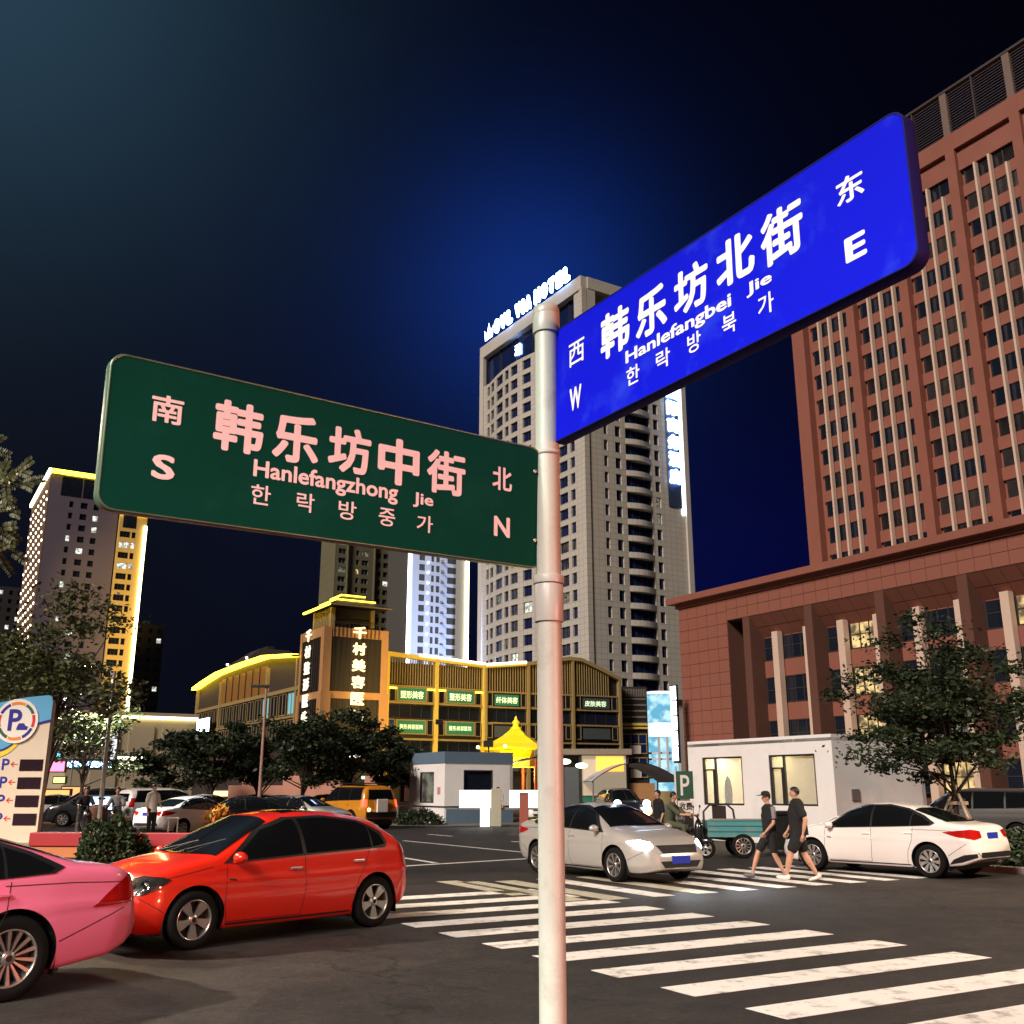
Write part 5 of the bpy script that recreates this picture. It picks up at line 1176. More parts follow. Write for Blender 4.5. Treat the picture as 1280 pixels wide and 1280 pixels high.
place_car(tmpl, 'grey car seen under the lit barrier panel', 612, 0, 66, 170, M['grey_paint'], g3)
tk = place_car(tmpv, 'dark delivery van with glowing lamps under the grey canopy', 775, 0, 57, -80, M['black_paint'], g3)
for sg in (-1, 1):
    MB().ball((0, 0, 0), (.1, .2, .2), 10, 8).build('headlight', M['head_on'], tk, (2.32, sg * .8, .95)); MB().ball((0, 0, 0), (.1, .26, .26), 10, 8).build('indicator', M['amber_on'], tk, (2.25, sg * .85, .6))
# ------------------------------------------------------------------ guard booths
def booth(label, P, L, D, Hh, m_wall, m_band, band_top, wins_left, wins_right, base=None):
    t = gframe('guard_booth', label, 'booth', P); T = .18
    b = MB()
    def wall_face(ang, a0, a1, wins, z1):
        # pieces round the openings, with real thickness
        Mx = Matrix.Rotation(ang, 4, 'Z'); cur = a0
        for (s0, s1, za, zb, *_r) in sorted(wins):
            b.box(cur, s0, 0, T, 0, z1, 0, Mx); b.box(s0, s1, 0, T, 0, za, 0, Mx); b.box(s0, s1, 0, T, zb, z1, 0, Mx); cur = s1
        b.box(cur, a1, 0, T, 0, z1, 0, Mx)
    wall_face(0, -L, -.001, wins_left, Hh)
    wall_face(math.pi / 2, .002, D, wins_right, Hh)
    b.box(-L, -L + T, T, D, 0, Hh); b.box(-L, 0, D - T, D, 0, Hh - .01); b.box(-L + T, -T, T, D - T, Hh - .35, Hh - .2)
    b.build('wall', m_wall, t)
    for wl_, ang in ((wins_left, 0), (wins_right, math.pi / 2)):
        for (s0, s1, za, zb, nx, glass) in wl_:
            Mx = Matrix.Rotation(ang, 4, 'Z'); w = s1 - s0; h = zb - za
            f = MB(); f.box(-w / 2, w / 2, .02, .10, 0, .06); f.box(-w / 2, w / 2, .02, .10, h - .06, h); f.box(-w / 2, -w / 2 + .06, .02, .10, .06, h - .06); f.box(w / 2 - .06, w / 2, .02, .10, .06, h - .06)
            if nx == 2:
                x = -w / 2 + w * .30; f.box(x, x + .06, .02, .10, .06, h - .06); f.box(-w / 2 + .06, x, .02, .10, h * .72, h * .72 + .05); f.box(-w / 2 + .06, -w / 2 + .12, .0, .08, .06, h * .72)
                f.box(x - .07, x, .0, .08, .06, h * .72)
            o = f.build('window', M['frame'], t, Mx @ Vector(((s0 + s1) / 2, 0, za)), (0, 0, ang))
            g = MB(); g.box(-w / 2 + .06, w / 2 - .06, .12, .13, .06, h - .06); g.build('pane', glass, o)
    if m_band:
        for z0, z1 in ((band_top, Hh + .01), (0, .72)):
            if z0 == 0: MB().box(.0, .03, .1, D, z0, z1).build('band', m_band, t)
            else: MB().box(-L, .03, -.03, 0, z0, z1).build('band', m_band[0] if isinstance(m_band, list) else m_band, t); MB().box(.0, .03, 0, D, z0, z1).build('band', m_band, t)
        MB().box(-L, .04, -.04, 0, .80, .86).build('string_course', M['glass'], t); MB().box(0, .04, 0, D, .80, .86).build('string_course', M['glass'], t)
    MB().box(-L, .0, 0.0, D, Hh - .2, Hh - .1).build('roof', M['concrete'], t)
    return t
M['booth_wall'] = mat('booth_white_render', (.92, .90, .88), .75, var=.05, scale=1.5, bump=.1, wear=(.45, .42, .38), wear_scale=.8, wear_amt=.25)
M['booth_blue'] = mat('booth_blue_band', (.13, .20, .27), .6, var=.08)
def clear_glass():
    m, n, l, b = _base('clear_window_glass'); b.inputs['Base Color'].default_value = (.9, .95, .92, 1); b.inputs['Roughness'].default_value = .03; b.inputs['Alpha'].default_value = .22; b.inputs['Specular IOR Level'].default_value = .6; return m
M['clear_glass'] = clear_glass()
M['room_office'] = lit_room('lit_office', (1.0, .66, .22), (.42, .44, .40), .95, 1.6)
M['room_office2'] = lit_room('lit_office_pale', (.62, .56, .36), (.20, .20, .18), .9, 1.4)
lbooth = booth('small white guard booth with a blue-grey band beside the entrance barrier', gp(555, 1030).xy, 5.4, 4.07, 3.55, M['booth_wall'], M['booth_blue'], 2.98,
      [(-5.25, -4.1, 1.0, 2.58, 1, M['glass']), (-2.85, -1.2, 1.0, 2.56, 1, LIT[2])], [(1.1, 2.86, .95, 2.65, 1, M['glass'])])
MB().box(-.75, -.45, -.03, -.005, 1.45, 1.8).build('notice', mat('pink_notice', (.6, .3, .3), .5), lbooth)
rbooth = booth('larger white booth with two warm lit windows in front of the red building', gp(1050, 1060).xy, 6.7, 4.3, 3.38, M['booth_wall'], None, 0,
      [(-5.95, -3.95, 1.18, 2.80, 2, M['clear_glass']), (-2.70, -.72, 1.2, 2.80, 2, M['clear_glass'])], [])
MB().box(.0, .04, .7, 1.05, 1.38, 1.72).build('vent', M['galv'], rbooth)

M['inner_cream'] = mat('cream_inner_wall', (.55, .45, .28), .8, var=.05)
b = MB(); b.box(-3.52, -3.42, .2, 4.0, 0, 3.0); b.box(-6.5, -.2, 2.9, 3.0, 0, 3.0); b.box(-6.5, -.2, .2, 4.0, .02, .1); b.build('inner_wall', M['inner_cream'], rbooth)
MB().box(-6.4, -3.6, 1.3, 1.5, 2.92, 2.99).build('ceiling_lamp', emit('office_tube', (1, .80, .45), 34), rbooth); MB().box(-3.3, -.5, 1.3, 1.5, 2.92, 2.99).build('ceiling_lamp', emit('office_tube_pale', (1, .90, .62), 22), rbooth)
b = MB(); b.box(-5.3, -4.4, 2.3, 2.88, .1, 2.0); b.build('cabinet', mat('steel_cabinet', (.45, .48, .5), .4), rbooth); b = MB(); b.ball((-5.75, 1.0, 1.55), (.16, .12, .62), 12, 8); b.build('hanging_coat', M['dark'], rbooth)
b = MB(); b.box(-2.2, -.6, 2.5, 2.88, .1, 1.6); b.box(-1.3, -.7, 2.82, 2.88, 1.9, 2.4); b.build('cabinet', mat('green_cabinet', (.2, .24, .18), .5), rbooth); MB().ball((-1.55, 1.3, 2.45), (.28, .28, .07), 14, 6).build('fan', M['dark'], rbooth)

# ------------------------------------------------------------------ entrance barrier
M['panel_glow'] = emit('lit_barrier_panel', (.92, .95, .88), 2.2)
q = gp(632, 1033); bar = thing('barrier_gate', 'entrance barrier with two glowing white advert panels between booth and silver car', 'barrier', (q.x, q.y, 0), 0)
MB().box(-2.2, -.28, -.05, .05, .85, 1.65).build('advert_panel', M['panel_glow'], bar); MB().box(.18, 1.7, -.05, .05, .85, 1.65).build('advert_panel', M['panel_glow'], bar)
MB().box(-2.2, 1.7, -.03, .03, .76, .85).build('arm', M['galv'], bar); MB().box(-.7, -.2, -.25, .25, 0, 1.72).build('cabinet', mat('pale_cabinet', (.5, .5, .38), .5), bar, bev=.03)
MB().box(-1.2, -.75, -.09, -.06, 0.0, .8).build('lower_panel', M['panel_glow'], bar)
rp_ = gp(655, 1036); rpp = thing('barrier_cabinet', 'red barrier cabinet just left of the pale pole', 'cabinet', (rp_.x, rp_.y, 0)); MB().box(-.2, .2, -.2, .2, 0, 1.5).build('body', mat('dusty_red', (.42, .12, .09), .6), rpp, bev=.03); MB().box(-.22, .22, -.22, .22, 1.5, 1.56).build('lid', M['galv'], rpp)

# ------------------------------------------------------------------ parking signs
M['sign_green'] = mat('parking_sign_green', (.02, .10, .06), .5); M['white_letter'] = mat('white_letters', (.8, .78, .72), .5, var=.02)
q = at(858, 1030, 33); ps_ = thing('parking_sign', 'green parking sign with a white letter P above a small white plate', 'parking sign', (q.x, 33, 0), -.05); ps_.scale = (.8, 1, 1)
MB().cyl((-.36, 0.05, 0), (-.36, 0.05, 2.2), .04).build('post', M['galv'], ps_)
b = MB(); b.box(-.34, .34, 0, .03, 1.42, 2.27); b.build('board', M['sign_green'], ps_, bev=.006); MB().box(-.40, -.335, -.02, .05, 1.05, 2.30).build('edge_strip', M['white_letter'], ps_)
MB().box(-.30, .32, 0, .03, 1.02, 1.36).build('plate', M['white_letter'], ps_)
text_fit('P', M['white_letter'], (-.17, 1.52, .19, 2.15), ps_, None, .01, .004); text_fit('收费', M['dark'], (-.24, 1.08, .26, 1.31), ps_, None, .02, .004)
MB().box(-.05, .30, -.0, .04, .30, .98).build('lower_board', M['dark'], ps_)

tq = Vector((-13.45, 28.0)); tot = thing('parking_totem', 'tall cream and sky-blue parking sign board at the left edge with four dark displays', 'parking sign', (tq.x, tq.y, 0), -.02)
M['cream_board'] = mat('cream_board', (.62, .55, .44), .5, var=.04); M['sky'] = mat('sky_blue_board', (.10, .38, .66), .4, var=.04); M['navy'] = mat('navy_print', (.02, .02, .30), .4); M['red_print'] = mat('red_print', (.62, .03, .03), .4); M['orange_print'] = mat('orange_print', (.75, .25, .04), .4); M['yellow_print'] = mat('yellow_print', (.75, .62, .06), .4); M['black_disp'] = mat('dark_display', (.02, .008, .015), .2)
VXZ = Matrix(((1, 0, 0, 0), (0, 0, 1, 0), (0, 1, 0, 0), (0, 0, 0, 1)))
def plate(nm, pts, y0, y1, m): return MB().prism(pts, y0, y1, 0, VXZ).build(nm, m, tot)
Wt, Ht = .80, 4.22
def lerp_pts(f, a, c, n): return [f(a + (c - a) * i / n) for i in range(n + 1)]
wave = lambda t: (-.80 + 1.60 * t, 2.95 + .35 * t + .30 * math.tanh((t - .5) * 6) * 0.9)
plate('board', [(-Wt, .35), (Wt - .02, .35), (Wt - .02, 4.0), (Wt - .08, 4.12), (-Wt, 4.0)], 0, .22, M['cream_board'])
plate('header', [(-Wt, 2.75)] + lerp_pts(wave, 0, 1, 16) + [(Wt, 4.05), (Wt - .06, Ht - .02), (Wt - .15, Ht), (.1, Ht - .05), (-Wt, 4.0)], -.03, 0, M['sky'])
wp = lerp_pts(wave, 0, 1, 16); plate('wave_band', [(x, z - .05) for x, z in wp] + [(x, z) for x, z in reversed(wp)], -.035, -.001, M['navy']); plate('wave_band', [(x, z - .20) for x, z in wp[:12]] + [(x, z - .051) for x, z in reversed(wp[:12])], -.02, -.001, M['yellow_print'])
plate('side_band', [(-Wt, .35), (-Wt + .09, .35), (-Wt + .13, 2.75), (-Wt, 2.75)], -.02, -.001, M['yellow_print'])
plate('plinth', [(-Wt - .1, 0), (Wt + .1, 0), (Wt + .1, .35), (-Wt - .1, .35)], -.1, .35, M['concrete'])
cx_, cz_ = -.13, 3.52
def disc(r0, r1, a0, a1, n=24): return [(cx_ + r1 * math.cos(R(a0 + (a1 - a0) * i / n)), cz_ + r1 * math.sin(R(a0 + (a1 - a0) * i / n))) for i in range(n + 1)] + ([(cx_ + r0 * math.cos(R(a1 + (a0 - a1) * i / n)), cz_ + r0 * math.sin(R(a1 + (a0 - a1) * i / n))) for i in range(n + 1)] if r0 else [])
plate('logo_disc', disc(0, .60, 0, 345), -.06, -.03, M['white_letter'])
segs = [(-20, 20, 'red_print'), (24, 62, 'sign_green'), (66, 112, 'orange_print'), (116, 155, 'navy'), (160, 200, 'red_print'), (204, 244, 'sign_green'), (248, 292, 'orange_print'), (296, 336, 'navy')]
for a0, a1, mm in segs: plate('logo_ring', disc(.44, .52, a0, a1, 8), -.066, -.06, M[mm])
text_fit('P', M['navy'], (cx_ - .22, cz_ - .26, cx_ + .14, cz_ + .32), tot, Matrix.Translation((0, -.062, 0)), .02, .004)
plate('logo_car', [(cx_ + .02, cz_ - .24), (cx_ + .32, cz_ - .24), (cx_ + .34, cz_ - .15), (cx_ + .27, cz_ - .13), (cx_ + .22, cz_ - .06), (cx_ + .08, cz_ - .06), (cx_ + .04, cz_ - .14)], -.068, -.061, M['navy'])
for k in range(4):
    z = 2.22 - k * .47; dx = 0
    text_fit('P', M['navy'], (-.40 + dx, z, -.20 + dx, z + .30), tot, None, .02, .004); text_fit('←', M['red_print'], (-.17, z + .08, .02, z + .22), tot, None, .02, .004)
    plate('display', [(.09, z - .02), (.72, z - .02), (.72, z + .28), (.09, z + .28)], -.02, -.001, M['black_disp'])

# ------------------------------------------------------------------ trees
def tree(label, loc, h_trunk, cr, cz0, seed, nleaf, leaf, m, clumps=40, lean=(0, 0), cat='tree', name='tree', limbs=7, group=None, flat=.9, density=.26, trunk_r=.09, hollow=.35):
    r = random.Random(seed); g = np.random.default_rng(seed); t = thing(name, label, cat, loc, 0, group)
    rx, ry, rz = cr; C = np.array([lean[0], lean[1], cz0])
    u = g.normal(size=(clumps, 3)); u /= np.linalg.norm(u, axis=1)[:, None]; rad = (hollow + (1 - hollow) * g.random(clumps) ** .6)
    lob = 1 + .24 * np.sin(u[:, 0] * 4.1 + seed) * np.cos(u[:, 2] * 3.3 + seed * .7) + .12 * g.normal(size=clumps)
    cl = C + u * (rad * lob)[:, None] * np.array([rx, ry, rz])
    b = MB(); top = Vector((C[0] * .7, C[1] * .7, C[2] - rz * .2))
    b.tube([(0, 0, 0), (r.uniform(-.05, .05), 0, h_trunk * .5), (C[0] * .3, C[1] * .3, h_trunk), top], [trunk_r * 1.25, trunk_r, trunk_r * .85, trunk_r * .35], 9); b.build('trunk', M['bark'], t)
    b = MB()
    for k in range(min(limbs * 4, clumps)):
        p = Vector(cl[k]); z0 = r.uniform(.75, 1.0) * h_trunk if k < limbs else r.uniform(h_trunk, top.z); f = (z0 - h_trunk) / max(.01, top.z - h_trunk); s = Vector((C[0] * .3 + (top.x - C[0] * .3) * max(0, f), C[1] * .3, z0))
        mid = s.lerp(p, .5) + Vector((r.uniform(-.1, .1), r.uniform(-.1, .1), -.1)) * rz * .3; b.tube([s, mid, p], [trunk_r * .42, trunk_r * .24, trunk_r * .06], 5, caps=False)
    b.build('limbs', M['bark'], t)
    # leaf sprays: short twigs with paired leaves
    n = nleaf; ci = g.integers(0, clumps, n); sz = (.75 + .6 * g.random(clumps))
    off = g.normal(size=(n, 3)) * density * min(rx, rz) * sz[ci][:, None] * np.array([1, 1, flat * .75])
    P = cl[ci] + off
    d = g.normal(size=(n, 3)); d[:, 2] = d[:, 2] * .45 - .15; d /= np.linalg.norm(d, axis=1)[:, None]
    w = np.cross(d, g.normal(size=(n, 3))); w /= np.linalg.norm(w, axis=1)[:, None]
    L = leaf * (.6 + .8 * g.random(n))[:, None]
    A = P - d * L * .5; B = P + w * L * .24 + d * L * .05; Cc = P + d * L * .5; D = P - w * L * .24 + d * L * .05
    V = np.stack([A, B, Cc, D], 1).reshape(-1, 3).astype(np.float32)
    me = bpy.data.meshes.new('crown'); me.vertices.add(4 * n); me.vertices.foreach_set('co', V.ravel()); me.loops.add(4 * n); me.loops.foreach_set('vertex_index', np.arange(4 * n, dtype=np.int32)); me.polygons.add(n); me.polygons.foreach_set('loop_start', np.arange(0, 4 * n, 4, dtype=np.int32)); me.update(calc_edges=True); me.materials.append(m)
    addobj('crown', me, t); return t
q = gp(1165, 1066); q.y = 26.0; q.x = 11.1
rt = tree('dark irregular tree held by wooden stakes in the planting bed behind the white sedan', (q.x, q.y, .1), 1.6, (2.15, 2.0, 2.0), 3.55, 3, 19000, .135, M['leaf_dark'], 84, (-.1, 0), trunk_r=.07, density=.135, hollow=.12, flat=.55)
M['stake'] = mat('pale_wood_stake', (.42, .34, .26), .8)
for k, (dx, dy) in enumerate(((-.85, .1), (.15, -.9), (.8, .35), (-.15, .9))):
    MB().cyl((dx, dy, 0), (dx * .12, dy * .12, 1.5), .035, n=7).build('stake', M['stake'], rt)
MB().box(-.25, .25, -.1, -.04, 1.25, 1.33).build('tie_bar', M['stake'], rt)
g4 = 'dark trees behind the parked cars'
for k, (x, Y, rx, rz, cz0) in enumerate([(218, 56, 2.3, 1.55, 3.2), (275, 52, 2.2, 1.6, 3.5), (330, 55, 2.2, 1.65, 3.5), (385, 51, 2.3, 1.7, 3.6), (440, 54, 2.4, 1.9, 3.7), (482, 56, 1.7, 1.5, 3.4)]):
    labs = ['leftmost dark tree of the row behind the parked cars', 'second dark tree from the left behind the parked cars, before the mall wing', 'dark tree right behind the plain lamp post', 'dark tree below the left side of the hospital tower', 'broadest dark tree, in front of the hospital tower', 'rightmost dark tree of the row, touching the guard booth']
    X = (x - 640) / F_PX * Y * .99
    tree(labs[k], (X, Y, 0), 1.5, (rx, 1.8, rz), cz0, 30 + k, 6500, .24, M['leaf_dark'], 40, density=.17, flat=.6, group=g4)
X = (75 - 640) / F_PX * 33 * .985
tree('tall loose-leaved tree on the plaza beside the parking board', (X, 32.5, .15), 2.6, (2.3, 1.8, 2.5), 5.3, 51, 6800, .17, M['leaf'], 52, (.3, 0), density=.15, flat=.6, hollow=.2, trunk_r=.11)
tree('slim tree on the plaza at the left edge behind the parking board', (X - 2.6, 36.0, .15), 2.4, (2.0, 1.6, 2.3), 4.9, 52, 6500, .18, M['leaf'], 36, density=.2, trunk_r=.1)
tree('thin-crowned tree in front of the cream building, above the man in white', (-17.0, 41.0, .0), 2.2, (2.2, 1.6, 1.1), 3.6, 53, 3500, .2, M['leaf'], 30, density=.22, trunk_r=.08)
# overhanging tree at the left edge: pinnate sprays
def pinnate(label, loc, branches, seed, m):
    r = random.Random(seed); t = thing('tree', label, 'tree', loc); b = MB(); lf = MB()
    b.tube([(0, 0, 0), (.1, 0, 2.5), (.05, .05, 5.2), (.3, 0, 6.4)], [.14, .11, .08, .04], 9)
    for (s, e) in branches:
        s, e = Vector(s), Vector(e); b.tube([s, s.lerp(e, .5) + Vector((0, 0, .15)), e], [.035, .02, .006], 6)
        for k in range(9):
            f = .25 + .75 * k / 8; p = s.lerp(e, f) + Vector((0, 0, .15 * math.sin(math.pi * f)))
            for sgn in (-1, 1):
                dirv = ((e - s).normalized() * .9 + Vector((r.uniform(-.8, .8), r.uniform(-.8, .8), sgn * r.uniform(.1, .9)))).normalized()
                L = r.uniform(.28, .55) * (1.25 - f * .5); n = 11
                droop = Vector((0, 0, -.12)) * L
                for i in range(n):
                    g_ = (i + 1) / n; c = p + dirv * L * g_ + droop * g_ * g_; side_ = dirv.cross(Vector((r.uniform(-.3, .3), 1, r.uniform(-.3, .3)))).normalized()
                    for s2 in (-1, 1):
                        d = (side_ * s2 + dirv * .45).normalized(); w = d.cross(Vector((.2, 1, .2))).normalized(); ll = .095 * (1 - .3 * abs(g_ - .5)); a = c; 
                        lf.add([a, a + d * ll * .5 + w * ll * .24, a + d * ll, a + d * ll * .5 - w * ll * .24], [(0, 1, 2, 3)])
    b.build('trunk', M['bark'], t); lf.build('crown', m, t); return t
base = Vector((-10.6, 15.0, 0)); pt = lambda x, y, Y=15: at(x, y, Y) - base
sA = Vector((.2, 0, 5.6))
pinnate('overhanging tree with feathery lit leaves at the left edge beside the street lamp', base, [(sA, pt(22, 590)), (sA, pt(28, 605, 14.7)), (sA, pt(12, 640)), (sA, pt(6, 600)), (sA - Vector((0, 0, .6)), pt(14, 690)), (sA, pt(-20, 560)), (sA - Vector((0, 0, .3)), pt(2, 660, 14.5)), (sA, pt(-40, 640))], 5, M['leaf_yellow'])
# bushes and hedge
def bush(label, loc, r3, seed, n, leaf, m, name='bush'):
    g = np.random.default_rng(seed); t = thing(name, label, name, loc); P = g.normal(size=(n, 3)); P /= np.linalg.norm(P, axis=1)[:, None]; P *= (.55 + .5 * g.random((n, 1)) ** .5); P[:, 2] = np.abs(P[:, 2]); P *= np.array(r3) * (1 + .12 * np.sin(P[:, :1] * 7 + P[:, 1:2] * 5))
    d = P / np.linalg.norm(P, axis=1)[:, None] + g.normal(size=(n, 3)) * .6; d /= np.linalg.norm(d, axis=1)[:, None]; w = np.cross(d, g.normal(size=(n, 3))); w /= np.linalg.norm(w, axis=1)[:, None]; L = leaf * (.6 + .8 * g.random((n, 1)))
    V = np.stack([P - d * L * .5, P + w * L * .22, P + d * L * .5, P - w * L * .22], 1).reshape(-1, 3).astype(np.float32)
    me = bpy.data.meshes.new('foliage'); me.vertices.add(4 * n); me.vertices.foreach_set('co', V.ravel()); me.loops.add(4 * n); me.loops.foreach_set('vertex_index', np.arange(4 * n, dtype=np.int32)); me.polygons.add(n); me.polygons.foreach_set('loop_start', np.arange(0, 4 * n, 4, dtype=np.int32)); me.update(calc_edges=True); me.materials.append(m)
    addobj('foliage', me, t)
    b = MB()
    for k in range(7): a = k * .9; b.tube([(0, 0, 0), (r3[0] * .6 * math.cos(a), r3[1] * .6 * math.sin(a), r3[2] * .7)], [.02, .006], 5)
    b.build('stems', M['bark'], t); return t
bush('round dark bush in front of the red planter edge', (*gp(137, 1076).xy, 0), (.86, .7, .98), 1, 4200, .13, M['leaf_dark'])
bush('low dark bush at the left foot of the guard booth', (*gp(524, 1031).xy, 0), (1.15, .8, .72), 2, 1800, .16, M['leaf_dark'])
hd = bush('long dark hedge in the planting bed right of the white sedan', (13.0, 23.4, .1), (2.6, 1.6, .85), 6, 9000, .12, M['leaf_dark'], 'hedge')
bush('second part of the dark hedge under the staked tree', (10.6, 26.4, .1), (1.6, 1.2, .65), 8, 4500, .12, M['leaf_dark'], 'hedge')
fl_ = bush('pot of glowing yellow and red flowers above the red car bonnet', (*gp(268, 1045).xy, .2), (.75, .5, .9), 9, 500, .2, leaf_mat('yellow_petal', (.6, .35, .02), (.7, .12, .02), (.8, .6, .1)), 'flowers')
# red planter edging
a_, c_ = gp(40, 1071).xy, gp(345, 1073).xy; d_ = (c_ - a_); pe = thing('planter_edge', 'low dark red planter wall along the plaza behind the pink car', 'planter wall', (a_.x, a_.y, 0), math.atan2(d_.y, d_.x))
MB().box(0, d_.length, -.15, .15, 0, .28).build('lower_course', mat('orange_stone', (.45, .16, .06), .7), pe); MB().box(-.03, d_.length + .03, -.2, .2, .28, .62).build('coping', mat('dark_red_stone', (.32, .02, .03), .5), pe, bev=.02)
wl2 = thing('boundary_wall', 'low wall, warm light put into its salmon colour, under the dark trees behind the parked cars', 'wall', (at(285, 990, 61).x, 61, 0), 0)
M['salmon'] = mat('warm_light_render', (.62, .30, .22), .8, var=.2, scale=1.2)  # warm light on the wall put into its base colour
MB().box(0, 9.5, 0, .25, 0, 1.9).build('panel', M['salmon'], wl2)
for k in range(4): MB().box(.8 + k * 2.4, 1.9 + k * 2.4, -.08, 0, 0, 2.25 + .2 * (k % 2)).build('pier', M['salmon'], wl2, bev=.05)
# plain lamp post
q = at(325, 985, 50); lp_ = thing('lamp_post', 'plain unlit lamp post among the dark trees behind the parked cars', 'lamp post', (q.x, 50, 0))
MB().cyl((0, 0, 0), (0, 0, 6.6), .10, .06, 12).build('post', mat('rosy_post', (.40, .24, .20), .5), lp_); b = MB(); b.box(-.75, .12, -.14, .14, 6.55, 6.68); b.build('lamp_head', M['dark'], lp_, bev=.02)
# pots and stools on the plaza
def stool(label, x, y, z, h, m):
    t = thing('stool', label, 'stool', (x, y, z), .3); MB().box(-.2, .2, -.15, .15, h - .05, h).build('seat', m, t, bev=.01)
    for sx in (-.17, .13):
        for sy in (-.12, .08): MB().box(sx, sx + .04, sy, sy + .04, 0, h - .05).build('leg', m, t)
M['stool_white'] = mat('white_plastic', (.7, .62, .55), .5); M['stool_orange'] = mat('orange_plastic', (.55, .14, .05), .5)
q = gp(215, 1045, .15); stool('white plastic stool standing right of the man in white', q.x, q.y, .15, .62, M['stool_white'])
q = gp(152, 1043, .15); stool('orange plastic stool on the plaza left of the man in white', q.x, q.y, .15, .62, M['stool_orange'])
q = gp(121, 1032, .15); pp = thing('plant_pot', 'pale terracotta pot between the two riders on the plaza', 'pot', (q.x, q.y, .15)); MB().lathe([(0, 0), (.28, 0), (.40, .75), (.44, .78), (.44, .86), (.36, .86), (.34, .7), (0, .7)], 20).build('pot', mat('terracotta', (.45, .22, .15), .7), pp)

# ------------------------------------------------------------------ cargo tricycle, scooters, bin
q = gp(912, 1072); tr = thing('cargo_tricycle', 'worn teal cargo tricycle parked by the white booth, its flat bed to the right', 'tricycle', (q.x, q.y + .3, 0), -.05)
b = MB(); b.box(-.55, 1.05, -.55, .55, .52, .58); b.box(-.55, 1.05, -.55, -.51, .58, .92); b.box(-.55, 1.05, .51, .55, .58, .92); b.box(1.01, 1.05, -.51, .51, .58, .92); b.box(-.55, -.51, -.51, .51, .58, .92); b.build('cargo_bed', M['blue_trike'], tr)
for z in (.66, .80): MB().box(-.55, 1.05, -.575, -.552, z, z + .03).build('bed_rib', M['blue_trike'], tr)
tm = tyre_mesh(.30, .11); rmm = rim_mesh(.30, .11, 12, .05)
for (x, y) in ((.35, -.52), (.35, .52), (-1.35, 0)): w = addobj('wheel', tm, tr, (x, y, .30), (math.pi / 2, 0, 0)); addobj('rim', rmm, w)
b = MB(); b.tube([(-.5, 0, .5), (-1.0, 0, .45), (-1.35, 0, .95), (-1.42, 0, 1.15)], .035, 8); b.tube([(-1.35, 0, .3), (-1.33, 0, .95)], .03, 8); b.tube([(-1.4, -.35, 1.18), (-1.43, 0, 1.12), (-1.4, .35, 1.18)], .018, 8); b.tube([(-.5, 0, .5), (.3, 0, .42)], .04, 8); b.build('frame', M['dark'], tr)
b = MB(); b.tube([(-.62, -.42, .55), (-.62, -.42, 1.15), (-.45, -.36, 1.32), (-.0, -.36, 1.34), (.15, -.42, 1.2), (.18, -.42, .95)], .028, 8); b.box(-.38, -.02, -.35, -.30, .95, 1.30); b.build('back_rail', M['dark'], tr); MB().box(-.95, -.55, -.2, .2, .62, .74).build('saddle', M['dark'], tr, bev=.03); MB().box(-.5, 1.0, -.6, -.57, .95, .98).build('top_rail', M['galv'], tr)
q = gp(985, 1068); bn = thing('bin', 'tall black bin between the tricycle and the white sedan', 'bin', (q.x + .1, q.y + 1.0, 0), .1)
b = MB(); b.box(-.35, .35, -.3, .3, .08, 1.02); b.build('body', M['dark'], bn, bev=.03); MB().box(-.38, .38, -.34, .33, 1.02, 1.12).build('lid', M['dark'], bn, bev=.02)
def scooter(label, loc, rz, pm):
    t = thing('scooter', label, 'scooter', loc, rz, None); tm2 = tyre_mesh(.24, .10); rm2 = rim_mesh(.24, .10, 5, .2)
    for x in (.62, -.58): w = addobj('wheel', tm2, t, (x, 0, .24), (math.pi / 2, 0, 0)); addobj('rim', rm2, w)
    b = MB(); b.ball((-.45, 0, .58), (.42, .15, .17), 14, 10); b.box(-.2, .32, -.14, .14, .27, .33); b.ball((.45, 0, .62), (.12, .17, .36), 12, 8); b.ball((.62, 0, .42), (.22, .07, .09), 10, 6); b.build('body', pm, t)
    b = MB(); b.tube([(.62, 0, .24), (.48, 0, .9), (.42, 0, 1.05)], .03, 8); b.tube([(.36, -.33, 1.08), (.43, 0, 1.04), (.36, .33, 1.08)], .02, 8); b.tube([(.40, -.25, 1.06), (.42, -.32, 1.25)], .008, 5); b.tube([(.40, .25, 1.06), (.42, .32, 1.25)], .008, 5); b.ball((.42, -.33, 1.28), (.02, .06, .04), 8, 6); b.ball((.42, .33, 1.28), (.02, .06, .04), 8, 6); b.build('handlebar', M['dark'], t)
    MB().ball((-.42, 0, .76), (.36, .13, .05), 12, 6).build('saddle', M['dark'], t); MB().ball((.56, 0, .82), (.05, .08, .06), 8, 6).build('headlight', M['headlens'], t); return t

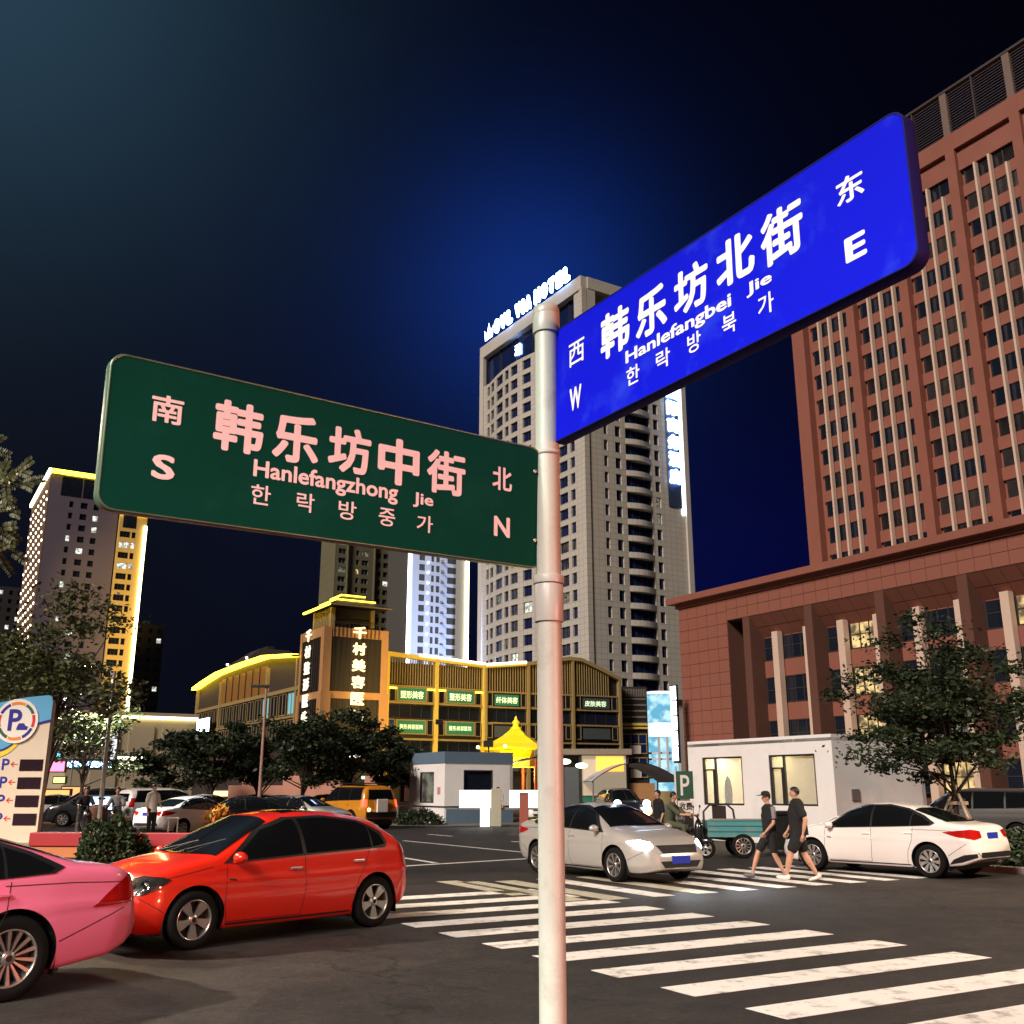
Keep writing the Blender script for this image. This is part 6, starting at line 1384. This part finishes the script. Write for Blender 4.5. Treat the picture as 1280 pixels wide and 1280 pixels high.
# ------------------------------------------------------------------ people
M['skin'] = mat('skin', (.55, .30, .20), .55, var=.06); M['hair'] = mat('black_hair', (.012, .010, .009), .5); M['cloth_black'] = mat('black_cloth', (.010, .010, .012), .9, bump=.2, bscale=20); M['cloth_grey'] = mat('grey_cloth', (.22, .22, .23), .9); M['cloth_white'] = mat('white_cloth', (.62, .57, .54), .9, bump=.2, bscale=8); M['cloth_olive'] = mat('olive_cloth', (.08, .09, .05), .9); M['shoe_pale'] = mat('pale_shoe', (.78, .74, .70), .6)
def skin_obj(name, V, E, Rr, m, parent, root=0, sub=2, vox=.017, cut=None):
    """one continuous surface grown round a jointed skeleton"""
    b = MB(); tup = lambda r: Vector((r[0], r[1], min(r))) if isinstance(r, tuple) else Vector((r, r, r))
    for a, c in E:
        A, B = Vector(V[a]), Vector(V[c]); ra, rb = tup(Rr[a]), tup(Rr[c]); n = max(2, int((B - A).length / (.35 * min(ra.z, rb.z))) + 1)
        for k in range(n + 1): t = k / n; b.ball(A.lerp(B, t), ra.lerp(rb, t), 12, 8)
    o = b.build(name, m, parent)
    rm = o.modifiers.new('r', 'REMESH'); rm.mode = 'VOXEL'; rm.voxel_size = vox; rm.use_smooth_shade = True
    sm = o.modifiers.new('s', 'SMOOTH'); sm.iterations = 4; sm.factor = .5
    dg = bpy.context.evaluated_depsgraph_get(); dg.update(); nm = bpy.data.meshes.new_from_object(o.evaluated_get(dg)); me = o.data; bpy.data.objects.remove(o); bpy.data.meshes.remove(me)
    nm.name = name; nm.materials.clear(); nm.materials.append(m)
    if cut is not None:
        bm = bmesh.new(); bm.from_mesh(nm); bmesh.ops.bisect_plane(bm, geom=bm.verts[:] + bm.edges[:] + bm.faces[:], plane_co=(0, 0, cut), plane_no=(0, 0, -1), clear_outer=True); bm.to_mesh(nm); bm.free()
    for p in nm.polygons: p.use_smooth = True
    return addobj(name, nm, parent)
def person(label, loc, rz, J, h=1.75, top=None, sleeve=.55, bottoms=None, bl=1.0, shoe=None, cap=False, stocky=1.0, bag=False, group=None, hair=True, stripe=None):
    """x forward, y left; J: joint positions for a 1.75 m figure"""
    t = thing('person', label, 'person', loc, rz, group); k = h / 1.75; G = {n: Vector(p) * k for n, p in J.items()}; s = stocky
    V, E, Rr, ix = [], [], [], {}
    def add(n, p, r, par=None):
        ix[n] = len(V); V.append(p); Rr.append((r[1] * k, r[0] * k) if isinstance(r, tuple) else r * k * 1.0)
        if par is not None: E.append((ix[par], ix[n]))
    add('pel', G['pel'], (.13 * s, .10 * s)); add('waist', G['pel'].lerp(G['chest'], .5), (.125 * s, .095 * s), 'pel'); add('chest', G['chest'], (.15 * s, .105 * s), 'waist'); add('upper', G['chest'].lerp(G['neck'], .62), (.135 * s, .085 * s), 'chest'); add('neckb', G['neck'] - Vector((0, 0, .02)), .062, 'upper'); add('neck', G['neck'] + (G['head'] - G['neck']) * .25, .052, 'neckb')
    add('jaw', G['neck'].lerp(G['head'], .66) + Vector((.015, 0, 0)), (.052, .062), 'neck'); add('hd', G['head'], (.070, .088), 'jaw'); add('crown_', G['head'] + Vector((-.01, 0, .075)), (.060, .070), 'hd')
    for a in ('l', 'r'):
        sh = G['sh' + a]; el = G['el' + a]; wr = G['wr' + a]
        add('sh' + a, sh, .056 * s, 'upper'); add('ua' + a, sh.lerp(el, .5), .047 * s, 'sh' + a); add('el' + a, el, .038 * s, 'ua' + a); add('fa' + a, el.lerp(wr, .35), .038 * s, 'el' + a); add('wr' + a, wr, .024, 'fa' + a); add('pa' + a, wr + (wr - el).normalized() * .055, (.032, .018), 'wr' + a)
        hp_ = G['hip' + a]; kn_ = G['kn' + a]; an = G['an' + a]
        add('hip' + a, hp_, .09 * s, 'pel'); add('th' + a, hp_.lerp(kn_, .5), .075 * s, 'hip' + a); add('kn' + a, kn_, .053 * s, 'th' + a); add('ca' + a, kn_.lerp(an, .32), .056 * s, 'kn' + a); add('an' + a, an, .034, 'ca' + a)
    skin_obj('body', V, E, Rr, M['skin'], t)
    # hands with five fingers
    for a in ('l', 'r'):
        el, wr = G['el' + a], G['wr' + a]; d = (wr - el).normalized(); side_ = d.cross(Vector((0, 1, 0))); side_ = side_.normalized() if side_.length > .1 else Vector((1, 0, 0)); pn = d.cross(side_).normalized(); b = MB(); c0 = wr + d * .085
        b.tube([wr + d * .02, wr + d * .05, wr + d * .095], [.022, .03, .030], 8)
        for f, (o_, L) in enumerate(((-.027, .062), (-.009, .075), (.009, .070), (.026, .055))):
            st_ = wr + d * .088 + side_ * o_; m1 = st_ + d * L * .5 + pn * .004; e_ = m1 + (d * .75 + pn * .5 * (1 if a == 'l' else -1)).normalized() * L * .5; b.tube([st_, m1, e_], [.0095, .009, .006], 6)
        st_ = wr + d * .04 + side_ * -.028; b.tube([st_, st_ + (d * .6 - side_ * .7).normalized() * .035, st_ + (d * .95 - side_ * .45).normalized() * .07], [.011, .010, .007], 6)
        b.build('hand', M['skin'], t)
    hd = G['head']; yaw = Matrix.Rotation(0, 4, 'Z')
    b = MB(); b.ball(hd + Vector((.083, 0, -.012)) * k, (.020, .013, .022), 8, 6); b.build('nose', M['skin'], t)
    for sy in (-1, 1):
        MB().ball(hd + Vector((.072, sy * .032, .018)) * k, (.010, .012, .007), 8, 5).build('eye', M['hair'], t); MB().ball(hd + Vector((-.005, sy * .078, -.005)) * k, (.018, .010, .030), 8, 6).build('ear', M['skin'], t)
    MB().ball(hd + Vector((.076, 0, -.052)) * k, (.008, .022, .006), 8, 5).build('mouth', M['skin'], t)
    if hair:
        b = MB(); vs = []; c = hd + Vector((-.014, 0, .035)) * k; seg, ring = 18, 9; r3 = Vector((.096, .088, .100)) * k
        for i in range(ring + 1):
            for j in range(seg):
                th = 2 * math.pi * j / seg; lim = .34 + .34 * (.5 - .5 * math.cos(th)); ph = math.pi * lim * i / ring * 1.05
                vs.append(c + Vector((r3.x * math.sin(ph) * math.cos(th), r3.y * math.sin(ph) * math.sin(th), r3.z * math.cos(ph))))
        b.add(vs, [(i * seg + j, (i + 1) * seg + j, (i + 1) * seg + (j + 1) % seg, i * seg + (j + 1) % seg) for i in range(ring) for j in range(seg)], 0, True); b.build('hair', M['hair'], t)
    if cap:
        c = hd + Vector((0, 0, .055)) * k; b = MB(); b.lathe([(.100 * k, 0), (.102 * k, .02), (.088 * k, .065), (.05 * k, .09), (0, .097 * k)], 20, 0, Matrix.Translation(c)); b.lathe([(.098 * k, .004), (.135 * k, -.004), (.135 * k, .002), (.098 * k, .014)], 20, 0, Matrix.Translation(c + Vector((.045, 0, 0))) @ Matrix.Diagonal((1.2, .8, 1, 1))); b.build('hat', M['cloth_black'], t)
    if top:
        V2, E2, R2, ix2 = [], [], [], {}
        def ad(n, p, r, par=None):
            ix2[n] = len(V2); V2.append(p); R2.append((r[1] * k * 1.15, r[0] * k * 1.04) if isinstance(r, tuple) else r * k * 1.04)
            if par is not None: E2.append((ix2[par], ix2[n]))
        ad('c', G['chest'], (.172 * s, .125 * s)); ad('w', G['pel'].lerp(G['chest'], .5), (.155 * s, .125 * s), 'c'); ad('h', G['pel'] + Vector((0, 0, .02)), (.16 * s, .13 * s), 'w'); ad('hem', G['pel'] - Vector((0, 0, .16)), (.168 * s, .138 * s), 'h'); ad('n', G['chest'].lerp(G['neck'], .66), (.145 * s, .10 * s), 'c')
        for a in ('l', 'r'):
            sh, el = G['sh' + a], G['el' + a]; ad('s' + a, sh + Vector((0, 0, -.005)), .070 * s, 'n'); ad('u' + a, sh.lerp(el, sleeve), .068 * s, 's' + a)
            if sleeve > 1: pass
        skin_obj('shirt', V2, E2, R2, M[top], t, cut=G['pel'].z - .10 * k)
        if stripe: 
            for a in ('l',):
                sh, el = G['sh' + a], G['el' + a]; MB().tube([sh + Vector((0, .02, .04)), sh.lerp(el, sleeve * .5) + Vector((0, .035, 0)), sh.lerp(el, sleeve) + Vector((0, .03, -.02))], [.055 * k, .056 * k, .056 * k], 10).build('sleeve_panel', M[stripe], t)
    if bottoms:
        V2, E2, R2, ix2 = [], [], [], {}
        ad2 = lambda n, p, r, par=None: (ix2.__setitem__(n, len(V2)), V2.append(p), R2.append((r[1] * k * 1.15, r[0] * k * 1.04) if isinstance(r, tuple) else r * k * 1.04), E2.append((ix2[par], ix2[n])) if par is not None else None)
        ad2('p', G['pel'], (.15 * s, .125 * s))
        for a in ('l', 'r'):
            hp_, kn_, an = G['hip' + a], G['kn' + a], G['an' + a]; ad2('h' + a, hp_, .105 * s, 'p'); 
            if bl <= 1: ad2('t' + a, hp_.lerp(kn_, bl * .5), .096 * s, 'h' + a); ad2('k' + a, hp_.lerp(kn_, bl), .088 * s, 't' + a)
            else: ad2('t' + a, hp_.lerp(kn_, .5), .088 * s, 'h' + a); ad2('k' + a, kn_, .070 * s, 't' + a); ad2('c' + a, kn_.lerp(an, .5), .064 * s, 'k' + a); ad2('a' + a, kn_.lerp(an, .98), .055, 'c' + a)
        skin_obj('shorts' if bl <= 1 else 'trousers', V2, E2, R2, M[bottoms], t)
    for a in ('l', 'r'):
        an = G['an' + a]; fd = G.get('ft' + a, Vector((1, 0, 0))); fd = fd.normalized(); b = MB(); q = fd.to_track_quat('X', 'Z').to_matrix().to_4x4()
        Mx = Matrix.Translation(an) @ q
        b.ball(Mx @ Vector((.065, 0, -.045)), (.135, .046, .040), 14, 8, 0, q.to_3x3().to_4x4()); b.ball(Mx @ Vector((-.02, 0, -.02)), (.055, .042, .05), 10, 8, 0, q.to_3x3().to_4x4()); b.build('shoe', M[shoe or 'cloth_black'], t)
    return t
STAND = dict(pel=(0, 0, .95), chest=(.0, 0, 1.28), neck=(.0, 0, 1.49), head=(.02, 0, 1.625), shl=(0, .175, 1.41), shr=(0, -.175, 1.41), ell=(-.03, .22, 1.12), elr=(-.03, -.22, 1.12), wrl=(.06, .22, .87), wrr=(.06, -.22, .87), hipl=(0, .085, .90), hipr=(0, -.085, .90), knl=(.02, .095, .50), knr=(.02, -.095, .50), anl=(-.02, .10, .085), anr=(-.02, -.10, .085))
WALK1 = dict(STAND, chest=(.02, 0, 1.27), knl=(-.02, .09, .50), anl=(-.22, .10, .12), ftl=Vector((1, 0, -.35)), knr=(.26, -.09, .52), anr=(.42, -.10, .10), ftr=Vector((1, 0, .12)), ell=(.02, .24, 1.13), wrl=(.20, .20, .95), elr=(-.10, -.23, 1.13), wrr=(-.10, -.24, .88), head=(.045, 0, 1.635))
WALK2 = dict(STAND, chest=(.02, 0, 1.27), knr=(.20, -.09, .51), anr=(.14, -.09, .10), ftr=Vector((1, 0, -.02)), knl=(.05, .09, .50), anl=(-.33, .10, .20), ftl=Vector((.9, 0, -.7)), ell=(-.12, .25, 1.14), wrl=(-.05, .27, .88), elr=(.06, -.23, 1.13), wrr=(.2, -.2, .92), head=(.04, 0, 1.635))
SIT = dict(STAND, pel=(-.35, 0, .90), chest=(-.28, 0, 1.20), neck=(-.22, 0, 1.42), head=(-.18, 0, 1.57), shl=(-.25, .18, 1.33), shr=(-.25, -.18, 1.33), ell=(.02, .25, 1.12), elr=(.02, -.25, 1.12), wrl=(.28, .27, 1.10), wrr=(.28, -.27, 1.10), hipl=(-.33, .10, .86), hipr=(-.33, -.10, .86), knl=(.10, .15, .80), knr=(.10, -.15, .80), anl=(.12, .15, .40), anr=(.12, -.15, .40))
hd_ = lambda dx, dy: math.atan2(dy, dx)
q = gp(966, 1098); person('man in a dark cap and grey and black shirt walking left over the far crosswalk', (q.x, q.y, 0), R(180 + 14), WALK1, 1.66, 'cloth_black', .62, 'cloth_black', .78, 'cloth_grey', cap=True, stripe='cloth_grey')
q = gp(1003, 1101); person('heavier man in a black t-shirt and shorts with pale shoes, walking beside the white sedan', (q.x, q.y, 0), R(-10 + 180), dict(WALK2, anl=(.30, .09, .10), knl=(.20, .09, .50), ftl=Vector((1, 0, .1)), anr=(-.30, -.09, .10), knr=(-.08, -.09, .50), ftr=Vector((1, 0, -.3))), 1.76, 'cloth_black', .62, 'cloth_black', .72, 'shoe_pale', stocky=1.22)
q = gp(187, 1048, .15); person('man in a white shirt and black trousers standing on the plaza', (q.x, q.y, .15), R(-35), dict(STAND, wrl=(.25, .15, 1.05), ell=(.05, .24, 1.12)), 1.72, 'cloth_white', .7, 'cloth_black', 1.2, 'cloth_black')
ps1 = at(822, 985, 29); person('man in black standing behind the silver sedan, left of the scooter rider', (ps1.x, 29, 0), R(200), STAND, 1.70, 'cloth_black', .8, 'cloth_olive', .9, 'cloth_black')
q = at(850, 985, 27.5); sc1 = scooter('dark scooter ridden past the green parking sign', (q.x, 27.5, 0), R(-25), M['black_paint']); person('rider in an olive top on the scooter below the green parking sign', (q.x, 27.5, 0), R(-25), SIT, 1.70, 'cloth_olive', .9, 'cloth_olive', 1.2, 'cloth_black')
for k, (x, lab, lab2, top_) in enumerate([(104, 'dark scooter on the plaza nearest the tree trunk', 'rider in black sitting on the scooter nearest the tree trunk', 'cloth_black'), (142, 'dark scooter on the plaza between the bush and the man in white', 'rider in dark grey sitting on the scooter left of the man in white', 'cloth_grey')]):
    q = at(x, 1037, 33.2); q.z = .15; scooter(lab, (q.x, q.y, .15), R(-60 if k == 0 else -75), M['black_paint']); person(lab2, (q.x, q.y, .15), R(-60 if k == 0 else -75), SIT, 1.68, top_, .9, 'cloth_black', 1.2, 'cloth_black')
q = gp(622, 1032); person('guard in a pale blue shirt standing behind the lit barrier panels', (q.x, q.y + 1.0, 0), R(-90), STAND, 1.80, 'cloth_white', .8, 'cloth_black', 1.2, 'cloth_black')

# ------------------------------------------------------------------ small things
def seam_on(car_root, S, pts, sides=(1, -1)):
    pass
for lab, x, y, Y, w, h, col, s in [
    ('small red and magenta neon sign left of the pale blue letters', 70, 958, 70, 1.3, .8, (1, .12, .25), 3.5),
    ('small cyan neon sign behind the parking board tree', 66, 944, 72, 1.2, .4, (.1, .6, 1), 4),
    ('small green and yellow lit sign under the cyan neon sign', 74, 975, 70, .9, .5, (.6, .9, .15), 2.5),
    ('blue-white lit tricycle shop board between the two riders', 122, 1004, 47, 1.5, .7, (.35, .6, 1), 5),
    ('orange-lit shop window at far left behind the tree trunk', 66, 1005, 56, 1.8, 1.6, (1, .42, .12), 1.0),
    ('orange-lit shop window behind the first rider', 92, 998, 60, 1.6, 1.4, (1, .36, .12), 1.1),
    ('violet lit poster right of the bright cream sign', 193, 962, 80, .9, .8, (.35, .2, 1), 2.5),
    ('narrow pale banner hanging on the cream building', 141, 930, 82, .8, 3.0, (.7, .75, .8), .7),
    ('warm lit shop strip low behind the parked cars, left of the lamp post', 290, 992, 66, 3.0, .5, (1, .6, .35), 1.2),
    ('small pale lit window strip under the dark trees by the guard booth', 452, 945, 70, 1.8, .35, (1, .95, .75), 3),
    ('small green lit sign under the dark trees', 455, 972, 70, .5, .35, (.3, 1, .5), 2)]:
    q = at(x, y, Y); billboard('shop_sign', lab, (q.x, q.y, q.z - h / 2), w, h, 0, M['dark'], emit('sign_light', col, s))
# flat cloth and papers lying on the red car's dashboard read as a pale ridge at the foot of the windscreen
# fence bars and parked scooters' row are left out: nothing of them can be told apart in the photograph
# bumper seams, fuel flaps and reflectors on the three near cars
for root, S in ((red, HATCH), (pinkc, SP), (white, SW), (silver, SV)):
    v, f, K = car_body_mesh(S); bv = BVHTree.FromPolygons([Vector(a) for a in v], f)
    r0 = S['top'][0][0]; f0 = S['top'][-1][0]; ar = S['arch_r']; a1, a0 = S['axles']
    for sg in (1, -1):
        def ln(pts, w=.004, m=M['dark'], nm='panel_seam', off=.0025):
            for (p, q) in zip(pts, pts[1:]):
                p, q = Vector(p), Vector(q); d = (q - p).normalized(); nn = Vector((-d.y, d.x)) * w; drape(nm, [p + nn, p - nn, q - nn, q + nn], (0, 0, 0), (1, 0, 0), (0, 0, 1), (0, -sg, 0), bv, off, m, root, .06)
        ln([(a1 + ar + .01, .42), (f0 - .22, .58)]); ln([(a0 - ar - .01, .44), (r0 + .20, .68)])
        ln([(a1 - ar - .03, .235), (a0 + ar + .03, .235)], .012, M['dark'], 'sill_strip', .004)
    if root is not silver:
        t = [(a0 - .10 + .07 * math.cos(k * math.pi / 8), .86 + .07 * math.sin(k * math.pi / 8)) for k in range(16)]
        ring = t + [(a0 - .10 + .064 * math.cos(k * math.pi / 8), .86 + .064 * math.sin(k * math.pi / 8)) for k in range(15, -1, -1)]
    drape('side_lamp', [(a1 - ar - .13, .70), (a1 - ar - .03, .715), (a1 - ar - .03, .735), (a1 - ar - .12, .725)], (0, 0, 0), (1, 0, 0), (0, 0, 1), (0, -1, 0), bv, .004, M['dark'], root, .06)
